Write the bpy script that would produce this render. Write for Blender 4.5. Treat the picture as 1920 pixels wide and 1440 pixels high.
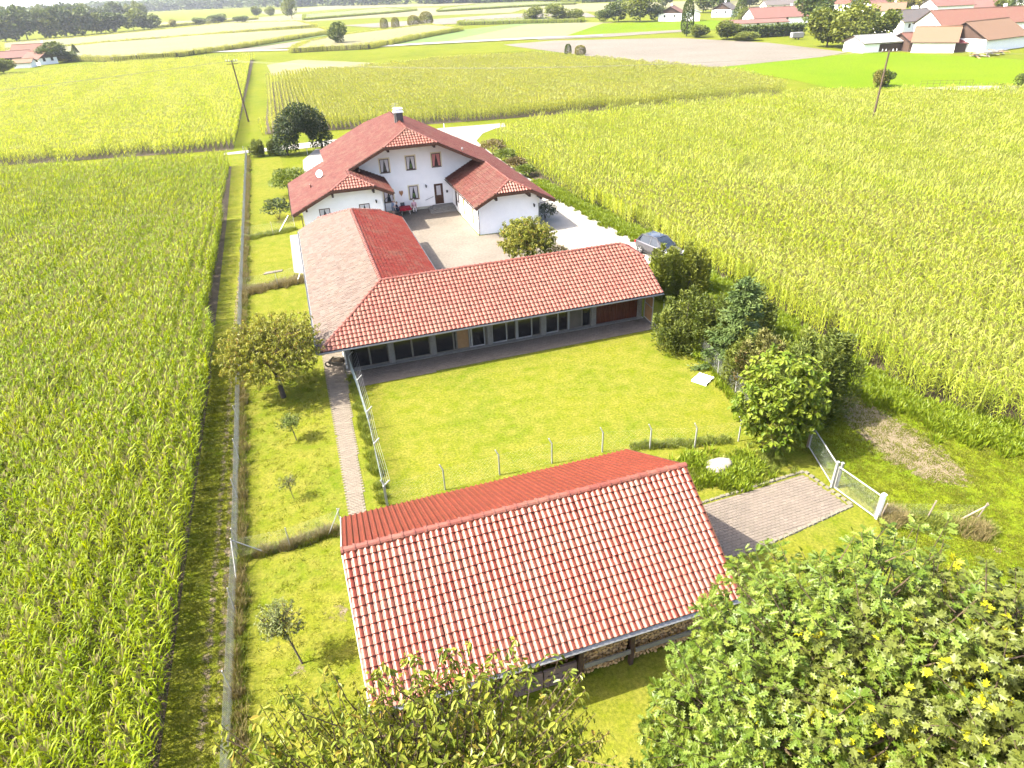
import bpy, bmesh, math, random
import numpy as np
from mathutils import Vector, Matrix, Euler
for o in list(bpy.data.objects): bpy.data.objects.remove(o)
SC = bpy.context.scene
C = SC.collection
RNG = np.random.default_rng(7); random.seed(7)
# ------------------------------------------------------------------ camera
FPX, PITCH, YAW, ROLL, CAMH = 1237.65, math.radians(31.174), math.radians(16.789), math.radians(-2.487), 20.0
_fwd = np.array([math.sin(YAW)*math.cos(PITCH), math.cos(YAW)*math.cos(PITCH), -math.sin(PITCH)])
_rt = np.array([math.cos(YAW), -math.sin(YAW), 0.0]); _up = np.cross(_rt, _fwd)
CR = math.cos(ROLL)*_rt + math.sin(ROLL)*_up; CU = -math.sin(ROLL)*_rt + math.cos(ROLL)*_up
CAM = np.array([0, 0, CAMH])
cam = bpy.data.cameras.new('camera'); cam.sensor_width = 36; cam.lens = FPX/1920*36
cam.clip_start = 0.1; cam.clip_end = 12000
co = bpy.data.objects.new('camera', cam); C.objects.link(co)
co.matrix_world = Matrix(((CR[0], CU[0], -_fwd[0], 0), (CR[1], CU[1], -_fwd[1], 0), (CR[2], CU[2], -_fwd[2], CAMH), (0, 0, 0, 1)))
SC.camera = co
def ray(x, y): return CR*(x-960)/FPX - CU*(y-720)/FPX + _fwd
def gp(x, y, z=0.0):                       # place on the level z that the photograph's pixel shows
    d = ray(x, y); return CAM + d*((z-CAMH)/d[2])
def gxy(pts, z=0.0): return [tuple(gp(x, y, z)[:2]) for x, y in pts]
def atY(x, y, Y): d = ray(x, y); return CAM + d*(Y/d[1])
def atX(x, y, X): d = ray(x, y); return CAM + d*(X/d[0])
def proj(P):
    p = np.asarray(P, float)-CAM; d = p@_fwd
    return 960+FPX*(p@CR)/d, 720-FPX*(p@CU)/d, d
# ------------------------------------------------------------------ sky, sun, exposure
SUN_DIR = Vector((-0.79, 0.10, 1.0)).normalized()       # towards the sun: shadows fall to +X and a little to -Y
w = bpy.data.worlds.new('World'); SC.world = w; w.use_nodes = True
nt = w.node_tree; bg = nt.nodes['Background']
sky = nt.nodes.new('ShaderNodeTexSky'); sky.sky_type = 'NISHITA'; sky.sun_disc = False
sky.sun_elevation = math.asin(SUN_DIR.z); sky.sun_rotation = math.atan2(SUN_DIR.x, SUN_DIR.y)
sky.air_density = 0.8; sky.dust_density = 5.0; sky.ozone_density = 1.0
nt.links.new(sky.outputs[0], bg.inputs[0]); bg.inputs[1].default_value = 0.15
sl = bpy.data.lights.new('sun', 'SUN'); sl.energy = 4.0; sl.angle = math.radians(0.6); sl.color = (1.0, 0.94, 0.80)
so = bpy.data.objects.new('sun', sl); C.objects.link(so); so.rotation_euler = SUN_DIR.to_track_quat('Z', 'Y').to_euler(); so.location = (-60, 20, 80)
vs = SC.view_settings; vs.view_transform = 'Standard'; vs.look = 'None'; vs.exposure = 2.42; vs.gamma = 1.0; vs.use_curve_mapping = False
SC.cycles.max_bounces = 6; SC.cycles.diffuse_bounces = 3; SC.cycles.glossy_bounces = 2; SC.cycles.transmission_bounces = 4
SC.cycles.transparent_max_bounces = 6; SC.cycles.caustics_reflective = False; SC.cycles.caustics_refractive = False
SC.cycles.use_denoising = True; SC.cycles.use_adaptive_sampling = True; SC.cycles.adaptive_threshold = 0.02
# ------------------------------------------------------------------ materials
MATS = {}
def nodes(name):
    m = bpy.data.materials.new(name); m.use_nodes = True; MATS[name] = m
    n = m.node_tree; return m, n, n.nodes['Principled BSDF'], n.nodes['Material Output']
def mixc(n, fac, a, b, mode='MIX'):
    x = n.nodes.new('ShaderNodeMix'); x.data_type = 'RGBA'; x.blend_type = mode
    for s, v in ((0, fac), (6, a), (7, b)):
        if hasattr(v, 'type') and not isinstance(v, (int, float, tuple)): n.links.new(v, x.inputs[s])
        elif s == 0: x.inputs[0].default_value = v
        else: x.inputs[s].default_value = (*v, 1) if len(v) == 3 else v
    return x.outputs[2]
def noise(n, scale, detail=3, rough=0.55, co=None, dist=0):
    t = n.nodes.new('ShaderNodeTexNoise'); t.inputs['Scale'].default_value = scale; t.inputs['Detail'].default_value = detail
    t.inputs['Roughness'].default_value = rough; t.inputs['Distortion'].default_value = dist
    if co is not None: n.links.new(co, t.inputs['Vector'])
    return t.outputs[0]
def ramp(n, fac, lo, hi):
    r = n.nodes.new('ShaderNodeMapRange'); r.inputs[1].default_value = lo; r.inputs[2].default_value = hi
    n.links.new(fac, r.inputs[0]); return r.outputs[0]
def wpos(n, scale=None):
    g = n.nodes.new('ShaderNodeNewGeometry').outputs['Position']
    if scale is None: return g
    m = n.nodes.new('ShaderNodeMapping'); m.inputs['Scale'].default_value = scale; n.links.new(g, m.inputs[0]); return m.outputs[0]
def tintfac(n):                            # one value per piece: attribute on joined pieces, object random on single ones
    a = n.nodes.new('ShaderNodeAttribute'); a.attribute_name = 'tint'
    oi = n.nodes.new('ShaderNodeObjectInfo')
    s = n.nodes.new('ShaderNodeMath'); s.operation = 'ADD'; n.links.new(a.outputs['Fac'], s.inputs[0]); n.links.new(oi.outputs['Random'], s.inputs[1])
    f = n.nodes.new('ShaderNodeMath'); f.operation = 'FRACT'; n.links.new(s.outputs[0], f.inputs[0]); return f.outputs[0]
def bump(n, p, h, dist, strength=1.0):
    b = n.nodes.new('ShaderNodeBump'); b.inputs['Distance'].default_value = dist; b.inputs['Strength'].default_value = strength
    n.links.new(h, b.inputs['Height']); n.links.new(b.outputs[0], p.inputs['Normal'])
def mat(name, col, col2=None, rough=0.7, scale=3.0, spec=0.4, metal=0.0, bumpd=0.0, bscale=None, tint=False, fine=None, aniso=None):
    m, n, p, o = nodes(name)
    if col2 is None: col2 = tuple(c*0.72 for c in col)
    pos = wpos(n, aniso)
    f = ramp(n, noise(n, scale, 4, 0.6, pos), 0.3, 0.7)
    c = mixc(n, f, col, col2)
    if tint: c = mixc(n, ramp(n, tintfac(n), 0, 1), c, mixc(n, 0.55, c, (col2[0]*0.9, col2[1]*0.9, col2[2]*0.9)))
    if fine: c = mixc(n, ramp(n, noise(n, fine, 2, 0.6, pos), 0.35, 0.65), c, mixc(n, 1.0, c, (0.72, 0.72, 0.72), 'MULTIPLY'))
    n.links.new(c, p.inputs['Base Color']); p.inputs['Roughness'].default_value = rough; p.inputs['Metallic'].default_value = metal
    p.inputs['Specular IOR Level'].default_value = spec
    if bumpd: bump(n, p, noise(n, bscale or scale*4, 4, 0.6, pos), bumpd)
    return m
def leafmat(name, a, b, c=None, cpos=0.8, rough=0.45, transl=0.35, spec=0.2, tcol=None, wscale=None):
    m, n, p, o = nodes(name)
    t = tintfac(n)
    if wscale:
        t2 = noise(n, wscale, 3, 0.6, wpos(n)); s = n.nodes.new('ShaderNodeMath'); s.operation = 'MULTIPLY_ADD'; s.inputs[1].default_value = 0.45
        n.links.new(t, s.inputs[0]); n.links.new(ramp(n, t2, 0.15, 1.05), s.inputs[2]); t = s.outputs[0]
    r = n.nodes.new('ShaderNodeValToRGB'); e = r.color_ramp.elements
    e[0].position = 0.0; e[0].color = (*a, 1); e[1].position = 0.7 if c else 1.0; e[1].color = (*b, 1)
    if c: x = e.new(cpos); x.color = (*b, 1); x = e.new(min(cpos+0.06, 1)); x.color = (*c, 1)
    n.links.new(t, r.inputs[0])
    n.links.new(r.outputs[0], p.inputs['Base Color']); p.inputs['Roughness'].default_value = rough; p.inputs['Specular IOR Level'].default_value = spec
    tr = n.nodes.new('ShaderNodeBsdfTranslucent'); n.links.new(mixc(n, 1.0, r.outputs[0], tcol or (1.5, 1.45, 0.5), 'MULTIPLY'), tr.inputs[0])
    mx = n.nodes.new('ShaderNodeMixShader'); mx.inputs[0].default_value = transl
    n.links.new(p.outputs[0], mx.inputs[1]); n.links.new(tr.outputs[0], mx.inputs[2]); n.links.new(mx.outputs[0], o.inputs[0])
    return m
def grassmat(name, a, b, c, big=0.12, mid=0.9, fine=14.0, dry=0.5, bd=0.03, streak=None):
    m, n, p, o = nodes(name)
    pos = wpos(n)
    f1 = ramp(n, noise(n, big, 4, 0.6, pos, 0.5), 0.35, 0.65); f2 = ramp(n, noise(n, mid, 4, 0.65, pos), 0.3, 0.72)
    base = mixc(n, f1, a, b)
    s = n.nodes.new('ShaderNodeMath'); s.operation = 'MULTIPLY'; n.links.new(f2, s.inputs[0]); s.inputs[1].default_value = dry
    base = mixc(n, s.outputs[0], base, c)
    f3 = ramp(n, noise(n, fine, 3, 0.7, wpos(n, streak) if streak else pos), 0.32, 0.68)
    base = mixc(n, f3, mixc(n, 1.0, base, (0.62, 0.66, 0.6), 'MULTIPLY'), mixc(n, 1.0, base, (1.22, 1.18, 1.15), 'MULTIPLY'))
    n.links.new(base, p.inputs['Base Color']); p.inputs['Roughness'].default_value = 0.9; p.inputs['Specular IOR Level'].default_value = 0.03
    bump(n, p, noise(n, fine*1.3, 3, 0.7, pos), bd)
    return m
def glassmat(name, col=(0.02, 0.025, 0.03), rough=0.06):
    m, n, p, o = nodes(name); p.inputs['Base Color'].default_value = (*col, 1); p.inputs['Roughness'].default_value = rough
    p.inputs['Specular IOR Level'].default_value = 0.6; return m
# ------------------------------------------------------------------ mesh helpers
OFF = {}
class MB:
    def __init__(s): s.v = []; s.f = []; s.m = []
    def add(s, v, f, mi=0):
        k = len(s.v); s.v += [tuple(map(float, p)) for p in v]; s.f += [tuple(i+k for i in q) for q in f]; s.m += [mi]*len(f); return s
    def box(s, x0, x1, y0, y1, z0, z1, mi=0):
        return s.add([(x0,y0,z0),(x1,y0,z0),(x1,y1,z0),(x0,y1,z0),(x0,y0,z1),(x1,y0,z1),(x1,y1,z1),(x0,y1,z1)],
                     [(3,2,1,0),(4,5,6,7),(0,1,5,4),(1,2,6,5),(2,3,7,6),(3,0,4,7)], mi)
    def obox(s, c, ax, ay, az, mi=0):          # centre and three half-axis vectors
        c, ax, ay, az = map(Vector, (c, ax, ay, az))
        v = [c+ax*i+ay*j+az*k for k in (-1, 1) for i, j in ((-1,-1),(1,-1),(1,1),(-1,1))]
        return s.add(v, [(3,2,1,0),(4,5,6,7),(0,1,5,4),(1,2,6,5),(2,3,7,6),(3,0,4,7)], mi)
    def beam(s, a, b, w, h, mi=0):             # rectangular bar from a to b
        a, b = Vector(a), Vector(b); d = b-a; L = d.length; d.normalize()
        up = Vector((0,0,1)) if abs(d.z) < 0.95 else Vector((0,1,0))
        r = d.cross(up).normalized(); u = r.cross(d)
        return s.obox((a+b)/2, d*L/2, r*w/2, u*h/2, mi)
    def tube(s, pts, r, n=6, mi=0, cap=True):
        pts = [Vector(p) for p in pts]; rs = r if isinstance(r, (list, tuple)) else [r]*len(pts)
        v = []; f = []
        for i, p in enumerate(pts):
            d = (pts[min(i+1, len(pts)-1)]-pts[max(i-1, 0)]).normalized()
            up = Vector((0,0,1)) if abs(d.z) < 0.9 else Vector((1,0,0))
            a = d.cross(up).normalized(); b = d.cross(a)
            v += [p+(a*math.cos(2*math.pi*k/n)+b*math.sin(2*math.pi*k/n))*rs[i] for k in range(n)]
            if i: f += [((i-1)*n+k, (i-1)*n+(k+1)%n, i*n+(k+1)%n, i*n+k) for k in range(n)]
        if cap: f += [tuple(range(n))[::-1], tuple(range((len(pts)-1)*n, len(pts)*n))]
        return s.add(v, f, mi)
    def prism(s, poly, z0, z1, mi=0, top=None):   # xy polygon extruded
        n = len(poly); A = sum(poly[i][0]*poly[(i+1)%n][1]-poly[(i+1)%n][0]*poly[i][1] for i in range(n))
        if A < 0: poly = poly[::-1]
        s.add([(x,y,z0) for x,y in poly]+[(x,y,z1) for x,y in poly], [tuple(range(n))[::-1]]+[(i,(i+1)%n,n+(i+1)%n,n+i) for i in range(n)], mi)
        k = len(s.v)-n; s.f.append(tuple(range(k, k+n))); s.m.append(mi if top is None else top); return s
    def slab(s, poly3, off, mi=0, mtop=None):      # planar polygon with thickness along off
        n = len(poly3); P = [Vector(p) for p in poly3]; o = Vector(off)
        s.add(P+[p+o for p in P], [tuple(range(n, 2*n))[::-1]]+[((i+1)%n, i, n+i, n+(i+1)%n) for i in range(n)], mi)
        k = len(s.v)-2*n; s.f.append(tuple(range(k, k+n))); s.m.append(mi if mtop is None else mtop); return s
    def sphere(s, c, r, seg=10, ring=6, mi=0, z0=-1.0):
        r = r if isinstance(r, (tuple, list)) else (r, r, r); v = []; f = []
        for j in range(ring+1):
            t = math.asin(max(-1, min(1, z0)))+(math.pi/2-math.asin(max(-1, min(1, z0))))*j/ring
            v += [(c[0]+r[0]*math.cos(t)*math.cos(2*math.pi*k/seg), c[1]+r[1]*math.cos(t)*math.sin(2*math.pi*k/seg), c[2]+r[2]*math.sin(t)) for k in range(seg)]
            if j: f += [((j-1)*seg+k, (j-1)*seg+(k+1)%seg, j*seg+(k+1)%seg, j*seg+k) for k in range(seg)]
        return s.add(v, f, mi)
    def mesh(s, name, mats, off=(0,0,0), smooth=False):
        me = bpy.data.meshes.new(name)
        me.from_pydata([(x-off[0], y-off[1], z-off[2]) for x, y, z in s.v], [], s.f)
        for m in (mats if isinstance(mats, (list, tuple)) else [mats]): me.materials.append(MATS[m] if isinstance(m, str) else m)
        if any(s.m): me.polygons.foreach_set('material_index', s.m)
        if smooth: me.polygons.foreach_set('use_smooth', [True]*len(me.polygons))
        me.update(); return me
    def build(s, name, mats, parent=None, local=False, smooth=False):
        off = (0,0,0) if (local or parent is None) else OFF.get(parent.name, (0,0,0))
        return link(name, s.mesh(name, mats, off, smooth), parent)
def link(name, me, parent=None, loc=None):
    o = bpy.data.objects.new(name, me); C.objects.link(o)
    if parent is not None: o.parent = parent; OFF[o.name] = OFF.get(parent.name, (0,0,0))
    if loc is not None: o.location = loc
    return o
def tag(o, label=None, cat=None, group=None, kind=None):
    if label: o['label'] = label
    if cat: o['category'] = cat
    if group: o['group'] = group
    if kind: o['kind'] = kind
    return o
def thing(name, label, cat, loc=(0,0,0), rz=0, group=None):
    o = bpy.data.objects.new(name, None); C.objects.link(o); o.location = loc; o.rotation_euler = (0,0,rz); o.empty_display_size = 0.2
    OFF[o.name] = tuple(loc); return tag(o, label, cat, group)
def copy_tree(o, parent=None):
    c = o.copy(); C.objects.link(c); c.parent = parent
    for ch in list(o.children): copy_tree(ch, c)
    return c
def mesh_np(name, V, F, mats, tint=None, mi=None, smooth=False):
    me = bpy.data.meshes.new(name); me.from_pydata(V.tolist() if hasattr(V, 'tolist') else V, [], F.tolist() if hasattr(F, 'tolist') else F)
    for m in (mats if isinstance(mats, (list, tuple)) else [mats]): me.materials.append(MATS[m])
    if tint is not None:
        a = me.attributes.new('tint', 'FLOAT', 'POINT'); a.data.foreach_set('value', np.asarray(tint, np.float32))
    if mi is not None: me.polygons.foreach_set('material_index', np.asarray(mi, np.int32))
    if smooth: me.polygons.foreach_set('use_smooth', np.ones(len(me.polygons), bool))
    me.update(); return me
def stamp(tv, tf, mats4, tints=None):            # template copied by many 4x4 matrices into one vertex/face list
    tv = np.asarray(tv, float); n = len(tv); M = np.asarray(mats4)
    V = (np.einsum('kij,nj->kni', M[:, :3, :3], tv)+M[:, None, :3, 3]).reshape(-1, 3)
    if all(len(f) == len(tf[0]) for f in tf):
        F = (np.asarray(tf)[None]+np.arange(len(M))[:, None, None]*n).reshape(-1, len(tf[0]))
    else: F = [tuple(i+k*n for i in f) for k in range(len(M)) for f in tf]
    return V, F, (np.repeat(tints, n) if tints is not None else None)
def inpoly(px, py, poly):
    px = np.asarray(px); py = np.asarray(py); r = np.zeros(px.shape, bool); n = len(poly)
    for i in range(n):
        x0, y0 = poly[i]; x1, y1 = poly[(i+1)%n]
        if y0 == y1: continue
        r ^= ((y0 > py) != (y1 > py)) & (px < (x1-x0)*(py-y0)/(y1-y0)+x0)
    return r
def inview(P, margin=350):
    p = np.asarray(P, float)-CAM; d = p@_fwd; ok = d > 0.5; d = np.where(ok, d, 1)
    x = 960+FPX*(p@CR)/d; y = 720-FPX*(p@CU)/d
    return ok & (x > -margin) & (x < 1920+margin) & (y > -margin) & (y < 1440+margin)
def sheet(name, poly, z, m, kind='structure', grid=None, parent=None):
    me = bpy.data.meshes.new(name); me.from_pydata([(x, y, z) for x, y in poly], [], [tuple(range(len(poly)))]); me.materials.append(MATS[m])
    bm = bmesh.new(); bm.from_mesh(me); bm.normal_update()
    for f in bm.faces:
        if f.normal.z < 0: f.normal_flip()
    bmesh.ops.triangulate(bm, faces=bm.faces[:]); bm.to_mesh(me); bm.free()
    o = link(name, me, parent)
    if parent is None: tag(o, kind=kind)
    return o
PROTO = {}
def scatter(name, pts, rz, sc, vi, protos, label, cat, kind='stuff'):
    me = bpy.data.meshes.new(name); me.from_pydata(np.asarray(pts).tolist(), [], [])
    for an, ty, val in (('rz', 'FLOAT', rz), ('sc', 'FLOAT', sc), ('vi', 'INT', vi)):
        a = me.attributes.new(an, ty, 'POINT'); a.data.foreach_set('value', np.asarray(val, np.float32 if ty == 'FLOAT' else np.int32))
    o = link(name, me); tag(o, label, cat, None, kind)
    key = tuple(p.name for p in protos)
    if key not in PROTO:
        col = bpy.data.collections.new('patterns')
        for p in protos: col.objects.link(p)
        g = bpy.data.node_groups.new('scatter', 'GeometryNodeTree'); N = g.nodes; L = g.links
        g.interface.new_socket('Geometry', in_out='INPUT', socket_type='NodeSocketGeometry'); g.interface.new_socket('Geometry', in_out='OUTPUT', socket_type='NodeSocketGeometry')
        gi = N.new('NodeGroupInput'); go = N.new('NodeGroupOutput'); iop = N.new('GeometryNodeInstanceOnPoints')
        ci = N.new('GeometryNodeCollectionInfo'); ci.inputs[0].default_value = col; ci.inputs['Separate Children'].default_value = True; ci.inputs['Reset Children'].default_value = True
        def at(nm, ty):
            a = N.new('GeometryNodeInputNamedAttribute'); a.data_type = ty; a.inputs[0].default_value = nm; return a.outputs[0]
        cx = N.new('ShaderNodeCombineXYZ'); L.new(at('rz', 'FLOAT'), cx.inputs[2])
        L.new(gi.outputs[0], iop.inputs['Points']); L.new(ci.outputs[0], iop.inputs['Instance']); iop.inputs['Pick Instance'].default_value = True
        L.new(at('vi', 'INT'), iop.inputs['Instance Index']); L.new(cx.outputs[0], iop.inputs['Rotation']); L.new(at('sc', 'FLOAT'), iop.inputs['Scale'])
        L.new(iop.outputs[0], go.inputs[0]); PROTO[key] = g
    md = o.modifiers.new('scatter', 'NODES'); md.node_group = PROTO[key]
    return o
def proto(name, me): return bpy.data.objects.new(name, me)     # never linked to the scene itself
# ------------------------------------------------------------------ ground materials
grassmat('meadow', (0.060, 0.084, 0.003), (0.085, 0.100, 0.004), (0.118, 0.112, 0.022), 0.05, 0.4, 9.0, 0.55)
grassmat('lawn', (0.056, 0.082, 0.003), (0.084, 0.096, 0.006), (0.128, 0.117, 0.024), 0.22, 1.3, 8.0, 0.8)
grassmat('bright_lawn', (0.060, 0.105, 0.0015), (0.078, 0.115, 0.003), (0.100, 0.118, 0.008), 0.02, 0.2, 3.0, 0.3)
grassmat('verge_grass', (0.062, 0.098, 0.003), (0.088, 0.112, 0.004), (0.115, 0.120, 0.014), 0.3, 1.1, 7.0, 0.5, 0.08)
mat('soil', (0.050, 0.034, 0.016), (0.026, 0.018, 0.009), rough=0.95, scale=3.0, bumpd=0.06, fine=18)
mat('ploughed', (0.108, 0.092, 0.072), (0.084, 0.071, 0.053), rough=0.95, scale=0.06, fine=1.2)
mat('stubble', (0.128, 0.115, 0.045), (0.098, 0.095, 0.034), rough=0.95, scale=0.03, fine=0.6)
mat('dry_dirt', (0.1674, 0.124, 0.0744), (0.1054, 0.0992, 0.031), rough=0.95, scale=0.8, fine=14, bumpd=0.02)
mat('far_maize', (0.085, 0.090, 0.022), (0.060, 0.074, 0.015), rough=0.9, scale=0.05, fine=0.7, bumpd=0.3, bscale=0.9)
mat('far_maize_tan', (0.112, 0.100, 0.042), (0.085, 0.084, 0.028), rough=0.9, scale=0.04, fine=0.6, bumpd=0.3, bscale=0.9)
mat('far_green', (0.055, 0.098, 0.008), (0.075, 0.108, 0.014), rough=0.9, scale=0.02, fine=0.3)
mat('concrete_road', (0.24, 0.225, 0.20), (0.18, 0.168, 0.145), rough=0.85, scale=0.5, fine=12)
mat('yard_paving', (0.135, 0.115, 0.093), (0.098, 0.083, 0.066), rough=0.85, scale=0.35, fine=5)
mat('paver_red', (0.165, 0.138, 0.108), (0.125, 0.102, 0.078), rough=0.9, scale=2.0, fine=30, tint=True)
mat('paver_grey', (0.148, 0.120, 0.098), (0.105, 0.086, 0.070), rough=0.9, scale=1.2, fine=30, tint=True)
mat('joint_sand', (0.0992, 0.0837, 0.0558), (0.0558, 0.062, 0.0217), rough=0.95, scale=3.0, fine=20)
mat('kerb_stone', (0.15, 0.135, 0.105), (0.105, 0.095, 0.07), rough=0.9, scale=2.0, fine=20, tint=True)
# ------------------------------------------------------------------ ground sheets
g = sheet('ground', [(-6000, -300), (6000, -300), (6000, 8900), (-6000, 8900)], -0.03, 'meadow')
sheet('lawn', gxy([(462, 300)])+[(-5.55, 43), (-5.25, 10), (-5.3, 0), (20, 0), (20.8, 14.8), (21.1, 24), (21.6, 36), (26.0, 45), (8, 60), (-1, 84), (-2, 104)], 0.0, 'lawn')
sheet('track', [(-7.9, 0), (-5.3, 0), (-5.3, 10), (-5.6, 43), (-6.6, 108), (-8.6, 108), (-8.0, 40)], -0.012, 'lawn')
sheet('verge', [(20, 0), (40, 0), (34, 10), (29.6, 22), (29.3, 50), (26, 75), (25.5, 75), (26.4, 45), (21.8, 36), (21.3, 24)], -0.008, 'verge_grass')
def worn(pts, wid, m, z, dens=.5):
    # bare earth showing through the grass: a real thin layer with ragged holes, thinning out to its edge
    name = m+'_worn'
    if name not in MATS:
        mm, n, p, o = nodes(name); pos = wpos(n); n.links.new(mixc(n, noise(n, 2.2, 4, .6, pos), (.115, .085, .055), (.085, .068, .034)), p.inputs['Base Color']); p.inputs['Roughness'].default_value = .95
        a = n.nodes.new('ShaderNodeAttribute'); a.attribute_name = 'tint'; s = n.nodes.new('ShaderNodeMath'); s.operation = 'ADD'; n.links.new(a.outputs['Fac'], s.inputs[0]); n.links.new(ramp(n, noise(n, 3.0, 6, .75, pos), .3, .7), s.inputs[1])
        tr = n.nodes.new('ShaderNodeBsdfTransparent'); mx = n.nodes.new('ShaderNodeMixShader'); n.links.new(ramp(n, s.outputs[0], .85, 1.15), mx.inputs[0]); n.links.new(tr.outputs[0], mx.inputs[1]); n.links.new(p.outputs[0], mx.inputs[2]); n.links.new(mx.outputs[0], o.inputs[0])
    V = []; F = []; T = []; k = 8; P = [np.array(q[:2]) for q in pts]; n_ = len(P)
    for i, q in enumerate(P):
        d = P[min(i+1, n_-1)]-P[max(i-1, 0)]; d = d/np.linalg.norm(d); s = np.array([-d[1], d[0]]); w_ = wid[i] if isinstance(wid, (list, tuple)) else wid
        for j in range(k+1): u = 2*j/k-1; V.append((*(q+s*u*w_), z)); T.append((1-u*u)*(.0 if i in (0, n_-1) else 1)*(dens+.25))
        if i: F += [((i-1)*(k+1)+j, i*(k+1)+j, i*(k+1)+j+1, (i-1)*(k+1)+j+1) for j in range(k)]
    o = link('bare_earth', mesh_np('bare_earth', V, F, name, T)); tag(o, kind='structure')
worn([gp(*q) for q in ((1565, 720), (1610, 770), (1660, 810), (1710, 850), (1770, 885), (1850, 920))], [.8, 1.5, 1.9, 2.1, 1.5, .9], 'earth', .004, .62)
worn([gp(*q) for q in ((1560, 640), (1600, 720), (1640, 760))], .5, 'earth', .005, .3)
worn([(-6.3, y) for y in (11, 15, 20, 26, 33, 42, 55, 70)], .22, 'earth', .0, .28); worn([(-5.75-.004*y, y) for y in (11, 18, 30, 45, 70, 100)], .25, 'earth', .0, .30)
worn([gp(545, 1250), gp(560, 1252), gp(585, 1240)], .5, 'earth', .004, .3); worn([gp(600, 1130), gp(640, 1150), gp(665, 1165)], .5, 'earth', .004, .25); worn([gp(1775, 985), gp(1800, 992), gp(1830, 1003), gp(1850, 1010)], .35, 'earth', .004, .45); worn([gp(1850, 1010), gp(1870, 1030), gp(1890, 1045)], .3, 'earth', .005, .4)
# worn earth on the field track, right of the gate
# drive, yard and road
sheet('yard', [(7.3, 43.0), (21.0, 43.0), (21.0, 50.0), (21.0, 58.2), (15.0, 58.2), (15.0, 69.5), (7.0, 69.5), (7.0, 44)], 0.006, 'yard_paving')
sheet('driveway', gxy([(948, 233), (905, 250), (893, 264), (925, 290), (985, 330), (1060, 375), (1120, 405), (1195, 438), (1240, 472)])+[(24.2, 44.0), (20.5, 44.0), (20.5, 82), (20.5, 100), (21, 112), (26, 112)], 0.002, 'concrete_road')
sheet('forecourt', [(0.3, 81), (20.6, 79), (20.6, 103), (10, 106), (3.2, 107), (1.0, 100)], 0.004, 'concrete_road')
sheet('lane', gxy([(420, 291), (470, 286), (560, 279), (640, 271), (760, 255), (830, 249), (950, 238), (945, 231), (830, 240), (640, 260), (560, 269), (470, 281), (420, 287)]), 0.010, 'concrete_road')
sheet('terrace', [(-1.9, 55.6), (-0.6, 54.5), (1.0, 54.5), (1.0, 66), (-1.9, 66)], 0.006, 'concrete_road')
sheet('courtyard_lawn', [(11.6, 43.2), (19.5, 43.2), (19.2, 46.4), (15.2, 47.3), (12.0, 45.2)], 0.012, 'lawn')
# far fields, as the photograph shows them
far = [('grass_field', [(1340, 125), (1560, 105), (1640, 96), (1920, 112), (1920, 166), (1560, 166), (1490, 150)], 'bright_lawn'),
 ('ploughed_field', [(940, 84), (1040, 76), (1270, 71), (1440, 80), (1590, 98), (1540, 107), (1340, 127), (1200, 118)], 'ploughed'),
 ('meadow_field', [(470, 95), (560, 90), (940, 83), (1010, 96), (760, 105), (540, 128), (500, 140)], 'meadow'),
 ('stubble_field', [(500, 122), (560, 112), (700, 118), (660, 130), (510, 142)], 'stubble'),
 ('green_field', [(640, 88), (830, 60), (990, 42), (1090, 42), (960, 70), (800, 82), (660, 90)], 'far_green'),
 ('pale_field', [(840, 77), (990, 46), (1110, 42), (1150, 42), (1060, 68), (960, 75)], 'stubble'),
 ('green_meadow', [(1060, 68), (1130, 44), (1340, 38), (1430, 52), (1280, 58), (1130, 64)], 'bright_lawn'),
 ('ploughed_strip', [(1000, 72), (1130, 64), (1280, 56), (1280, 60), (1130, 70), (1010, 75)], 'ploughed'),
 ('green_strip', [(210, 106), (330, 97), (480, 78), (620, 58), (620, 66), (480, 88), (330, 101), (250, 106)], 'far_green'),
 ('ploughed_field', [(350, 101), (480, 89), (640, 66), (640, 72), (545, 90), (450, 97)], 'ploughed'),
 ('stubble_field', [(280, 42), (480, 33), (700, 16), (1000, 12), (960, 24), (700, 34), (500, 45), (300, 48)], 'stubble'),
 ('pale_field', [(480, 22), (640, 9), (900, 5), (960, 3), (960, 7), (640, 17), (500, 28)], 'stubble'),
 ('pale_field', [(640, 48), (960, 26), (1100, 24), (1120, 32), (960, 40), (700, 52)], 'ploughed'),
 ('meadow_field', [(960, 10), (1250, 3), (1500, 0), (1500, 14), (1250, 20), (1000, 24)], 'stubble')]
for i, (nm, P, m) in enumerate(far): sheet(nm, gxy(P), 0.01+0.012*i, m)
sheet('far_road', gxy([(160, 107), (400, 97), (640, 91), (800, 81), (1000, 71), (1130, 66), (1130, 68), (1000, 74), (800, 84), (640, 93), (400, 99), (160, 109)]), 0.25, 'concrete_road')
sheet('village_road', gxy([(1720, 168), (1800, 164), (1920, 163), (1920, 180), (1800, 172)]), 0.26, 'concrete_road')
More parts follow.
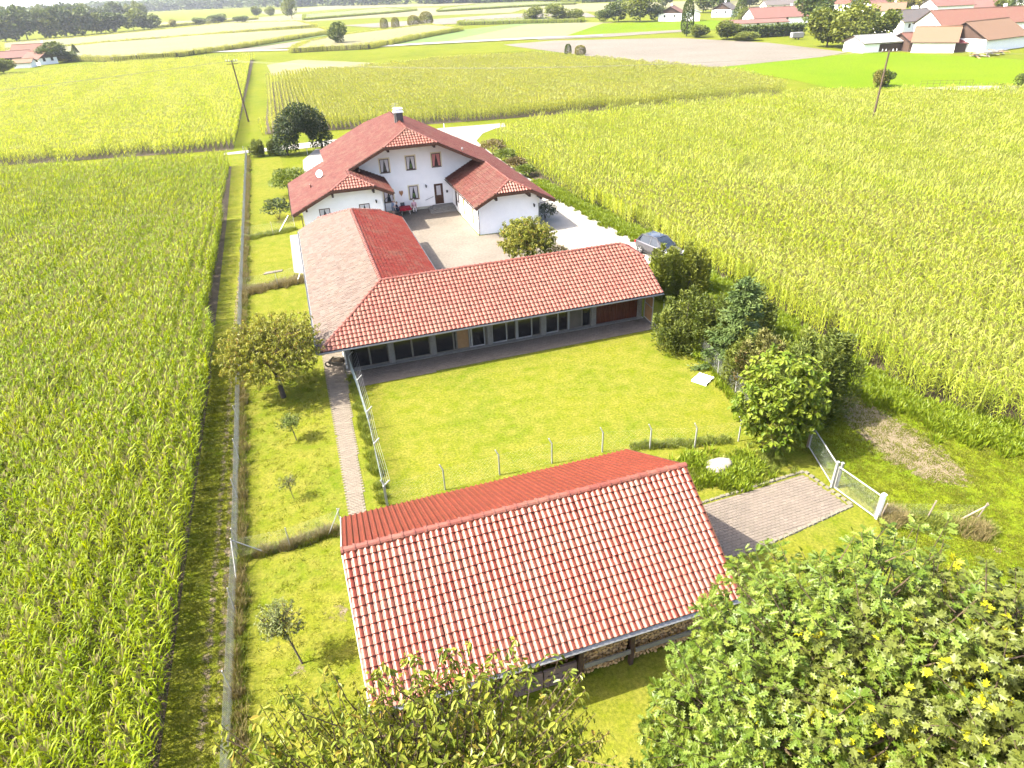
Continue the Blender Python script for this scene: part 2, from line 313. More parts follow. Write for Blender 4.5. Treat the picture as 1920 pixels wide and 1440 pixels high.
# standing crops far away: real blocks of crop with flat tops
CROPS = []
def cropblock(poly, m, h=2.2):
    mb = MB(); P = gxy(poly, h); mb.prism(P, -0.02, h-.5); o = mb.build('crop_field', m); tag(o, kind='structure'); CROPS.append((P, m))
for P, m in [([(210, 104), (330, 96), (440, 82), (560, 64), (620, 55), (600, 50), (400, 62), (250, 72), (130, 84), (0, 92), (0, 99), (100, 103)], 'far_maize_tan'),
             ([(0, 90), (130, 82), (300, 70), (430, 58), (590, 45), (560, 38), (420, 42), (300, 54), (150, 68), (0, 79)], 'far_maize_tan'),
             ([(545, 88), (620, 84), (690, 81), (800, 60), (865, 49), (800, 44), (700, 56), (650, 62), (580, 74)], 'far_maize_tan'),
             ([(290, 47), (480, 32), (480, 29), (300, 41)], 'far_maize_tan'),
             ([(570, 33), (740, 20), (780, 16), (720, 14), (570, 26)], 'far_maize'),
             ([(820, 18), (960, 10), (1080, 4), (1000, 2), (900, 6), (830, 14)], 'far_maize'),
             ([(860, 40), (960, 37), (1090, 34), (1090, 30), (960, 33), (870, 37)], 'far_maize')]:
    cropblock(P, m)
# ------------------------------------------------------------------ maize
leafmat('maize_leaf', (0.082, 0.158, 0.001), (0.205, 0.235, 0.006), rough=0.5, transl=0.42, spec=0.18, tcol=(1.7, 1.6, 0.35), wscale=0.25)
leafmat('maize_leaf_yellow', (0.185, 0.255, 0.008), (0.31, 0.335, 0.028), rough=0.5, transl=0.5, spec=0.15, tcol=(1.6, 1.45, 0.3), wscale=0.10)
leafmat('maize_leaf_far', (0.175, 0.22, 0.03), (0.285, 0.305, 0.08), rough=0.5, transl=0.45, spec=0.15, tcol=(1.7, 1.5, 0.35), wscale=0.06)
def bandmat(name, pale, yellow, ang, width):
    m = leafmat(name, pale[0], pale[1], rough=.5, transl=.48, spec=.15, tcol=(1.55, 1.45, .4)); n = m.node_tree
    p = n.nodes['Principled BSDF']; tr = [x for x in n.nodes if x.type == 'BSDF_TRANSLUCENT'][0]; src = p.inputs['Base Color'].links[0].from_socket
    g = n.nodes.new('ShaderNodeNewGeometry').outputs['Position']; mp = n.nodes.new('ShaderNodeMapping'); mp.vector_type = 'TEXTURE'; mp.inputs['Rotation'].default_value = (0, 0, math.radians(ang)); mp.inputs['Scale'].default_value = (width*14, width, 40); n.links.new(g, mp.inputs[0])
    f = ramp(n, noise(n, 1.0, 3, .55, mp.outputs[0]), .42, .62); c = mixc(n, f, src, mixc(n, tintfac(n), yellow[0], yellow[1])); n.links.new(c, p.inputs['Base Color'])
    n.links.new(mixc(n, 1.0, c, (1.55, 1.45, .4), 'MULTIPLY'), tr.inputs[0]); return m
bandmat('maize_leaf_band', ((.225, .275, .04), (.36, .385, .10)), ((.20, .27, .016), (.315, .345, .045)), -84, 4.5)
mat('maize_stalk', (0.104, 0.12, 0.024), (0.08, 0.096, 0.016), scale=9)
mat('maize_tassel', (0.22, 0.19, 0.065), (0.17, 0.14, 0.05), scale=5)
def corn_plant(mb_leaf, mb_stalk, mb_tas, x, y, r, h=2.2, nl=12, seg=4, tas=7):
    ph = r.uniform(0, math.pi); lean = (r.uniform(-.06, .06), r.uniform(-.06, .06))
    at = lambda z: (x+lean[0]*z, y+lean[1]*z, z)
    if mb_stalk is not None: mb_stalk.tube([at(0), at(h*0.9)], [0.016, 0.008], 3, cap=False)
    for k in range(nl):
        z0 = h*(0.16+0.72*k/max(nl-1, 1))
        a = ph+math.pi*(k % 2)+r.uniform(-.5, .5); L = r.uniform(.62, .85)*(1-.35*abs(k/nl-.45)); W = r.uniform(.025, .038)
        el = r.uniform(1.05, 1.38); dro = r.uniform(1.0, 2.5); bx, by, bz = at(z0); pts = []; wr = 0; hz = bz; px = 0
        tw = r.uniform(-.5, .5)
        for q in range(seg+1):
            t = q/seg; wd = W*(0.75+0.6*t if t < .4 else 1.0*(1-t)/.6+.05)
            ca, sa = math.cos(a+tw*t*.6), math.sin(a+tw*t*.6); cx, cy = bx+px*math.cos(a), by+px*math.sin(a)
            tilt = tw*t
            pts += [(cx-sa*wd, cy+ca*wd, hz+tilt*wd), (cx+sa*wd, cy-ca*wd, hz-tilt*wd)]
            e = el-dro*t**1.3; px += L/seg*math.cos(e); hz += L/seg*math.sin(e)
        mb_leaf.add(pts, [(2*q, 2*q+1, 2*q+3, 2*q+2) for q in range(seg)])
    for k in range(tas):
        a = r.uniform(0, 6.28); s = .02 if k == 0 else .13; b = at(h*.9); t = (b[0]+s*math.cos(a), b[1]+s*math.sin(a), b[2]+r.uniform(.2, .33))
        mb_tas.add([(b[0]-.006, b[1], b[2]), (b[0]+.008, b[1]+.006, b[2]), (t[0]+.014, t[1], t[2]), (t[0]-.008, t[1]+.01, t[2])], [(0, 1, 2, 3)])
def corn_proto(name, plants, r, leaf='maize_leaf', **kw):
    a, b, c = MB(), MB(), MB()
    for x, y in plants: corn_plant(a, b, c, x, y, r, h=r.uniform(2.05, 2.45), **kw)
    m = MB()
    tint = []
    for s, mi in ((a, 0), (b, 1), (c, 2)): m.add(s.v, s.f, mi)
    me = m.mesh(name, [leaf, 'maize_stalk', 'maize_tassel'], smooth=True)
    at = me.attributes.new('tint', 'FLOAT', 'POINT'); v = np.zeros(len(me.vertices), np.float32); n = 2*(kw.get('seg', 4)+1); k = len(a.v)
    v[:k] = np.repeat(np.array([r.random() for _ in range(k//n)])*.6, n); at.data.foreach_set('value', v)
    return proto(name, me)
rr = random.Random(3)
near = [corn_proto('maize_row', [(rr.uniform(-.05, .05), -.5+.165*(i+.5)+rr.uniform(-.03, .03)) for i in range(6)], rr) for _ in range(9)]
farp = [corn_proto('maize_patch', [((q-.5)*.75+rr.uniform(-.08, .08), -1+.2*(i+.5)+rr.uniform(-.06, .06)) for q in range(2) for i in range(10)], rr, 'maize_leaf_far', nl=6, seg=2, tas=3) for _ in range(6)]
def recol(protos, m, m2='maize_tassel'):
    out = []
    for p in protos:
        me = p.data.copy(); me.materials[0] = MATS[m]; me.materials[2] = MATS[m2]; out.append(proto('maize_block', me))
    return out
farg = recol(farp, 'maize_leaf'); fary = recol(farp, 'maize_leaf_band'); neary = recol(near, 'maize_leaf_band')
def field(poly, near_y, label, near=near, farp=farp, anchor=False):
    xs = [p[0] for p in poly]; ys = [p[1] for p in poly]; out = []
    for lod, dx, dy in ((0, .75, 1.0), (1, 1.5, 2.0)):
        gx, gy = np.meshgrid(max(xs)-.05-dx*np.arange(int((max(xs)-min(xs))/dx)) if anchor else np.arange(min(xs), max(xs), dx), np.arange(min(ys), max(ys), dy)); gx = gx.ravel(); gy = gy.ravel()
        dist = np.hypot(gx, gy); k = inpoly(gx, gy, poly) & ((dist < near_y) if lod == 0 else (dist >= near_y))
        k &= inview(np.stack([gx, gy, np.full_like(gx, 1.5)], 1), 300)
        gx, gy = gx[k], gy[k]; n = len(gx)
        if not n: continue
        # rows stay straight, plants vary; the odd gap
        keep = RNG.random(n) > .012
        P = np.stack([gx+RNG.normal(0, .03, n), gy+RNG.normal(0, .12, n), np.zeros(n)], 1)[keep]; n = len(P)
        s = .96+.06*np.sin(P[:, 0]*.11+P[:, 1]*.07)+.05*np.sin(P[:, 0]*1.05+.6*np.sin(P[:, 1]*.05))+RNG.normal(0, .05, n)
        scatter('maize_field', P, np.where(RNG.random(n) < .5, 0, math.pi)+RNG.normal(0, .04, n), s, RNG.integers(0, 9 if lod == 0 else 6, n), near if lod == 0 else farp, label[lod], 'maize')
# the rim rows of the far crop blocks, plant by plant
for m_ in ('far_maize', 'far_maize_tan'):
    Q = []
    for P, mm in CROPS:
        if mm != m_: continue
        for a, b in zip(P, P[1:]+P[:1]):
            a, b = np.array(a), np.array(b); L = np.linalg.norm(b-a); n_ = int(L/1.6)
            if n_ > 1:
                f = (np.arange(n_)+.5)/n_; d = (b-a)/L; s = np.array([-d[1], d[0]])
                for o_ in (-.9, .9): Q.append(a+(b-a)*f[:, None]+s*o_+RNG.normal(0, .25, (n_, 2)))
    Q = np.concatenate(Q); n_ = len(Q); scatter('maize_field', np.c_[Q, np.zeros(n_)], RNG.uniform(0, 6.28, n_), RNG.uniform(.75, 1.05, n_), RNG.integers(0, 6, n_), farp if m_ == 'far_maize_tan' else farg, 'ragged rim rows of the distant '+('tan' if m_[-3:] == 'tan' else 'green')+' maize strips', 'maize')
L1 = [(-8.1, 9), (-8.1, 41), (-7.55, 41.01), (-7.9, 70), (-8.4, 101), (-45, 110), (-120, 125), (-120, 0), (-8.1, 0)]
L2 = [(-8.7, 113), (-8.0, 190), (-7.4, 283), (-35, 288), (-62, 282), (-75, 262), (-140, 240), (-140, 135), (-40, 118)]
Mf = [(-4.0, 124), (-2.9, 202), (6, 210), (40, 214), (77, 216), (97, 138), (92, 114), (36, 117), (24, 118.5)]
R1 = [(29.2, 22), (29.3, 36), (29.4, 50), (26.6, 74), (27.3, 92), (29.5, 100), (36, 105), (90, 106), (124, 88), (170, 70), (120, 0), (60, -5), (42, 5), (33, 15)]
sheet('soil', [(-7.5, 0), (-7.5, 40), (-7.62, 41), (-7.98, 72), (-8.5, 101), (-120, 125), (-120, 0)], -0.004, 'soil')
for nm, P in (('soil', L2), ('soil', Mf), ('soil', R1)): sheet(nm, P, 0.008, 'soil')
field(L1, 75, ('dense green maize crop nearest the camera filling the lower left', 'far end of the near left maize crop behind the fence corner'), near, farg, True)
field(L2, 0, ('', 'pale green maize crop beyond the lane around the left power pole'), near, fary, True)
field(Mf, 0, ('', 'maize crop in straight rows directly behind the white farmhouse'))
field(R1, 70, ('bright yellow green maize crop along the drive on the right', 'far half of the right hand maize crop around the wooden power pole'), neary, fary)
# the outermost plants beside the track can be told apart
ks = [MB() for _ in range(4)]; PL = []
for i in range(4):
    a, b, c = MB(), MB(), MB(); corn_plant(a, b, c, 0, 0, rr, h=rr.uniform(2.1, 2.4), nl=11)
    ml = a.mesh('leaves', 'maize_leaf', smooth=True)
    PL.append((b.mesh('stalk', 'maize_stalk'), ml, c.mesh('tassel', 'maize_tassel')))
y = 12.4; i = 0
while y < 41:
    st, lv, ts = PL[i % 4]
    p = link('maize_plant', st, None, (-7.55+rr.uniform(-.06, .06)-(y-12)*.002, y, 0)); p.rotation_euler = (rr.uniform(-.08, .08), rr.uniform(-.03, .12), rr.uniform(0, 6.28)); p.scale = (1, 1, rr.uniform(.9, 1.05))
    tag(p, 'tall green maize plant in the outermost row beside the mown grass track', 'maize plant', 'maize plants along the grass track')
    link('leaves', lv, p); link('tassel', ts, p); y += rr.uniform(.14, .24); i += 1
# ------------------------------------------------------------------ building materials
def tilemat(name, a, b, rough=0.32, spec=0.40):
    m, n, p, o = nodes(name)
    c = mixc(n, tintfac(n), a, b)
    pos = wpos(n)
    f = n.nodes.new('ShaderNodeMath'); f.operation = 'MULTIPLY'; f.inputs[1].default_value = 0.55; n.links.new(ramp(n, noise(n, 0.9, 6, 0.72, pos), 0.46, 0.74), f.inputs[0])
    c = mixc(n, f.outputs[0], c, (0.10, 0.070, 0.047)); c = mixc(n, ramp(n, noise(n, 9, 3, 0.7, pos), 0.62, 0.8), c, (0.055, 0.024, 0.017))
    n.links.new(c, p.inputs['Base Color']); p.inputs['Specular IOR Level'].default_value = spec
    n.links.new(ramp2(n, noise(n, 5, 3, 0.6, pos), rough-0.06, rough+0.16), p.inputs['Roughness'])
    return m
def ramp2(n, fac, lo, hi):
    r = n.nodes.new('ShaderNodeMapRange'); r.inputs[1].default_value = 0.3; r.inputs[2].default_value = 0.7; r.inputs[3].default_value = lo; r.inputs[4].default_value = hi
    n.links.new(fac, r.inputs[0]); return r.outputs[0]
tilemat('tile_shed', (0.140, 0.027, 0.015), (0.180, 0.048, 0.027), .38, .34)
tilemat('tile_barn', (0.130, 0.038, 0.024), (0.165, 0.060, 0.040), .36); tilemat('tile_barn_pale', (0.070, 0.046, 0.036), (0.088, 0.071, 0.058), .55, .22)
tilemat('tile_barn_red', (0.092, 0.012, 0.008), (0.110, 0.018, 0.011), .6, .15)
tilemat('tile_house', (0.062, 0.016, 0.012), (0.078, 0.024, 0.018), .6, .18)
tilemat('ridge_tile', (0.105, 0.026, 0.017), (0.135, 0.045, 0.030), .5); mat('roof_underlay', (.035, .012, .010), (.025, .010, .008), rough=.9)
mat('sheet_metal_red', (0.110, 0.022, 0.012), (0.094, 0.019, 0.010), rough=0.5, scale=0.8, fine=6, spec=0.2)
mat('white_render', (0.86, 0.84, 0.81), (0.81, 0.79, 0.76), rough=0.9, scale=1.5, bumpd=0.004, bscale=30)
mat('plinth', (0.434, 0.406, 0.322), (0.364, 0.336, 0.266), rough=0.9, scale=2)
mat('dark_wood', (0.045, 0.022, 0.013), (0.028, 0.014, 0.009), rough=0.7, scale=4, aniso=(1, 1, 6))
mat('brown_wood', (0.075, 0.028, 0.011), (0.052, 0.019, 0.008), rough=0.6, scale=4)
mat('red_boards', (0.085, 0.022, 0.009), (0.06, 0.015, 0.006), rough=0.6, scale=3, tint=True)
mat('grey_wood', (0.155, 0.14, 0.11), (0.10, 0.09, 0.07), rough=0.85, scale=5, tint=True)
mat('plywood', (0.252, 0.147, 0.063), (0.196, 0.105, 0.042), rough=0.7, scale=3)
mat('concrete', (0.20, 0.19, 0.17), (0.15, 0.14, 0.125), rough=0.9, scale=2, fine=12)
mat('pink_concrete', (0.155, 0.105, 0.085), (0.11, 0.075, 0.06), rough=0.9, scale=3, fine=14)
mat('zinc', (0.24, 0.245, 0.25), (0.19, 0.195, 0.2), rough=0.4, scale=3, metal=0.7)
mat('galvanised', (0.30, 0.30, 0.29), (0.24, 0.24, 0.235), rough=0.5, scale=4, metal=0.3)
mat('white_paint', (0.80, 0.80, 0.80), (0.74, 0.74, 0.74), rough=0.5, scale=3)
mat('black_metal', (0.03, 0.03, 0.032), (0.02, 0.02, 0.02), rough=0.5, scale=3)
mat('slate_black', (0.05, 0.045, 0.045), (0.03, 0.028, 0.028), rough=0.6, scale=6)
mat('interior_dark', (0.10, 0.085, 0.065), (0.07, 0.06, 0.045), rough=0.9, scale=2)
mat('brick_red', (0.36, 0.15, 0.08), (0.28, 0.11, 0.06), rough=0.9, scale=3)
mat('curtain', (0.62, 0.58, 0.58), (0.42, 0.40, 0.40), rough=0.9, scale=6, aniso=(6, 6, 0.4))
mat('curtain_pink', (0.62, 0.25, 0.22), (0.45, 0.15, 0.14), rough=0.9, scale=6, aniso=(6, 6, 0.4))
mat('pot_plant', (0.05, 0.10, 0.02), (0.09, 0.13, 0.02), scale=12)
glassmat('glass'); glassmat('dark_glass', (0.012, 0.012, 0.013), 0.08)
mat('firewood_end', (0.42, 0.28, 0.12), (0.24, 0.14, 0.06), rough=0.9, scale=9, tint=True)
mat('firewood_end_red', (0.28, 0.13, 0.06), (0.17, 0.08, 0.04), rough=0.9, scale=9, tint=True)
mat('blue_tarp', (0.05, 0.05, 0.16), (0.03, 0.03, 0.10), rough=0.5, scale=3)
# ------------------------------------------------------------------ tiled roof planes
def tile_template(w, l, h=0.045, lap=0.05, step=0.058):
    us = [0.0, 0.10, 0.26, 0.46, 0.68, 0.88, 1.0]; zs = [0.0, 0.004, 0.55*h/0.55*0.62, h, h*0.82, 0.30*h, 0.0]
    v = []
    for vv, dz in ((-lap*.3, step), (l*.985, 0.0)): v += [((u-.5)*w, vv, z+dz) for u, z in zip(us, zs)]
    v += [((u-.5)*w, -lap*.3+.004, z+step-step*.75) for u, z in zip(us, zs)]
    n = len(us); f = [(i, i+1, n+i+1, n+i) for i in range(n-1)]+[(2*n+i, 2*n+i+1, i+1, i) for i in range(n-1)]
    return v, f
def roof_plane(parent, poly3, eave_a, eave_b, m, w=0.21, l=0.32, single=0, slab=0.16, wood='dark_wood', name='roof_slope', h=0.045, gap=0.90):
    """poly3: outline (3D, planar). eave_a->eave_b runs along the eave with the up-slope on its left when seen from above."""
    A, B = Vector(eave_a), Vector(eave_b); U = (B-A).normalized()
    P = [Vector(p) for p in poly3]; N = Vector((0,0,0))
    for i in range(1, len(P)-1): N += (P[i]-P[0]).cross(P[i+1]-P[0])
    N.normalize()
    if N.z < 0: N = -N; P = P[::-1]
    Vd = N.cross(U)
    base = MB(); base.slab(P, -N*slab, 0, 1); ro = base.build(name, [wood, 'roof_underlay'], parent)
    q = [((p-A).dot(U), (p-A).dot(Vd)) for p in P]
    u0 = min(a for a, b in q); u1 = max(a for a, b in q); v1 = max(b for a, b in q); v0 = min(b for a, b in q)
    nu = max(1, round((u1-u0)/w)); ww = (u1-u0)/nu; nv = max(1, round((v1-v0)/l)); ll = (v1-v0)/nv
    gu, gv = np.meshgrid(u0+ww*(np.arange(nu)+.5), v0+ll*np.arange(nv)); gu = gu.ravel(); gv = gv.ravel()
    k = inpoly(gu, gv+ll*.5, q) | (inpoly(gu-ww*.3, gv+ll*.3, q) & inpoly(gu+ww*.3, gv+ll*.7, q)); gu, gv = gu[k], gv[k]
    R = Matrix((U, Vd, N)).transposed()
    off = Vector(OFF.get(parent.name, (0,0,0))); tv, tf = tile_template(ww*gap, ll, h)
    Ms = np.zeros((len(gu), 4, 4)); Ms[:, 3, 3] = 1
    org = np.array(A-off+N*0.012)[None]+gu[:, None]*np.array(U)[None]+gv[:, None]*np.array(Vd)[None]
    jit = RNG.normal(0, .0045, (len(gu), 3)); org = org+jit
    for i in range(3):
        for j in range(3): Ms[:, i, j] = R[i][j]
    Ms[:, :3, 3] = org
    order = np.argsort(np.linalg.norm(org+np.array(off)-CAM, axis=1)); one = order[:single]; rest = order[single:]
    if len(rest):
        V, F, T = stamp(tv, tf, Ms[rest], RNG.random(len(rest)))
        o = link('roof_tiles' if single else 'roof_tiles', mesh_np('roof_tiles', V, F, m, T, smooth=False), ro); tag(o, kind='stuff')
    if len(one):
        me = mesh_np('roof_tile', np.array(tv), tf, m)
        e = R.to_euler()
        for i in one:
            t = link('roof_tile', me, ro); t.location = org[i]; t.rotation_euler = e
    return ro
def ridge_tiles(parent, a, b, m='ridge_tile', L=0.36, r=0.12, lift=0.02, joined=False):
    a, b = Vector(a), Vector(b); d = b-a; n = max(1, round(d.length/L)); d /= n; D = d.normalized()
    side = D.cross(Vector((0,0,1))).normalized(); up = side.cross(D)
    tv = []; tf = []; ks = 6
    for j, (t, rr_) in enumerate(((-.07, r*1.22), (0.12, r*1.20), (0.14, r), (1.0, r*.9))):
        for k in range(ks+1):
            an = math.pi*(k/ks)*1.1-0.05*math.pi
            tv.append((math.cos(an)*rr_, t*d.length, math.sin(an)*rr_*0.85-r*.35))
        if j: tf += [((j-1)*(ks+1)+k, (j-1)*(ks+1)+k+1, j*(ks+1)+k+1, j*(ks+1)+k) for k in range(ks)]
    tf.append(tuple(range(ks+1)))
    R = Matrix((side, D, up)).transposed(); off = Vector(OFF.get(parent.name, (0,0,0)))
    if joined:
        Ms = np.zeros((n, 4, 4)); Ms[:, 3, 3] = 1
        for i in range(3):
            for j in range(3): Ms[:, i, j] = R[i][j]
        for i in range(n): Ms[i, :3, 3] = a+d*i-off+up*lift
        V, F, T = stamp(tv, tf, Ms, RNG.random(n)); o = link('ridge_tiles', mesh_np('ridge_tiles', V, F, m, T, smooth=True), parent); tag(o, kind='stuff'); return
    me = mesh_np('ridge_tile', np.array(tv), tf, m, smooth=False)
    for i in range(n):
        o = link('ridge_tile', me, parent); o.location = a+d*i-off+up*lift; o.rotation_euler = R.to_euler()
def gutter(parent, a, b, r=0.07, m='zinc', name='gutter'):
    a, b = Vector(a), Vector(b); D = (b-a).normalized(); s = D.cross(Vector((0,0,1))).normalized(); mb = MB(); v = []; n = 7
    for e in (a, b):
        for rr_ in (r, r-.012):
            for k in range(n):
                t = math.pi+math.pi*k/(n-1); v.append(e+s*math.cos(t)*rr_+Vector((0,0,1))*math.sin(t)*rr_)
    f = [(k, k+1, 2*n+k+1, 2*n+k) for k in range(n-1)]+[(n+k+1, n+k, 3*n+k, 3*n+k+1) for k in range(n-1)]+[(0, 2*n, 3*n, n), (n-1, 2*n-1, 4*n-1, 3*n-1)]
    mb.add(v, f); return mb.build(name, m, parent)
def cutwall(parent, mb, holes, m, name='wall'):     # wall solid with real openings
    o = mb.build(name, m, parent)
    if not holes: return o
    cb = MB()
    for h in holes: cb.box(*h)
    off = OFF.get(parent.name, (0,0,0)); cut = link('cutter', cb.mesh('cutter', m, off), parent)
    md = o.modifiers.new('b', 'BOOLEAN'); md.object = cut; md.operation = 'DIFFERENCE'; md.solver = 'EXACT'
    dg = bpy.context.evaluated_depsgraph_get(); me = bpy.data.meshes.new_from_object(o.evaluated_get(dg))
    o.modifiers.clear(); o.data = me; bpy.data.objects.remove(cut); return o
def window(parent, c, w, h, ax='y', face=-1, style='grey', sill=True, name='window', frame='brown_wood', fw=0.075, depth=0.10, mull=False):
    """opening centred at c in a wall facing ax (face = sign); frame set back in the reveal"""
    def B(mb, u0, u1, d0, d1, z0, z1):
        lo, hi = sorted((d0*face, d1*face))
        if ax == 'y': mb.box(c[0]+u0, c[0]+u1, c[1]+lo, c[1]+hi, c[2]+z0, c[2]+z1)
        else: mb.box(c[0]+lo, c[0]+hi, c[1]+u0, c[1]+u1, c[2]+z0, c[2]+z1)
    f = MB(); W, H = w/2, h/2
    B(f, -W, -W+fw, -depth, -.02, -H, H); B(f, W-fw, W, -depth, -.02, -H, H); B(f, -W+fw, W-fw, -depth, -.02, H-fw, H); B(f, -W+fw, W-fw, -depth, -.02, -H, -H+fw)
    if mull: B(f, -.02, .02, -depth, -.03, -H+fw, H-fw)
    fo = f.build(name, frame, parent)
    g = MB(); B(g, -W+fw, W-fw, -depth*.75, -depth*.6, -H+fw, H-fw); g.build('pane', 'glass', fo)
    if style:
        cm = {'grey': 'curtain', 'green': 'curtain', 'pink': 'curtain_pink'}[style]
        cu = MB(); q = W-fw; k = H-fw; d = -depth*.55; y = lambda a: a
        def T(pts):
            v = [((c[0]+u, c[1]+d*face, c[2]+z) if ax == 'y' else (c[0]+d*face, c[1]+u, c[2]+z)) for u, z in pts]; n = len(v)
            v2 = [((x, yy+.008*face, z) if ax == 'y' else (x+.008*face, yy, z)) for x, yy, z in v]
            cu.add(v+v2, [tuple(range(n)), tuple(range(n, 2*n))[::-1]]+[(i, (i+1)%n, n+(i+1)%n, n+i) for i in range(n)])
        T([(-q, k), (-q, -k), (-q*.55, -k), (-q*.35, -k*.1), (-q*.02, k)]); T([(q*.02, k), (q*.35, -k*.1), (q*.55, -k), (q, -k), (q, k)])
        cu.build('curtain', cm, fo)
        if style == 'green':
            pm = MB(); pc = (c[0], c[1]+d*face, c[2]-k*.5) if ax == 'y' else (c[0]+d*face, c[1], c[2]-k*.5)
            pm.sphere(pc, (q*.33 if ax == 'y' else .02, .02 if ax == 'y' else q*.33, k*.42), 8, 6); pm.build('pot_plant', 'pot_plant', fo)
    if sill:
        s = MB(); B(s, -W-.06, W+.06, -.03, .07, -H-.05, -H-.002); s.build('sill', 'grey_wood' if frame != 'brown_wood' else 'brown_wood', fo)
    return fo
def wall_lamp(label, p, ax, s):
    t = thing('wall_lamp', label, 'lamp', p); d = Vector((0, s, 0)) if ax == 'y' else Vector((s, 0, 0)); q = Vector(p)
    mb = MB(); mb.obox(q+d*.02, (.04, 0, 0), (0, .04, 0), (0, 0, .07)); mb.build('back_plate', 'black_metal', t)
    mb = MB(); mb.tube([q+d*.03, q+d*.14+Vector((0, 0, .10)), q+d*.2+Vector((0, 0, .05))], .014, 5); mb.build('bracket', 'black_metal', t)
    c0 = q+d*.2; mb = MB(); mb.tube([c0+Vector((0, 0, -.22)), c0+Vector((0, 0, -.02))], [.055, .095], 6); mb.build('lantern', 'glass', t)
    mb = MB(); mb.tube([c0+Vector((0, 0, -.02)), c0+Vector((0, 0, .08))], [.125, .02], 6); mb.build('lamp_shade', 'black_metal', t)
# ================================================================== firewood shed (nearest building)
SX0, SX1, SYR, SZR, SYF, SYB, SZF, SZB = -0.96, 11.2, 16.1, 5.0, 12.1, 20.45, 2.45, 2.62
shed = thing('firewood_shed', 'open-fronted firewood shed with glossy red tiles and sheet metal on its rear slope', 'shed', (5.1, 16.2, 0))
roof_plane(shed, [(SX0, SYF, SZF), (SX1, SYF, SZF), (SX1, SYR, SZR), (SX0, SYR, SZR)], (SX0, SYF, SZF), (SX1, SYF, SZF), 'tile_shed', 0.21, 0.30, single=300)
b = MB(); b.slab([(SX1, SYB, SZB), (SX0, SYB, SZB), (SX0, SYR, SZR-.02), (SX1, SYR, SZR-.02)], (0, 0, -.12), 0); back = b.build('rear_slope', 'dark_wood', shed)
np_ = 12; pw = (SX1-SX0)/np_; e = (Vector((0, SYR, SZR))-Vector((0, SYB, SZB))); eN = Vector((0, -e.z, e.y)); eN = eN if eN.z > 0 else -eN; eN.normalize()
prof = [(0, 0), (.10, 0), (.125, .045), (.165, .045), (.19, 0)]          # trapezoid ribs
pv = []; uu = []
for k in range(5):
    for a, z in prof[:-1] if k < 4 else prof: uu.append((a*.0+k*.2*pw/1.0+a*pw/1.0, z))
uu = [(min(u, pw), z) for u, z in uu]
for u, z in uu: pv += [Vector((u, 0, 0))+eN*(z+.01), Vector((u, 0, 0))+e+eN*(z+.01)]
pf = [(2*i+2, 2*i, 2*i+1, 2*i+3) for i in range(len(uu)-1)]
pme = mesh_np('roof_panel', [tuple(v) for v in pv], pf, 'sheet_metal_red')
for i in range(np_):
    o = link('roof_panel', pme, back); o.location = Vector((SX0+i*pw, SYB, SZB+.004*(i % 2)))-Vector(OFF[shed.name])
ridge_tiles(shed, (SX0, SYR, SZR+.02), (SX1+.05, SYR, SZR+.02), L=.38, r=.135)
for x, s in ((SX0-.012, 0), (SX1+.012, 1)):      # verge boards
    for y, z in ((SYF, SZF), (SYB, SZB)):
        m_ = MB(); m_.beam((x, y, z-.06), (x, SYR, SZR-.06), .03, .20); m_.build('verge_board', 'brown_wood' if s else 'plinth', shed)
gutter(shed, (SX0, SYF-.09, SZF-.02), (SX1, SYF-.09, SZF-.04), .08)
for i, x in enumerate((-0.3, 2.75, 5.75, 7.6, 10.7)):
    m_ = MB(); m_.box(x-.07, x+.07, 12.56, 12.70, 0, 2.50); m_.build('post', 'dark_wood', shed)
m_ = MB(); m_.box(-.6, 10.9, 12.56, 12.70, 2.503, 2.64); m_.build('beam', 'dark_wood', shed)
for x in np.linspace(-.5, 10.8, 12):
    m_ = MB(); m_.beam((x, SYF+.05, SZF-.22), (x, SYR, SZR-.22), .08, .12); m_.build('rafter', 'brown_wood', shed)
for a, bb, z in ((5.84, 7.5, .70), (7.7, 10.6, .70)):
    m_ = MB(); m_.box(a, bb, 12.50, 12.55, z, z+.20); m_.build('rail_board', 'grey_wood', shed)
m_ = MB(); m_.box(-.6, 10.9, 19.3, 19.4, 0, 2.75); m_.box(-.6, -.5, 13.2, 19.29, 0, 2.5); m_.box(10.8, 10.9, 13.2, 19.29, 0, 2.5); m_.build('wall', 'brown_wood', shed)
m_ = MB(); m_.add([(10.85, 13.2, 2.5), (10.85, 19.3, 2.5), (10.85, 16.1, 4.7), (10.9, 13.2, 2.5), (10.9, 19.3, 2.5), (10.9, 16.1, 4.7)], [(0, 1, 2), (5, 4, 3), (0, 3, 4, 1), (1, 4, 5, 2), (2, 5, 3, 0)]); m_.build('gable_boarding', 'brown_wood', shed)
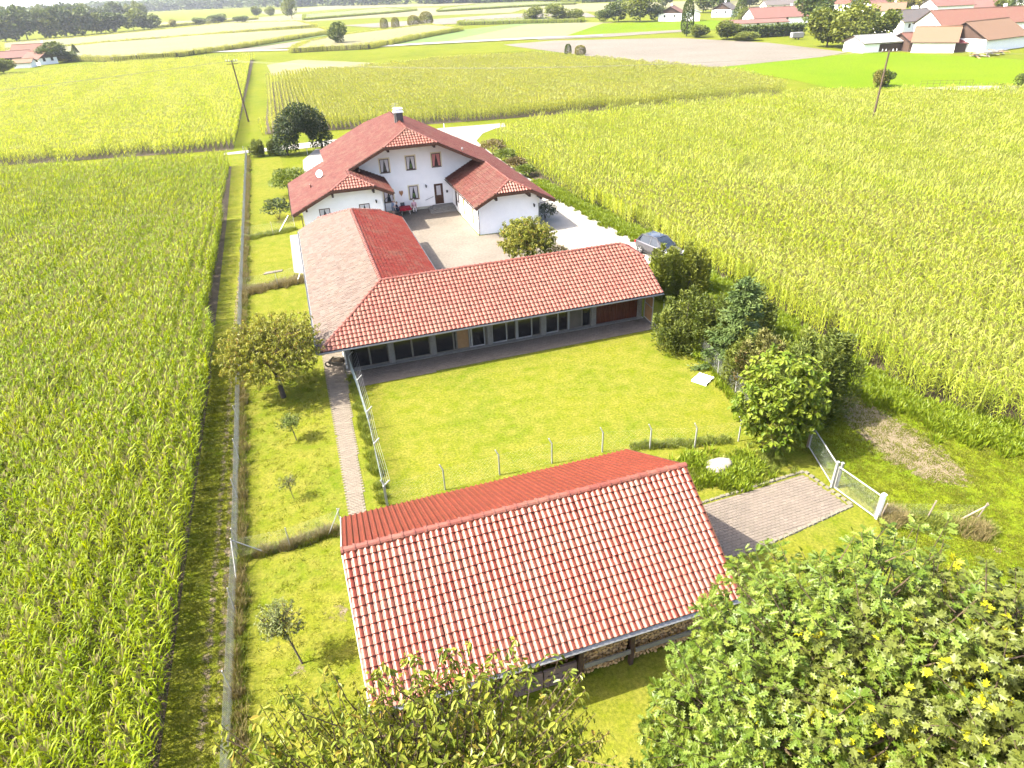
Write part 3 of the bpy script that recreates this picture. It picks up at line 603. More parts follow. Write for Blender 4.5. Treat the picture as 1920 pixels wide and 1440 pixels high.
def woodstack(x0, x1, y0, z0, z1, m, label):
    t = thing('firewood_stack', label, 'firewood', ((x0+x1)/2, y0+.5, z0)); off = OFF[t.name]
    core = MB(); core.box(x0+.03, x1-.03, y0+.06, y0+.9, z0, z1-.03); core.build('stack_core', 'dark_wood', t)
    Ms = []
    z = z0+.07
    while z < z1-.04:
        x = x0+.07
        while x < x1-.05:
            s = RNG.uniform(.75, 1.25); M_ = Matrix.Translation((x-off[0], y0+RNG.normal(0, .035)-off[1], z-off[2]+RNG.normal(0, .015))) @ Matrix.Rotation(RNG.uniform(0, 6.28), 4, 'Y') @ Matrix.Diagonal((s, 1, s, 1)); Ms.append(np.array(M_)); x += RNG.uniform(.10, .15)
        z += RNG.uniform(.095, .125)
    n = 5; tv = []
    for yy in (-.04, .3): tv += [(.065*math.cos(6.283*k/n), yy, .05*math.sin(6.283*k/n)) for k in range(n)]
    tf = [(0, 1, 2, 3, 4)]+[(k, n+k, n+(k+1)%n, (k+1)%n) for k in range(n)]
    V, F, T = stamp(tv, tf, Ms, RNG.random(len(Ms))); o = link('split_logs', mesh_np('split_logs', V, F, m, T), t); tag(o, kind='stuff')
woodstack(5.85, 7.5, 12.74, .12, 2.4, 'firewood_end', 'yellow split firewood stacked behind the grey rail in the middle of the shed')
woodstack(7.7, 10.4, 12.74, .12, 2.4, 'firewood_end', 'yellow split firewood stacked at the shed end beside the oak tree')
woodstack(2.85, 5.65, 13.0, .75, 2.4, 'firewood_end_red', 'reddish brown firewood stacked above the slotted concrete panels')
woodstack(-.2, 2.65, 13.0, .3, 2.4, 'firewood_end_red', 'dark firewood stack behind the cherry twigs at the shed corner')
for k, (x, w_, t_) in enumerate(((-.15, 1.4, 'slotted pinkish concrete panel behind the cherry tree twigs at the shed'), (1.32, 1.35, 'slotted pinkish concrete panel leaning under the shed gutter end'), (2.85, 1.6, 'slotted pinkish concrete panel with four open slots below the firewood'), (4.5, 1.15, 'short slotted concrete panel next to the grey rail board'))):
    p = thing('concrete_panel', t_, 'concrete panel', (x+w_/2, 12.95, 0), 0, 'slotted concrete panels along the shed'); m_ = MB()
    q0, q1 = 12.70, 12.78; zz = [.05, .3, .38, .55, .63, .88]
    for a, b2 in ((.05, .3), (.38, .55), (.63, .88)): m_.box(x, x+w_, q0, q1, a, b2)
    for a, b2 in ((.3, .38), (.55, .63)):
        for u0, u1 in ((0, .1), (.46, .54), (.9, 1)): m_.box(x+w_*u0, x+w_*u1, q0, q1, a, b2)
    m_.build('slotted_slab', 'pink_concrete', p)
    m_ = MB(); m_.box(x+.05, x+.17, 12.79, 12.98, 0.0, .2); m_.box(x+w_-.17, x+w_-.05, 12.79, 12.98, 0.0, .2); m_.build('foot', 'pink_concrete', p)
t = thing('tarpaulin', 'dark blue tarpaulin hanging at the end of the firewood shed', 'tarpaulin', (10.9, 12.9, 1.4)); m_ = MB()
vv = []; nx, nz = 7, 6
for j in range(nz+1):
    for i in range(nx+1): vv.append((10.45+.65*i/nx, 12.42+.06*math.sin(i*2.1+j*.6)-.1*(1-j/nz), 1.3+1.05*j/nz))
m_.add(vv, [(j*(nx+1)+i, j*(nx+1)+i+1, (j+1)*(nx+1)+i+1, (j+1)*(nx+1)+i) for j in range(nz) for i in range(nx)]); m_.build('cloth', 'blue_tarp', t, smooth=True)
# ================================================================== L-shaped outbuilding (kennel barn)
BX0, BX1, BY0, BZE, BZR, BXR, BYR, BXE, BYE, BYN = -0.85, 21.1, 34.95, 2.5, 4.6, 3.6, 39.2, 8.05, 43.45, 58.8
barn = thing('kennel_barn', 'long L-shaped outbuilding with pink tiled hip roof and glazed kennel bays', 'barn', (7, 42, 0))
hb = 3.94; hy = 37.55
def fz(y): return BZE+(y-BY0)*(BZR-BZE)/(BYR-BY0)
hyF = BY0+(hb-BZE)*(BYR-BY0)/(BZR-BZE); hyB = 2*BYR-hyF
roof_plane(barn, [(BX0, BY0, BZE), (BX1, BY0, BZE), (BX1, hyF, hb), (20.0, BYR, BZR), (BXR, BYR, BZR)], (BX0, BY0, BZE), (BX1, BY0, BZE), 'tile_barn', 0.262, 0.31, single=300)
nb = 3.35; nxl = BX0+(nb-BZE)*(BXR-BX0)/(BZR-BZE); nxr = 2*BXR-nxl
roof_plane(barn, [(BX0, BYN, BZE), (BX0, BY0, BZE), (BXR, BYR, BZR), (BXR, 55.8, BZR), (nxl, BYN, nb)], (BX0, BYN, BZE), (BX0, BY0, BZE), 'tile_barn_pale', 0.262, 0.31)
roof_plane(barn, [(BXE, BYE, BZE), (BXE, BYN, BZE), (nxr, BYN, nb), (BXR, 55.8, BZR), (BXR, BYR, BZR)], (BXE, BYE, BZE), (BXE, BYN, BZE), 'tile_barn_red', 0.262, 0.31)
roof_plane(barn, [(BX1, BYE, BZE), (BXE, BYE, BZE), (BXR, BYR, BZR), (20.0, BYR, BZR), (BX1, hyB, hb)], (BX1, BYE, BZE), (BXE, BYE, BZE), 'tile_barn_red', 0.262, 0.31)
roof_plane(barn, [(BX1, hyF, hb), (BX1, hyB, hb), (20.0, BYR, BZR)], (BX1, hyF, hb), (BX1, hyB, hb), 'tile_barn_red', 0.262, 0.31)
roof_plane(barn, [(nxr, BYN, nb), (nxl, BYN, nb), (BXR, 55.8, BZR)], (nxr, BYN, nb), (nxl, BYN, nb), 'tile_barn_red', 0.262, 0.31)
ridge_tiles(barn, (BXR, BYR, BZR+.03), (20.0, BYR, BZR+.03)); ridge_tiles(barn, (BX0+.1, BY0+.1, BZE+.06), (BXR, BYR, BZR+.04), L=.4)
ridge_tiles(barn, (BX1, hyF, hb+.04), (20.0, BYR, BZR+.03)); ridge_tiles(barn, (BXR, BYR, BZR+.03), (BXR, 55.8, BZR+.03)); ridge_tiles(barn, (nxr, BYN, nb+.04), (BXR, 55.8, BZR+.03)); ridge_tiles(barn, (nxl, BYN, nb+.04), (BXR, 55.8, BZR+.03))
gutter(barn, (BX0-.05, BY0-.09, BZE-.02), (BX1, BY0-.09, BZE-.03), .075, 'zinc'); gutter(barn, (BX0-.09, BYN, BZE-.02), (BX0-.09, BY0, BZE-.03), .075, 'zinc'); gutter(barn, (BXE+.09, BYE, BZE-.02), (BXE+.09, BYN, BZE-.03), .075, 'zinc')
PX = [0.78, 3.38, 6.02, 9.75, 13.43, 17.02, 20.45]
for i, x in enumerate(PX):
    hw = .17 if i not in (0, 6) else .14
    m_ = MB(); m_.box(x-hw, x+hw, 36.75, 37.1, 0, 2.72); m_.build('pillar', 'concrete', barn)
m_ = MB(); m_.box(.5, 20.7, 36.8, 37.0, 2.723, 3.0); m_.build('lintel', 'dark_wood', barn)
m_ = MB(); m_.box(.5, 20.7, 36.6, 43.0, 0.0, .05); m_.build('floor_slab', 'concrete', barn)
m_ = MB(); m_.box(.76, 20.44, 40.0, 40.2, .05, 2.95); m_.box(.55, .75, 37.1, 58.2, 0, 2.45); m_.box(20.45, 20.65, 37.12, 42.6, 0, 2.45); m_.box(7.1, 20.44, 42.4, 42.6, 0, 2.45); m_.box(7.1, 7.3, 42.61, 58.0, 0, 2.45); m_.box(.76, 7.3, 58.01, 58.2, 0, 2.5); m_.build('wall', 'white_render', barn)
for x in (3.4, 6.0, 9.75, 13.4, 17.0):
    m_ = MB(); m_.box(x-.05, x+.05, 37.12, 39.99, .05, 2.6); m_.build('partition', 'grey_wood', barn)
def bay(x0, x1, specs):
    """specs: list of (fraction width, material or None for an open dark bay)"""
    tot = sum(s[0] for s in specs); x = x0
    for fw_, k in specs:
        a, b2 = x, x+(x1-x0)*fw_/tot; x = b2; y0, y1 = 36.86, 36.94
        f = MB(); f.box(a, a+.055, y0, y1, .06, 2.7); f.box(b2-.055, b2-.002, y0, y1, .06, 2.7); f.box(a+.055, b2-.055, y0, y1, 2.63, 2.7); f.box(a+.055, b2-.055, y0, y1, .06, .14)
        fo = f.build('door_frame' if k in ('open', 'ply') else 'window_frame', 'grey_wood' if k != 'alu' else 'galvanised', barn)
        if k == 'open': continue
        p = MB(); p.box(a+.055, b2-.055, y0+.03, y0+.05, .14, 2.63)
        p.build('pane' if k != 'ply' else 'plywood_panel', {'glass': 'dark_glass', 'alu': 'dark_glass', 'ply': 'plywood', 'grey': 'interior_dark'}[k], fo)
bay(.93, 3.2, [(1, 'glass'), (1, 'glass')]); bay(3.56, 5.84, [(1, 'glass'), (1, 'glass')])
bay(6.2, 9.57, [(1.35, 'glass'), (.22, 'open'), (.95, 'ply'), (.18, 'alu'), (1.0, 'alu'), (.16, 'open')])
bay(9.93, 13.25, [(1, 'alu'), (.62, 'glass'), (.12, 'alu'), (1, 'alu'), (.6, 'glass')])
bay(13.61, 16.84, [(1, 'alu'), (.75, 'glass'), (.14, 'alu'), (1.0, 'grey'), (.7, 'glass')])
nd = 16; dx = (20.3-17.2)/nd
for half in range(2):
    a = 17.2+half*(20.3-17.2)/2; d = MB(); d.box(a+.01, a+(20.3-17.2)/2-.01, 36.92, 36.96, .08, 2.7); do = d.build('door', 'red_boards', barn)
    for k in range(nd//2):
        q = MB(); q.box(a+k*dx+.012, a+(k+1)*dx-.008, 36.88-.004*(k % 2), 36.918, .09, 2.69); q.build('board', 'red_boards', do)
gt = thing('kennel_gate', 'open plywood gate swung out at the right end of the kennel barn', 'gate', (20.75, 36.6, 0))
m_ = MB(); P0, P1 = Vector((20.78, 36.7, 0)), Vector((20.72, 35.5, 0))
for z in (.12, 1.2, 1.95): m_.beam(P0+Vector((0, 0, z)), P1+Vector((0, 0, z)), .045, .045)
for p in (P0, P1): m_.beam(p+Vector((0, 0, .05)), p+Vector((0, 0, 2.0)), .05, .05)
m_.build('gate_frame', 'galvanised', gt); m_ = MB(); m_.obox((P0+P1)/2+Vector((.03, 0, 1.04)), (P1-P0)/2*.97, (.012, 0, 0), (0, 0, .9)); m_.build('gate_panel', 'plywood', gt)
# paving in front of the barn and along its left side
tv, tf = [], []
def paver_template(w, l, h=.03, b=.008):
    x, y = w/2, l/2
    v = [(-x, -y, 0), (x, -y, 0), (x, y, 0), (-x, y, 0), (-x+b, -y+b, h), (x-b, -y+b, h), (x-b, y-b, h), (-x+b, y-b, h)]
    return v, [(4, 5, 6, 7), (0, 1, 5, 4), (1, 2, 6, 5), (2, 3, 7, 6), (3, 0, 4, 7)]
def pave(name, poly, z, m, w, l, ang=0.0, single=0, under='joint_sand', label=None, stagger=True):
    base = sheet(name, poly, z, under); xs = [p[0] for p in poly]; ys = [p[1] for p in poly]; cx, cy = sum(xs)/len(xs), sum(ys)/len(ys)
    R_ = max(max(xs)-min(xs), max(ys)-min(ys)); gu, gv = np.meshgrid(np.arange(-R_, R_, w+.006), np.arange(-R_, R_, l+.006))
    if stagger: gu = gu+((np.round(gv/(l+.006)).astype(int) % 2)*w*.5)
    ca, sa = math.cos(ang), math.sin(ang); X = (cx+gu*ca-gv*sa).ravel(); Y = (cy+gu*sa+gv*ca).ravel(); k = inpoly(X, Y, poly); X, Y = X[k], Y[k]
    n = len(X); tv, tf = paver_template(w, l); Ms = np.zeros((n, 4, 4)); a = ang+RNG.normal(0, .012, n)
    Ms[:, 0, 0] = np.cos(a); Ms[:, 0, 1] = -np.sin(a); Ms[:, 1, 0] = np.sin(a); Ms[:, 1, 1] = np.cos(a); Ms[:, 2, 2] = 1; Ms[:, 3, 3] = 1
    Ms[:, 0, 3] = X; Ms[:, 1, 3] = Y; Ms[:, 2, 3] = z-.012+RNG.normal(0, .004, n)
    order = np.argsort(np.hypot(X, Y)); one, rest = order[:single], order[single:]
    if len(rest):
        V, F, T = stamp(tv, tf, Ms[rest], RNG.random(len(rest))); o = link('pavers', mesh_np('pavers', V, F, m, T), base); tag(o, kind='stuff')
    if len(one):
        me = mesh_np('paver', np.array(tv), tf, m)
        for i in one: o = link('paver', me, base); o.location = Ms[i, :3, 3]; o.rotation_euler = (0, 0, float(a[i]))
    return base
pave('barn_pavement', [(.3, 34.75), (21.0, 34.85), (21.0, 36.6), (.3, 36.6)], .012, 'paver_grey', .2, .2, 0)
pave('garden_path', [(-.78, 20.6), (.0, 20.5), (.02, 24.1), (.30, 33.0), (.42, 36.0), (.6, 40.0), (-.75, 40.0), (-.72, 37.0), (-.68, 30.0), (-.74, 24)], .014, 'paver_red', .2, .1, 0, single=300)
pave('paved_pad', gxy([(1313, 950), (1505, 890), (1592, 950), (1375, 1047)])[:3]+gxy([(1375, 1047)])+[(11.3, 15.6), (11.3, 18.7)], .012, 'paver_grey', .21, .14, .03, single=300)
# kerb setts round the pad
def setts(a, b, label_kerb):
    a, b = Vector((*a, 0)), Vector((*b, 0)); d = b-a; n = int(d.length/.27); tv, tf = paver_template(.24, .16, .07, .015); me = mesh_np('kerb_stone', np.array(tv), tf, 'kerb_stone')
    k = bpy.data.objects.new('kerb', None); C.objects.link(k); tag(k, kind='structure'); k.location = a
    for i in range(n):
        o = link('kerb_stone', me, k); o.location = d*(i+.5)/n+Vector((0, 0, .0)); o.rotation_euler = (0, 0, math.atan2(d.y, d.x)+random.gauss(0, .05)); o.scale = (random.uniform(.8, 1.05), random.uniform(.8, 1.1), random.uniform(.8, 1.2))
E1 = [tuple(gp(*p)[:2]) for p in ((1310, 945), (1508, 884), (1598, 948), (1372, 1052))]
setts(E1[0], E1[1], 'far'); setts(E1[1], E1[2], 'right'); setts(E1[3], E1[2], 'near')
# ================================================================== farmhouse
def zL(x): return 2.8+.4648*(x+1.17)
def zR(x): return 2.8+.495*(22.2-x)
house = thing('farmhouse', 'large white rendered farmhouse with red half-hipped roofs round a courtyard', 'house', (10.5, 70, 0))
XR = 10.88; ZRr = zL(XR); VF = 66.0; VN = 81.0
WLX, WLZ = 4.52, zL(4.52); WLE, WLEZ = 8.17, 3.72; WLY = 62.8
WRX, WRZ = 18.15, zR(18.15); WRE, WREZ = 14.5, 2.93; WRY = 57.2
hm = zL(8.2); xm2 = 22.2-(hm-2.8)/.495
hl = 4.52; xl1 = -1.17+(hl-2.8)/.4648; xl2 = WLX+(WLZ-hl)*(WLE-WLX)/(WLZ-WLEZ)
hr = 3.95; xr2 = 22.2-(hr-2.8)/.495; xr1 = WRX-(WRZ-hr)*(WRX-WRE)/(WRZ-WREZ)
L3 = lambda x, y: (x, y, zL(x)); R3 = lambda x, y: (x, y, zR(x))
kw = dict(w=.30, l=.34, h=.04)
roof_plane(house, [L3(-1.17, 75), L3(-1.17, WLY), L3(xl1, WLY), L3(WLX, 64.2), L3(WLX, VF), L3(8.2, VF), L3(XR, 67.9), L3(XR, 78.5), L3(8.2, VN), L3(3.0, VN), L3(3.0, 75)], L3(-1.17, 75), L3(-1.17, WLY), 'tile_house', **kw)
roof_plane(house, [R3(22.2, WRY), R3(22.2, VN+1), R3(xm2, VN+1), R3(XR, 78.5), R3(XR, 67.9), R3(xm2, VF), R3(WRX, VF), R3(WRX, 58.3), R3(xr2, WRY)], R3(22.2, WRY), R3(22.2, VN+1), 'tile_house', **kw)
roof_plane(house, [(8.2, VF, hm), (xm2, VF, hm), (XR, 67.9, ZRr)], (8.2, VF, hm), (xm2, VF, hm), 'tile_barn', w=.27, l=.32)
roof_plane(house, [(xm2, VN, hm), (8.2, VN, hm), (XR, 78.5, ZRr)], (xm2, VN, hm), (8.2, VN, hm), 'tile_house', **kw)
roof_plane(house, [(xl1, WLY, hl), (xl2, WLY, hl), (WLX, 64.2, WLZ)], (xl1, WLY, hl), (xl2, WLY, hl), 'tile_barn', w=.27, l=.32)
roof_plane(house, [(xr1, WRY, hr), (xr2, WRY, hr), (WRX, 58.3, WRZ)], (xr1, WRY, hr), (xr2, WRY, hr), 'tile_barn', w=.27, l=.32)
roof_plane(house, [(WLE, WLY, WLEZ), (WLE, 69.05, WLEZ), (WLX, 69.05, WLZ), (WLX, 64.2, WLZ), (xl2, WLY, hl)], (WLE, WLY, WLEZ), (WLE, 69.05, WLEZ), 'tile_house', **kw)
roof_plane(house, [(WRE, 69.05, WREZ), (WRE, WRY, WREZ), (xr1, WRY, hr), (WRX, 58.3, WRZ), (WRX, 69.05, WRZ)], (WRE, 69.05, WREZ), (WRE, WRY, WREZ), 'tile_house', **kw)
for a, b in (((XR, 67.9, ZRr+.03), (XR, 78.5, ZRr+.03)), ((8.2, VF, hm+.04), (XR, 67.9, ZRr+.03)), ((xm2, VF, hm+.04), (XR, 67.9, ZRr+.03)), ((WLX, 64.2, WLZ+.03), (WLX, VF, WLZ+.03)),
             ((xl1, WLY, hl+.04), (WLX, 64.2, WLZ+.03)), ((xl2, WLY, hl+.04), (WLX, 64.2, WLZ+.03)), ((WRX, 58.3, WRZ+.03), (WRX, VF, WRZ+.03)), ((xr1, WRY, hr+.04), (WRX, 58.3, WRZ+.03)), ((xr2, WRY, hr+.04), (WRX, 58.3, WRZ+.03))):
    ridge_tiles(house, a, b, 'ridge_tile', .36, .12)
# verge / fascia boards
for a, b in (((8.2, VF-.03, hm-.12), (WLX, VF-.03, WLZ-.12)), ((xm2, VF-.03, hm-.12), (WRX, VF-.03, WRZ-.12)), ((8.2, VF-.03, hm-.12), (xm2, VF-.03, hm-.12)),
             ((-1.17, WLY-.03, 2.66), (xl1, WLY-.03, hl-.13)), ((xl1, WLY-.03, hl-.13), (xl2, WLY-.03, hl-.13)), ((xl2, WLY-.03, hl-.13), (WLE, WLY-.03, WLEZ-.13)),
             ((22.2, WRY-.03, 2.66), (xr2, WRY-.03, hr-.13)), ((xr1, WRY-.03, hr-.13), (xr2, WRY-.03, hr-.13)), ((xr1, WRY-.03, hr-.13), (WRE, WRY-.03, WREZ-.13))):
    m_ = MB(); m_.beam(a, b, .05, .26); m_.build('verge_board', 'brown_wood', house)
for x, y, z in ((8.6, VF+.15, hm-.32), (13.1, VF+.15, hm-.32), (5.6, VF+.2, 5.3), (xl1+.1, WLY+.2, hl-.5), (0.1, WLY+.2, 3.0), (xl2-.1, WLY+.2, hl-.5), (xr1+.1, WRY+.2, hr-.5), (xr2-.1, WRY+.2, hr-.5), (20.9, WRY+.2, 3.1)):
    m_ = MB(); m_.box(x-.09, x+.09, y-.12, y+1.0 if z < 4.8 else 69.0, z-.14, z+.14); m_.build('purlin', 'dark_wood', house)
gutter(house, (-1.25, 62.8, 2.74), (-1.25, 75, 2.74), .07, 'dark_wood'); gutter(house, (22.28, 57.2, 2.74), (22.28, 82, 2.74), .07, 'dark_wood'); gutter(house, (WLE+.08, 62.8, WLEZ-.06), (WLE+.08, 69, WLEZ-.06), .06, 'dark_wood'); gutter(house, (WRE-.08, 57.2, WREZ-.06), (WRE-.08, 69, WREZ-.06), .06, 'dark_wood')
for P in ([(7.95, 63.0, WLEZ-.1), (7.9, 63.3, 3.4), (7.35, 63.72, 2.9), (7.32, 63.72, 0)], [(14.5, 57.5, 2.82), (14.75, 57.9, 2.6), (15.05, 58.28, 2.35), (15.05, 58.28, 0)], [(22.2, 57.4, 2.66), (21.6, 58.0, 2.5), (21.0, 58.3, 2.3), (21.0, 58.3, 0)], [(-1.2, 63.0, 2.66), (-.8, 63.4, 2.5), (-.45, 63.72, 2.3), (-.45, 63.72, 0)]):
    m_ = MB(); m_.tube(P, .045, 7); m_.build('downpipe', 'black_metal', house)
def gable(x0, x1, y0, y1, top):      # wall whose top follows the roof
    xs = [x0]+[x for x, z in top if x0 < x < x1]+[x1]; f = lambda x: float(np.interp(x, [p[0] for p in top], [p[1] for p in top]))
    pl = [(x0, 0), (x1, 0)]+[(x, f(x)) for x in xs[::-1]]; mb = MB(); n = len(pl)
    mb.add([(x, y0, z) for x, z in pl]+[(x, y1, z) for x, z in pl], [tuple(range(n)), tuple(range(n, 2*n))[::-1]]+[((i+1)%n, i, n+i, n+(i+1)%n) for i in range(n)]); return mb
WN = [(8.43, 4.82, .92, 1.34, 'grey'), (11.09, 4.84, .92, 1.34, 'green'), (13.75, 4.86, .92, 1.34, 'pink'), (11.08, 1.85, .95, 1.35, 'green'), (8.45, 1.75, .95, 1.2, 'grey')]
DX0, DX1, DZ0, DZ1 = 13.25, 14.2, .34, 2.46
holes = [(x-w_/2, x+w_/2, 68.5, 70.5, z-h_/2, z+h_/2) for x, z, w_, h_, s in WN]+[(DX0, DX1, 68.5, 70.5, DZ0, DZ1)]
cutwall(house, gable(-.2, 20.85, 69.1, 69.42, [(-.2, zL(-.2)-.2), (8.2, hm-.2), (xm2, hm-.2), (20.85, zR(20.85)-.2)]), holes, 'white_render')
for x, z, w_, h_, s in WN: window(house, (x, 69.1, z), w_, h_, 'y', -1, s)
m_ = MB(); m_.box(7.3, 15.0, 69.9, 70.0, 0, 5.7); m_.build('room_wall', 'interior_dark', house)
# surround bands round the windows (pale yellow)
mat('pale_yellow', (0.74, 0.66, 0.44), (0.66, 0.58, 0.38), rough=.9, scale=3)
for x, z, w_, h_, s in WN:
    m_ = MB(); W, H = w_/2, h_/2
    for a, b, c_, d in ((-W-.12, -W-.003, -H, H+.12), (W+.003, W+.12, -H, H+.12), (-W, W, H+.003, H+.12)): m_.box(x+a, x+b, 69.085, 69.099, z+c_, z+d)
    m_.build('window_surround', 'pale_yellow', house)
m_ = MB(); m_.box(7.33, 13.0, 69.07, 69.098, 0.02, .28); m_.build('plinth', 'plinth', house)
# front door
d = MB(); d.box(DX0, DX0+.1, 69.14, 69.24, DZ0, DZ1); d.box(DX1-.1, DX1, 69.14, 69.24, DZ0, DZ1); d.box(DX0+.1, DX1-.1, 69.14, 69.24, DZ1-.1, DZ1); d.box(DX0+.1, DX1-.1, 69.15, 69.22, DZ0, DZ0+.92); do = d.build('door', 'brown_wood', house)
m_ = MB(); m_.box(DX0+.1, DX0+.24, 69.15, 69.22, DZ0+.92, DZ1-.1); m_.box(DX1-.24, DX1-.1, 69.15, 69.22, DZ0+.92, DZ1-.1); m_.box(DX0+.24, DX1-.24, 69.15, 69.22, DZ1-.22, DZ1-.1); m_.build('door_leaf', 'brown_wood', do)
m_ = MB(); m_.box(DX0+.24, DX1-.24, 69.18, 69.2, DZ0+.92, DZ1-.22); m_.build('door_glass', 'curtain', do)
for q in (.12, .53):
    m_ = MB(); m_.box(DX0+.2, DX1-.2, 69.132, 69.149, DZ0+q, DZ0+q+.3); m_.build('door_panel', 'brown_wood', do)
m_ = MB(); m_.tube([(DX0+.17, 69.13, DZ0+1.0), (DX0+.17, 69.09, DZ0+1.0), (DX0+.3, 69.09, DZ0+1.0)], .014, 6); m_.build('handle', 'galvanised', do)
st = thing('entrance_steps', 'grey stone steps leading up to the brown front door', 'steps', (13.8, 68.3, 0))
for k in range(3):
    m_ = MB(); m_.box(12.35+.28*k, 15.08, 66.9+.4*k, 69.05, .11*k, .11*(k+1)); m_.build('step', 'concrete', st)
hr_ = thing('handrail', 'slim metal handrail on the white wall beside the front door', 'handrail', (12.6, 69, 1)); m_ = MB(); m_.tube([(12.2, 69.02, .92), (13.1, 69.02, 1.22)], .022, 6); m_.build('rail', 'galvanised', hr_)
m_ = MB(); m_.tube([(12.35, 69.02, .97), (12.35, 69.1, .9)], .012, 5); m_.tube([(12.95, 69.02, 1.17), (12.95, 69.1, 1.1)], .012, 5); m_.build('bracket', 'galvanised', hr_)
# walls of the wings
cutwall(house, gable(-.3, 7.2, 63.8, 64.1, [(-.3, zL(-.3)-.2), (xl1, hl-.2), (xl2, hl-.2), (7.2, WLEZ+.2)]), [(4.9, 5.9, 63.4, 64.5, 1.6, 2.75), (1.2, 2.2, 63.4, 64.5, 1.6, 2.75)], 'white_render')
window(house, (5.4, 63.8, 2.17), 1.0, 1.15, 'y', -1, 'grey'); window(house, (1.7, 63.8, 2.17), 1.0, 1.15, 'y', -1, 'grey')
cutwall(house, gable(15.1, 20.9, 58.4, 58.7, [(15.1, WREZ+.1), (xr1, hr-.2), (xr2, hr-.2), (20.9, zR(20.9)-.2)]), [], 'white_render')
m_ = MB(); m_.box(6.9, 7.2, 64.11, 69.09, 0, 3.6); cutwall(house, m_, [], 'white_render')
m_ = MB(); m_.box(-.3, 0, 64.11, 74.5, 0, 2.95); m_.box(0.0, 3.3, 74.2, 74.5, 0, 3.0); m_.box(3.3, 3.6, 74.2, 80, 0, 4.2); m_.box(3.61, 20.6, 79.7, 80, 0, 3.4); m_.build('wall', 'white_render', house)
m_ = MB(); m_.box(15.1, 15.4, 58.71, 69.09, 0, 2.95)
rw = [(67.2, 1.35, .9, 1.9, 'door'), (66.05, 1.55, .6, .75, 'win'), (64.0, 1.2, .75, 1.7, 'shut'), (62.5, 1.75, .5, .6, 'win'), (60.5, 1.15, .75, 1.6, 'shut'), (59.2, 1.75, .5, .7, 'win')]
cutwall(house, m_, [(14.5, 15.6, y-w_/2, y+w_/2, z-h_/2, z+h_/2) for y, z, w_, h_, k in rw], 'white_render')
mat('orange_wood', (0.42, 0.20, 0.08), (0.34, 0.15, 0.06), rough=.6, scale=4)
for y, z, w_, h_, k in rw:
    if k == 'win': window(house, (15.1, y, z), w_, h_, 'x', -1, 'grey', True)
    else:
        m_ = MB(); m_.box(15.14, 15.2, y-w_/2, y+w_/2, z-h_/2, z+h_/2); so_ = m_.build('door', 'dark_wood' if k == 'door' else 'orange_wood', house)
        m_ = MB(); m_.box(15.115, 15.139, y-w_/2+.08, y+w_/2-.08, z-h_/2+.1, z+h_/2-.1); m_.build('door_panel', 'dark_wood' if k == 'door' else 'orange_wood', so_)
m_ = MB(); m_.box(20.9, 21.2, 58.71, 80.0, 0, 3.1); m_.box(20.6, 20.9, 58.71, 80.0, 0, 3.1); m_.build('wall', 'white_render', house)
# fittings
ch = thing('chimney', 'black slate clad chimney with white cap on the farmhouse ridge', 'chimney', (10.9, 72.3, 8.2)); m_ = MB(); m_.box(10.48, 11.32, 71.95, 72.65, 7.9, 9.25); m_.build('stack', 'slate_black', ch)
m_ = MB(); m_.box(10.4, 11.4, 71.87, 72.73, 9.25, 9.36); m_.build('cap', 'white_paint', ch); m_ = MB(); m_.box(10.55, 11.25, 72.0, 72.6, 9.36, 9.58); m_.box(10.45, 11.35, 71.9, 72.7, 9.58, 9.64); m_.build('cowl', 'white_paint', ch)
an = thing('antenna', 'thin roof antenna mast next to the black chimney', 'antenna', (10.5, 71.6, 8.4)); m_ = MB(); m_.tube([(10.55, 71.6, 8.3), (10.55, 71.6, 10.3)], .02, 5); m_.build('mast', 'galvanised', an)
m_ = MB()
for k in range(4): m_.tube([(10.2+.0*k, 71.6+.1*k, 10.2-.16*k), (10.9, 71.6+.1*k, 10.2-.16*k)], .012, 4)
m_.build('dipoles', 'galvanised', an)
sd = thing('satellite_dish', 'white satellite dish on the left slope of the farmhouse roof', 'satellite dish', (1.9, 69.3, 3.6)); m_ = MB()
cc = Vector((2.0, 69.1, 4.75)); ax_ = Vector((-.35, -.75, .45)).normalized(); s1 = ax_.cross(Vector((0, 0, 1))).normalized(); s2 = s1.cross(ax_); v = []; f = []; nk = 14
for j, (r_, q) in enumerate(((.04, 0), (.2, .03), (.34, .09))):
    v += [cc+s1*r_*math.cos(6.283*k/nk)+s2*r_*1.1*math.sin(6.283*k/nk)+ax_*q for k in range(nk)]
    if j: f += [((j-1)*nk+k, (j-1)*nk+(k+1)%nk, j*nk+(k+1)%nk, j*nk+k) for k in range(nk)]
f.append(tuple(range(nk))); m_.add(v, f); m_.build('dish', 'white_paint', sd, smooth=True)
m_ = MB(); m_.tube([(1.9, 69.3, 4.1), (1.95, 69.25, 4.7)], .03, 6); m_.build('mount', 'galvanised', sd); m_ = MB(); m_.tube([cc-s2*.36+ax_*.08, cc+ax_*.55-s2*.1], .015, 5); m_.sphere(cc+ax_*.55-s2*.1, .05, 6, 4); m_.build('feed_arm', 'galvanised', sd)
for p, lb in (((.9, 68.0), 'short dark roof vent pipe beside the satellite dish'), ((16.2, 67.5), 'small metal roof vent bar on the right slope of the farmhouse')):
    z = zL(p[0]) if p[0] < 10 else zR(p[0]); t = thing('roof_vent', lb, 'vent', (p[0], p[1], z)); m_ = MB(); m_.tube([(p[0], p[1], z-.05), (p[0], p[1], z+.3)], .07, 8); m_.build('pipe', 'zinc' if p[0] > 10 else 'ridge_tile', t)
    m_ = MB(); m_.tube([(p[0], p[1], z+.3), (p[0], p[1], z+.38)], [.11, .03], 8); m_.build('cap', 'zinc' if p[0] > 10 else 'ridge_tile', t)
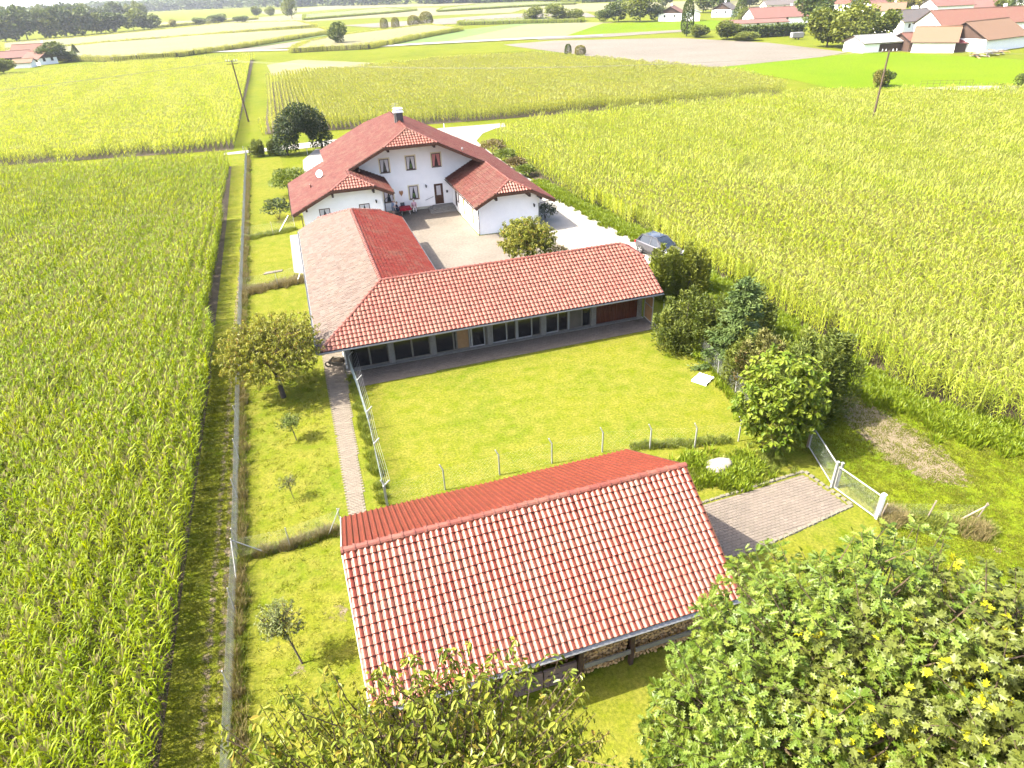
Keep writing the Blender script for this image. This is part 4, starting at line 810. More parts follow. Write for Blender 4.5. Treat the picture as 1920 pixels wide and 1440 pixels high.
wall_lamp('black wall lantern between the lower window and the front door', (12.4, 69.1, 2.45), 'y', -1); wall_lamp('black wall lantern on the left wing gable wall', (6.55, 63.8, 2.95), 'y', -1); wall_lamp('black wall lantern at the far right corner of the right wing', (20.5, 58.4, 2.25), 'y', -1)
pq = thing('wall_ornament', 'brown heart-shaped wooden ornament on the white wall above the table', 'ornament', (9.76, 69.05, 1.9)); m_ = MB(); hp = []
for k in range(22):
    a = 6.283*k/22; hp.append((16*math.sin(a)**3, 13*math.cos(a)-5*math.cos(2*a)-2*math.cos(3*a)-math.cos(4*a)))
nn = len(hp); m_.add([(9.76+x*.013, y, 1.95+z*.021) for y in (69.03, 69.09) for x, z in hp], [tuple(range(nn)), tuple(range(nn, 2*nn))[::-1]]+[(i, (i+1)%nn, nn+(i+1)%nn, nn+i) for i in range(nn)]); m_.build('heart', 'orange_wood', pq)
bx_ = thing('meter_box', 'small grey box on the white wall right of the front door', 'box', (14.6, 69.05, 1.5)); m_ = MB(); m_.box(14.5, 14.7, 69.0, 69.1, 1.45, 1.7); m_.build('case', 'zinc', bx_); m_ = MB(); m_.box(14.52, 14.68, 68.985, 68.999, 1.47, 1.68); m_.build('lid', 'black_metal', bx_)
# ================================================================== people at the table
mat('skin', (0.62, 0.38, 0.28), (0.56, 0.33, 0.24), rough=.6, scale=6); mat('cloth_blue', (0.30, 0.38, 0.52), (0.25, 0.32, 0.45), rough=.9, scale=8); mat('cloth_navy', (0.03, 0.035, 0.08), (0.02, 0.025, 0.05), rough=.9, scale=8)
mat('cloth_pink', (0.62, 0.38, 0.42), (0.55, 0.32, 0.36), rough=.9, scale=8); mat('cloth_grey', (0.25, 0.27, 0.30), (0.2, 0.22, 0.25), rough=.9, scale=8); mat('cloth_white', (0.66, 0.62, 0.62), (0.6, 0.56, 0.56), rough=.9, scale=8)
mat('hair_white', (0.62, 0.58, 0.52), (0.5, 0.46, 0.4), rough=.8, scale=20); mat('hair_blond', (0.40, 0.27, 0.13), (0.3, 0.2, 0.1), rough=.8, scale=20); mat('shoe', (0.05, 0.04, 0.04), (0.03, 0.03, 0.03), rough=.7)
mat('red_cloth', (0.34, 0.012, 0.03), (0.24, 0.008, 0.02), rough=.9, scale=5); mat('chair_white', (0.66, 0.66, 0.68), (0.6, 0.6, 0.62), rough=.5); mat('chair_dark', (0.06, 0.06, 0.07), (0.04, 0.04, 0.05), rough=.5)
def person(label, loc, rz, joints, mats, hair, fingers=True):
    """joints: pose points; one continuous skinned body"""
    J = {k: Vector(v) for k, v in joints.items() if isinstance(v, tuple)}
    V, E, R = [], [], []; idx = {}
    def vt(n, p, r): idx[n] = len(V); V.append(p); R.append(r); return idx[n]
    def ed(a, b): E.append((idx[a], idx[b]))
    hip, chest, neck, head = J['hip'], J['chest'], J['neck'], J['head']; up = (head-neck).normalized()
    vt('hip', hip, .15); vt('waist', hip.lerp(chest, .45), .135); vt('chest', chest, .155); vt('neck0', neck.lerp(chest, .25), .085); vt('neck', neck, .052); vt('jaw', neck.lerp(head, .55), .075); vt('head', head, .1); vt('crown', head+up*.09, .072)
    for a, b in (('hip', 'waist'), ('waist', 'chest'), ('chest', 'neck0'), ('neck0', 'neck'), ('neck', 'jaw'), ('jaw', 'head'), ('head', 'crown')): ed(a, b)
    for s in 'lr':
        sh, el, wr, hd = J['sh'+s], J['el'+s], J['wr'+s], J['ha'+s]
        vt('sh'+s, sh, .068); vt('ua'+s, sh.lerp(el, .5), .052); vt('el'+s, el, .043); vt('fa'+s, el.lerp(wr, .4), .042); vt('wr'+s, wr, .027); vt('pa'+s, wr.lerp(hd, .5), .034)
        for a, b in (('chest', 'sh'), ('sh', 'ua'), ('ua', 'el'), ('el', 'fa'), ('fa', 'wr'), ('wr', 'pa')): ed(a if a == 'chest' else a+s, b+s)
        d = (hd-wr).normalized(); sd = d.cross(Vector((0, 0, 1))); sd = sd.normalized() if sd.length > .1 else Vector((1, 0, 0)); P = wr.lerp(hd, .6)
        for k in range(4):
            b0 = P+sd*(k-1.5)*.019; L = (.075, .085, .08, .06)[k]
            vt(f'f{k}a'+s, b0+d*.02, .0095); vt(f'f{k}b'+s, b0+d*(.02+L*.55)+Vector((0, 0, -.008)), .0085); vt(f'f{k}c'+s, b0+d*(.02+L*.9)+Vector((0, 0, -.028)), .007)
            ed('pa'+s, f'f{k}a'+s); ed(f'f{k}a'+s, f'f{k}b'+s); ed(f'f{k}b'+s, f'f{k}c'+s)
        vt('t0'+s, P-d*.03+sd*.038, .010); vt('t1'+s, P+d*.01+sd*.055, .008); ed('pa'+s, 't0'+s); ed('t0'+s, 't1'+s)
        kn, an, to = J['kn'+s], J['an'+s], J['to'+s]; hp = hip+(kn-hip).dot(Vector((1, 0, 0)))*.55*Vector((1, 0, 0))-Vector((0, 0, .05))
        vt('hp'+s, hp, .10); vt('th'+s, hp.lerp(kn, .5), .085); vt('kn'+s, kn, .06); vt('ca'+s, kn.lerp(an, .35), .058); vt('an'+s, an, .038); vt('to'+s, to, .035)
        for a, b in (('hip', 'hp'), ('hp', 'th'), ('th', 'kn'), ('kn', 'ca'), ('ca', 'an'), ('an', 'to')): ed(a if a == 'hip' else a+s, b+s)
    me = bpy.data.meshes.new('body'); me.from_pydata([tuple(v) for v in V], E, []); root = thing('person', label, 'person', loc, rz)
    o = link('body', me, root); md = o.modifiers.new('s', 'SKIN'); sv = me.skin_vertices[0].data
    for i, r in enumerate(R): sv[i].radius = (r, r); sv[i].use_root = (i == 0)
    o.modifiers.new('u', 'SUBSURF').levels = 1
    dg = bpy.context.evaluated_depsgraph_get(); m2 = bpy.data.meshes.new_from_object(o.evaluated_get(dg)); o.modifiers.clear(); o.data = m2; m2.name = 'body'
    m2.materials.clear()
    for m in mats: m2.materials.append(MATS[m])          # 0 skin 1 top 2 trousers 3 shoe
    names = list(idx); pos = np.array([tuple(V[idx[n]]) for n in names])
    reg = {'hip': 2, 'waist': 1, 'chest': 1, 'neck0': 1}
    def region(n):
        if n in reg: return reg[n]
        if n[:2] in ('sh', 'ua'): return 1
        if n[:2] in ('hp', 'th'): return 2
        if n[:2] in ('kn', 'ca'): return 4
        if n[:2] in ('to', 'an'): return 3
        if n[:2] in ('el', 'fa'): return 5
        return 0
    rg = np.array([region(n) for n in names]); lower = joints.get('lower', 0); sleeve = joints.get('sleeve', 0)
    rg[rg == 4] = 2 if lower else 0; rg[rg == 5] = 1 if sleeve else 0
    for p in m2.polygons: p.material_index = int(rg[np.argmin(((pos-np.array(p.center))**2).sum(1))]); p.use_smooth = True
    fw = Vector(joints['face']).normalized(); sd = fw.cross(up).normalized()
    h = MB(); hc = head+up*.045-fw*.02
    h.sphere(hc, (.112, .112, .105), 12, 7, 0, -.15); h.build('hair', hair, o, local=True, smooth=True)
    f = MB()
    for s in (-1, 1): f.sphere(head+fw*.095+sd*s*.035+up*.01, .012, 6, 4)
    f.build('eyes', 'shoe', o, local=True); f = MB(); f.sphere(head+fw*.105-up*.02, (.016, .016, .024), 6, 4); f.sphere(head+fw*.09-up*.06, (.026, .02, .008), 6, 4)
    for s in (-1, 1): f.sphere(head+sd*s*.1-up*.01, (.018, .018, .03), 6, 4)
    f.build('face_features', 'skin', o, local=True)
    return root
seated = dict(hip=(0, 0, .56), chest=(0, -.02, .92), neck=(0, .0, 1.12), head=(0, .03, 1.27), shl=(-.19, 0, 1.02), shr=(.19, 0, 1.02), ell=(-.25, .08, .76), elr=(.25, .08, .76), wrl=(-.2, .31, .72), wrr=(.2, .31, .72), hal=(-.17, .47, .72), har=(.17, .47, .72),
              knl=(-.13, .42, .52), knr=(.13, .42, .52), anl=(-.13, .44, .09), anr=(.13, .44, .09), tol=(-.15, .6, .045), tor=(.15, .6, .045), face=(0, 1, 0), lower=1, sleeve=0)
sp = dict(seated); sp.update(wrl=(-.16, .28, .66), wrr=(.16, .28, .66), hal=(-.12, .43, .62), har=(.12, .43, .62))
person('seated person in a pink top and pale trousers at the red table', (10.82, 68.3, .006), math.pi*.98, sp, ['skin', 'cloth_pink', 'cloth_white', 'shoe'], 'hair_white')
sn = dict(seated); sn.update(sleeve=1)
person('seated person in navy with blond hair facing the red table', (9.0, 68.1, .006), -math.pi*.45, sn, ['skin', 'cloth_navy', 'cloth_navy', 'shoe'], 'hair_blond')
stand = dict(hip=(0, 0, .92), chest=(0, .07, 1.28), neck=(0, .13, 1.46), head=(0, .19, 1.58), shl=(-.2, .07, 1.38), shr=(.2, .07, 1.38), ell=(-.25, .12, 1.1), elr=(.25, .12, 1.1), wrl=(-.2, .3, .96), wrr=(.2, .3, .96), hal=(-.17, .46, .9), har=(.17, .46, .9),
             knl=(-.1, .02, .5), knr=(.11, .04, .5), anl=(-.1, -.02, .09), anr=(.12, .02, .09), tol=(-.12, .14, .045), tor=(.15, .18, .045), face=(0, .9, -.4), lower=0, sleeve=0)
person('standing white haired person in light blue shirt and grey shorts', (8.52, 67.75, .006), -math.pi*.42, stand, ['skin', 'cloth_blue', 'cloth_grey', 'shoe'], 'hair_white')
def chair(label, loc, rz, m):
    t = thing('garden_chair', label, 'chair', loc, rz, 'garden chairs by the house wall'); b = MB(); b.obox((0, .02, .43), (.23, 0, 0), (0, .22, 0), (0, 0, .02)); b.build('seat', m, t, local=True)
    b = MB(); b.obox((0, -.23, .72), (.22, 0, 0), (0, .02, 0), (0, -.04, .24)); b.build('backrest', m, t, local=True)
    for x in (-.21, .21):
        for y in (-.2, .2): b = MB(); b.tube([(x, y, 0), (x*.95, y*.95, .42)], .018, 6); b.build('leg', m, t, local=True)
        b = MB(); b.tube([(x*1.1, -.22, .64), (x*1.12, .18, .64), (x*1.05, .2, .43)], .016, 6); b.build('armrest', m, t, local=True)
chair('dark garden chair under the person in pink', (10.82, 68.38, .006), math.pi*.98, 'chair_dark'); chair('dark garden chair under the blond person in navy', (8.93, 68.12, .006), -math.pi*.45, 'chair_dark'); chair('empty dark garden chair behind the red clothed table', (9.75, 68.82, .006), math.pi, 'chair_dark')
tb = thing('garden_table', 'white garden table under a red cloth by the house wall', 'table', (9.85, 68.15, .006))
b = MB(); b.box(-.5, .5, -.38, .38, .70, .74); b.build('tabletop', 'chair_white', tb, local=True)
for x in (-.42, .42):
    for y in (-.3, .3): b = MB(); b.tube([(x, y, 0), (x, y, .7)], .025, 6); b.build('leg', 'chair_white', tb, local=True)
tc = thing('tablecloth', 'dark red cloth hanging over the white garden table', 'tablecloth', (9.85, 68.15, .75)); b = MB(); v = []; n = 28
for j, (s, z) in enumerate(((.97, .006), (1.03, .0), (1.10, -.12), (1.13, -.28))):
    for k in range(n):
        a = 6.283*k/n; cx_, sy_ = math.cos(a), math.sin(a); q = 1/max(abs(cx_)/.54, abs(sy_)/.42); w_ = 1+(.05*math.sin(k*2.3)*(j > 1)); v.append((cx_*q*s*w_, sy_*q*s*w_, z-(.03*math.cos(k*1.6) if j == 3 else 0)))
b.add(v, [((j)*n+k, j*n+(k+1)%n, (j+1)*n+(k+1)%n, (j+1)*n+k) for j in range(3) for k in range(n)]+[tuple(range(n))]); b.build('cloth', 'red_cloth', tc, local=True)
# ================================================================== car
def car():
    t = thing('parked_car', 'silver grey SUV parked on the drive beside the maize', 'car', (27.65, 47.1, .005), math.radians(-163))
    m, n, p, o = nodes('car_paint'); p.inputs['Base Color'].default_value = (.085, .083, .092, 1); p.inputs['Metallic'].default_value = .55; p.inputs['Roughness'].default_value = .28; p.inputs['Coat Weight'].default_value = .6
    mat('tyre', (.025, .025, .025), (.018, .018, .018), rough=.85); mat('rim_metal', (.45, .45, .46), (.38, .38, .38), rough=.35, metal=.8); mat('head_glass', (.7, .72, .75), (.6, .6, .62), rough=.15); mat('tail_red', (.35, .01, .01), (.3, .01, .01), rough=.2); mat('trim_black', (.02, .02, .02), (.015, .015, .015), rough=.6)
    glassmat('car_glass', (.015, .02, .028), .04)
    # lower body: stations along y (front = +y); each a half section (x, z)
    st = [(-2.12, .70, .42, .95, .62), (-2.05, .84, .30, 1.02, .74), (-1.6, .90, .24, 1.04, .82), (-.6, .92, .22, 1.00, .84), (.5, .92, .22, .97, .84), (1.2, .91, .24, .93, .80), (1.75, .87, .28, .84, .72), (2.08, .76, .34, .70, .62), (2.18, .60, .42, .60, .50)]
    v = []; f = []; k = 8
    for y, w_, zb, zt, wt in st:
        sec = [(0, zb), (w_*.86, zb), (w_, zb+.16), (w_, zb+(zt-zb)*.55), (w_*.97, zt-.06), (wt, zt), (wt*.6, zt+.02), (0, zt+.03)]
        v += [(x, y, z) for x, z in sec]+[(-x, y, z) for x, z in sec]
    for i in range(len(st)-1):
        a, b = i*16, (i+1)*16
        for j in range(7): f += [(a+j, a+j+1, b+j+1, b+j), (a+8+j+1, a+8+j, b+8+j, b+8+j+1)]
    for e in (0, (len(st)-1)*16): f.append(tuple(e+j for j in range(8))); f.append(tuple(e+8+j for j in range(8)))
    mb = MB(); mb.add(v, f); bo = mb.build('body', 'car_paint', t, local=True, smooth=True); bo.modifiers.new('ss', 'SUBSURF').levels = 1; bo.modifiers['ss'].render_levels = 1
    # greenhouse: glass band with painted roof and pillars
    gh = [(-1.85, .70, 1.02, .62, 1.30), (-1.45, .80, 1.02, .60, 1.56), (-.5, .83, .99, .60, 1.62), (.15, .83, .97, .58, 1.58), (.55, .82, .96, .60, 1.40), (1.12, .78, .93, .74, .98)]
    v = []; f = []
    for y, wb, zb, wt, zt in gh: v += [(-wb, y, zb), (-wt, y, zt), (wt, y, zt), (wb, y, zb)]
    for i in range(len(gh)-1): a = 4*i; f += [(a, a+1, a+5, a+4), (a+1, a+2, a+6, a+5), (a+2, a+3, a+7, a+6)]
    f += [(3, 2, 1, 0)]; mb = MB(); mb.add(v, f); mb.build('windows', 'car_glass', t, local=True)
    mb = MB(); v = []
    rf = [(-1.80, .60, 1.335), (-1.45, .59, 1.572), (-.5, .59, 1.637), (.15, .57, 1.595)]
    for y, w_, z in rf: v += [(-w_, y, z), (0, y, z+.035), (w_, y, z)]
    mb.add(v, [(3*i+j, 3*i+j+1, 3*i+j+4, 3*i+j+3) for i in range(3) for j in range(2)])
    mb.build('roof', 'car_paint', t, local=True, smooth=True)
    mb = MB(); mb.add([(-.44, -1.2, 1.632), (.44, -1.2, 1.632), (.44, .05, 1.645), (-.44, .05, 1.645)], [(0, 1, 2, 3)]); mb.build('sunroof', 'car_glass', t, local=True)
    for s in (-1, 1):
        mb = MB(); mb.beam((s*.80, 1.05, .98), (s*.60, .18, 1.585), .07, .06); mb.beam((s*.60, .18, 1.59), (s*.61, -1.45, 1.575), .06, .05); mb.beam((s*.61, -1.45, 1.57), (s*.74, -1.9, 1.03), .14, .08); mb.beam((s*.835, -.35, 1.0), (s*.615, -.35, 1.6), .07, .03); mb.build('pillar', 'car_paint', t, local=True)
        mb = MB(); mb.sphere((s*.98, .72, 1.02), (.11, .08, .075), 8, 5); mb.build('mirror', 'car_paint', t, local=True)
        mb = MB(); mb.obox((s*.66, 2.02, .66), (.17, -s*.09, 0), (.02, .06, 0), (0, 0, .06)); mb.build('headlight', 'head_glass', t, local=True)
        mb = MB(); mb.obox((s*.74, -2.05, .86), (.13, 0, 0), (0, .05, 0), (0, 0, .09)); mb.build('tail_light', 'tail_red', t, local=True)
        for y in (-.75, .35): mb = MB(); mb.obox((s*.935, y, .82), (.012, 0, 0), (0, .09, 0), (0, 0, .018)); mb.build('door_handle', 'car_paint', t, local=True)
        mb = MB(); mb.obox((s*.92, 0, .28), (.02, 0, 0), (0, .95, 0), (0, 0, .06)); mb.build('sill_trim', 'trim_black', t, local=True)
        for y in (-1.33, 1.33):
            mb = MB(); nn = 18; pr = [(.70, .33), (.70, .355), (.78, .37), (.92, .37), (.965, .35), (.965, .25)]; v = []
            for x, r in pr: v += [(s*x, y+r*math.cos(6.283*k/nn), .365+r*math.sin(6.283*k/nn)) for k in range(nn)]
            mb.add(v, [(j*nn+k, j*nn+(k+1)%nn, (j+1)*nn+(k+1)%nn, (j+1)*nn+k) for j in range(len(pr)-1) for k in range(nn)]); wo = mb.build('wheel', 'tyre', t, local=True, smooth=True)
            mb = MB(); v = [(s*.955, y, .365)]+[(s*.955, y+.25*math.cos(6.283*k/nn), .365+.25*math.sin(6.283*k/nn)) for k in range(nn)]; mb.add(v, [(0, k+1, (k+1)%nn+1) for k in range(nn)]); mb.build('brake_disc', 'trim_black', wo, local=True)
            mb = MB()
            for k in range(5): a = 6.283*k/5; mb.beam((s*.965, y, .365), (s*.97, y+.25*math.cos(a), .365+.25*math.sin(a)), .02, .07)
            mb.build('rim', 'rim_metal', wo, local=True)
    mb = MB(); mb.obox((0, 2.16, .52), (.42, 0, 0), (0, .03, 0), (0, 0, .09)); mb.build('grille', 'trim_black', t, local=True)
    mb = MB(); mb.obox((0, -2.14, .62), (.26, 0, 0), (0, .02, 0), (0, 0, .06)); mb.build('number_plate', 'white_paint', t, local=True)
car()
# ================================================================== fences
mat('wire', (0.42, 0.46, 0.42), (0.34, 0.38, 0.34), rough=.5, scale=2, metal=.3); mat('green_wire', (0.20, 0.21, 0.19), (0.16, 0.17, 0.15), rough=.5, scale=2); mat('old_post', (0.20, 0.165, 0.125), (0.13, 0.11, 0.085), rough=.9, scale=4)
def mesh_fence(name, label, pts, h, step, post, wire='wire', wr=.0022, spacing=.07, top=None, posts_at=None, lean=None, cat='fence', extra=None):
    t = thing(name, label, cat, (*pts[0], 0)); seg = []
    for a, b in zip(pts, pts[1:]): seg.append((Vector((*a, 0)), Vector((*b, 0))))
    Ms = []; V = []; F = []
    def wr_(a, b):
        d = (b-a).normalized(); s = d.cross(Vector((0, 0, 1))); s = s.normalized() if s.length > .01 else Vector((1, 0, 0)); u = s.cross(d); k = len(V)
        for e in (a, b):
            for q in range(3): an = 2.094*q; V.append(tuple(e+(s*math.cos(an)+u*math.sin(an))*wr-Vector(OFF[t.name])))
        F.extend([(k, k+1, k+4, k+3), (k+1, k+2, k+5, k+4), (k+2, k, k+3, k+5)])
    for a, b in seg:
        L = (b-a).length; d = (b-a)/L; n = int(L/spacing)
        for i in range(-int(h/spacing), n):
            for sg in (1, -1):
                x0 = i*spacing; x1 = x0+h; z0, z1 = (0.02, h) if sg > 0 else (h, 0.02)
                if x0 < 0: z0 = z0+(z1-z0)*(-x0)/h; x0 = 0
                if x1 > L: z1 = z0+(z1-z0)*(L-x0)/(x1-x0); x1 = L
                if x1-x0 > .02: wr_(a+d*x0+Vector((0, 0, z0)), a+d*x1+Vector((0, 0, z1)))
        for z in (.05, h*.5, h): wr_(a+Vector((0, 0, z)), b+Vector((0, 0, z)))
    o = link('wire_mesh', mesh_np('wire_mesh', V, F, wire), t); o['kind'] = 'stuff'
    pp = []
    for a, b in seg:
        n = max(1, round((b-a).length/step)); pp += [a+(b-a)*i/n for i in range(n)]
    pp.append(seg[-1][1]); pp = posts_at or pp
    for p in pp:
        p = Vector((p[0], p[1], 0)); post(t, p)
    return t
def post_plain(m, r=.03, h=1.6, lean=.03):
    def f(t, p):
        b = MB(); q = Vector((random.gauss(0, lean), random.gauss(0, lean), h)); b.tube([p, p+q], r, 6); b.build('post', m, t)
    return f
def post_angled(m, h=1.25, arm=(.22, 0, .28), r=.028):
    def f(t, p):
        b = MB(); b.beam(p, p+Vector((0, 0, h)), r*2, r*2); o = b.build('post', m, t); b = MB(); b.beam(p+Vector((0, 0, h-.02)), p+Vector((0, 0, h))+Vector(arm), r*1.7, r*1.7); b.build('post_arm', m, o)
    return f
FX = lambda y: float(np.interp(y, [0, 10, 15.4, 23, 43.7, 108], [-5.35, -5.36, -5.38, -5.43, -5.83, -6.54]))
mesh_fence('wire_fence', 'long low wire mesh fence running between the maize track and the garden', [(FX(y), y) for y in (9, 23, 43, 66, 86, 107)], 1.15, 3.2, post_plain('galvanised', .024, 1.3, .05), 'green_wire', .0026, .08)
mesh_fence('wire_fence', 'inner wire fence with slanting post arms beside the brick path', [(.95, 23.6), (1.0, 27), (1.05, 30), (.95, 33.5), (.78, 36.6)], 1.15, 2.6, post_angled('galvanised', 1.15, (.30, .02, .24)), 'wire', .0026, .07)
bw = thing('barbed_wire', 'sagging strands of wire strung along the slanting arms by the path', 'wire', (1.1, 30, 1.3)); m_ = MB()
for q in range(4):
    pts = []
    for k in range(37):
        y = 23.6+13*k/36; pts.append((1.0+.085*q+.02*math.sin(y*1.1), y, 1.14+.065*q-.05*abs(math.sin((y-23.6)/2.6*math.pi))))
    m_.tube(pts, .007, 3)
m_.build('strands', 'galvanised', bw)
mesh_fence('wire_fence', 'wire fence with bent white posts behind the firewood shed', [(1.0, 23.6), (6.4, 23.9), (11.7, 23.8), (14.0, 23.2), (16.1, 22.5), (18.4, 22.2)], 1.2, 2.4, post_angled('galvanised', 1.2, (-.13, .06, .28)), 'green_wire', .0008, .2)
mesh_fence('wire_fence', 'dark wire fence overgrown by the evergreen hedge at the lawn edge', [(20.3, 23.6), (20.95, 28.0), (21.3, 32.0), (21.45, 35.4)], 1.45, 2.5, post_plain('galvanised', .025, 1.5), 'green_wire', .0020, .07)
mesh_fence('wire_fence', 'thin wire fence across the lawn left of the firewood shed', [(FX(22.6), 22.4), (-3.3, 22.3), (-1.1, 22.7)], 1.15, 2.3, post_plain('galvanised', .024, 1.25), 'green_wire', .0012, .09)
br = thing('fence_brace', 'grey metal strut bracing the corner of the garden fence', 'strut', (FX(22.4), 22.4, 0)); m_ = MB(); m_.tube([(FX(22.4), 22.42, 1.15), (-4.2, 22.35, .05)], .025, 6); m_.tube([(FX(22.4), 22.42, 1.15), (FX(21), 21.0, .05)], .025, 6); m_.build('strut', 'galvanised', br)
br = thing('fence_brace', 'slanting metal strut at the left corner of the firewood shed', 'strut', (-1.6, 22.5, 0)); m_ = MB(); m_.tube([(-1.75, 22.5, .05), (-1.05, 22.7, 1.25)], .022, 6); m_.build('strut', 'galvanised', br)
mesh_fence('wire_fence', 'wire fence across the garden in front of the grass clump near the barn', [(FX(53), 52.4), (-3.2, 52.7), (-.9, 53.4)], 1.3, 2.4, post_plain('galvanised', .024, 1.4), 'green_wire', .0012, .09)
mesh_fence('wire_fence', 'wire fence across the garden beside the farmhouse corner', [(FX(67), 66.6), (-3.4, 66.9), (-1.3, 67.8)], 1.2, 2.4, post_plain('galvanised', .024, 1.3), 'green_wire', .0012, .09)
for x0, y0, x1, y1, lb in ((-2.9, 67.2, -1.7, 67.6, 'slanting white strut on the garden fence by the farmhouse corner'), (-1.75, 53.1, -.95, 53.4, 'slanting white strut on the garden fence by the barn eave')):
    br = thing('fence_brace', lb, 'strut', (x0, y0, 0)); m_ = MB(); m_.tube([(x0, y0, .05), (x1, y1, 1.5)], .035, 6); m_.build('strut', 'white_paint', br)
# double gate on the right
G0, G1, G2 = gp(1515, 838), gp(1562, 915), gp(1640, 972)
def gate(label, a, b, h=1.15):
    a, b = Vector((a[0], a[1], .08)), Vector((b[0], b[1], .08)); t = thing('mesh_gate', label, 'gate', tuple(a)); m_ = MB(); d = b-a; a2 = a+d*.02; b2 = b-d*.02; Z = Vector((0, 0, h))
    for p, q in ((a2, b2), (a2+Z, b2+Z), (a2, a2+Z), (b2, b2+Z)): m_.tube([p, q], .03, 6)
    m_.build('gate_frame', 'galvanised', t); V = []; m_ = MB(); n = int(d.length/.07)
    for i in range(1, n): m_.tube([a2+d*(.96*i/n), a2+d*(.96*i/n)+Z], .0012, 3, cap=False)
    for i in range(1, 16): m_.tube([a2+Z*i/16, b2+Z*i/16], .0012, 3, cap=False)
    o = m_.build('gate_mesh', 'wire', t); o['kind'] = 'stuff'
gate('half-open wire mesh gate leaf nearest the rounded tree', G0, G1); gate('wire mesh gate leaf between the twin posts and the wide white post', G1, G2)
for p, r, h, lb, m in ((G1+np.array([-.06, .05, 0]), .05, 1.45, 'first of two slim gate posts in the middle of the gate', 'galvanised'), (G1+np.array([.12, -.04, 0]), .05, 1.4, 'second slim gate post standing beside its twin', 'galvanised'), (G2+np.array([.08, -.02, 0]), .07, 1.3, 'wide white gate post at the end of the gate', 'white_paint'), (G0, .06, 1.2, 'wooden gate post under the rounded tree', 'old_post')):
    t = thing('gate_post', lb, 'post', (p[0], p[1], 0)); m_ = MB(); m_.box(-r, r, -r, r, 0, h); m_.build('shaft', m, t, local=True); m_ = MB(); m_.box(-r-.012, r+.012, -r-.012, r+.012, h, h+.03); m_.build('cap', m, t, local=True)
mesh_fence('wire_fence', 'low sagging wire fence with leaning posts right of the gate', [tuple(gp(1650, 972)[:2]), tuple(gp(1738, 972)[:2]), tuple(gp(1830, 975)[:2])], .8, 2.0, post_plain('old_post', .035, 1.0, .16), 'green_wire', .0009, .14)
br = thing('fence_brace', 'weathered slanting timber propping the last fence post on the right', 'strut', tuple(gp(1795, 975))); m_ = MB(); m_.tube([gp(1795, 977), gp(1842, 975)+np.array([0, 0, .85])], .035, 6); m_.build('strut', 'old_post', br)
# ================================================================== small things in the grounds
pl = thing('white_pallet', 'white slatted pallet lying on the lawn by the hedge', 'pallet', tuple(gp(1318, 713)), .55); nS = 5
for i in range(nS):
    b = MB(); b.box(-.5, .5, -.42+i*.19, -.42+i*.19+.12, .10, .125); b.build('slat', 'white_paint', pl, local=True)
for x in (-.45, 0, .45): b = MB(); b.box(x-.05, x+.05, -.44, .48, 0.0, .10); b.build('bearer', 'white_paint', pl, local=True)
bd = thing('boulder', 'pale rounded boulder in the weeds by the paved pad', 'boulder', tuple(gp(1350, 880))); bm = bmesh.new(); bmesh.ops.create_icosphere(bm, subdivisions=4, radius=1)
from mathutils import noise as mn
for v_ in bm.verts:
    k = 1+.22*mn.noise(v_.co*1.6)+.07*mn.noise(v_.co*5); v_.co = Vector((v_.co.x*.72*k, v_.co.y*.5*k, v_.co.z*.42*k+.12))
me = bpy.data.meshes.new('rock'); bm.to_mesh(me); bm.free(); mat('boulder_stone', (.24, .215, .19), (.18, .155, .13), rough=.9, scale=3, fine=16, bumpd=.02); me.materials.append(MATS['boulder_stone']); me.polygons.foreach_set('use_smooth', [True]*len(me.polygons)); link('rock', me, bd)
wb = thing('wheelbarrow', 'wheelbarrow loaded with brown earth parked under the barn corner', 'wheelbarrow', (.18, 37.35, .03), math.radians(60)); mat('barrow_steel', (.22, .20, .17), (.12, .10, .08), rough=.6, scale=5, metal=.4)
b = MB(); lo = [(-.22, -.3), (.22, -.3), (.26, .3), (-.26, .3)]; hi = [(-.36, -.48), (.36, -.48), (.36, .52), (-.36, .52)]
b.add([(x, y, .30) for x, y in lo]+[(x, y, .62) for x, y in hi]+[(x*1.04, y*1.04, .62) for x, y in hi], [(3, 2, 1, 0)]+[(i, (i+1)%4, 4+(i+1)%4, 4+i) for i in range(4)]+[(4+i, 4+(i+1)%4, 8+(i+1)%4, 8+i) for i in range(4)]); b.build('tray', 'barrow_steel', wb, local=True)
b = MB(); b.sphere((0, .02, .5), (.31, .44, .22), 12, 6, 0, 0.0); b.build('earth_load', 'soil', wb, local=True, smooth=True)
for s in (-1, 1):
    b = MB(); b.tube([(s*.28, -1.0, .62), (s*.25, -.4, .33), (s*.16, .55, .25), (s*.06, .78, .2)], .02, 6); b.build('handle', 'barrow_steel', wb, local=True); b = MB(); b.tube([(s*.24, -.35, .33), (s*.26, -.42, 0)], .018, 6); b.build('leg', 'barrow_steel', wb, local=True)
b = MB(); pr = [(-.04, .14), (-.045, .19), (0, .205), (.045, .19), (.04, .14)]; v = []
for x, r in pr: v += [(x, .78+r*math.cos(6.283*k/14), .2+r*math.sin(6.283*k/14)) for k in range(14)]
b.add(v, [(j*14+k, j*14+(k+1)%14, (j+1)*14+(k+1)%14, (j+1)*14+k) for j in range(4) for k in range(14)]); b.build('wheel', 'tyre', wb, local=True)
# stone slab in the grass clump
ss = thing('stone_slab', 'flat grey stone slab lying in the garden below the grass clump', 'slab', tuple(gp(510, 511))); b = MB(); b.prism([(-.7, -.3), (.8, -.1), (.9, .25), (-.5, .2)], 0, .06); b.build('slab', 'paver_grey', ss, local=True)
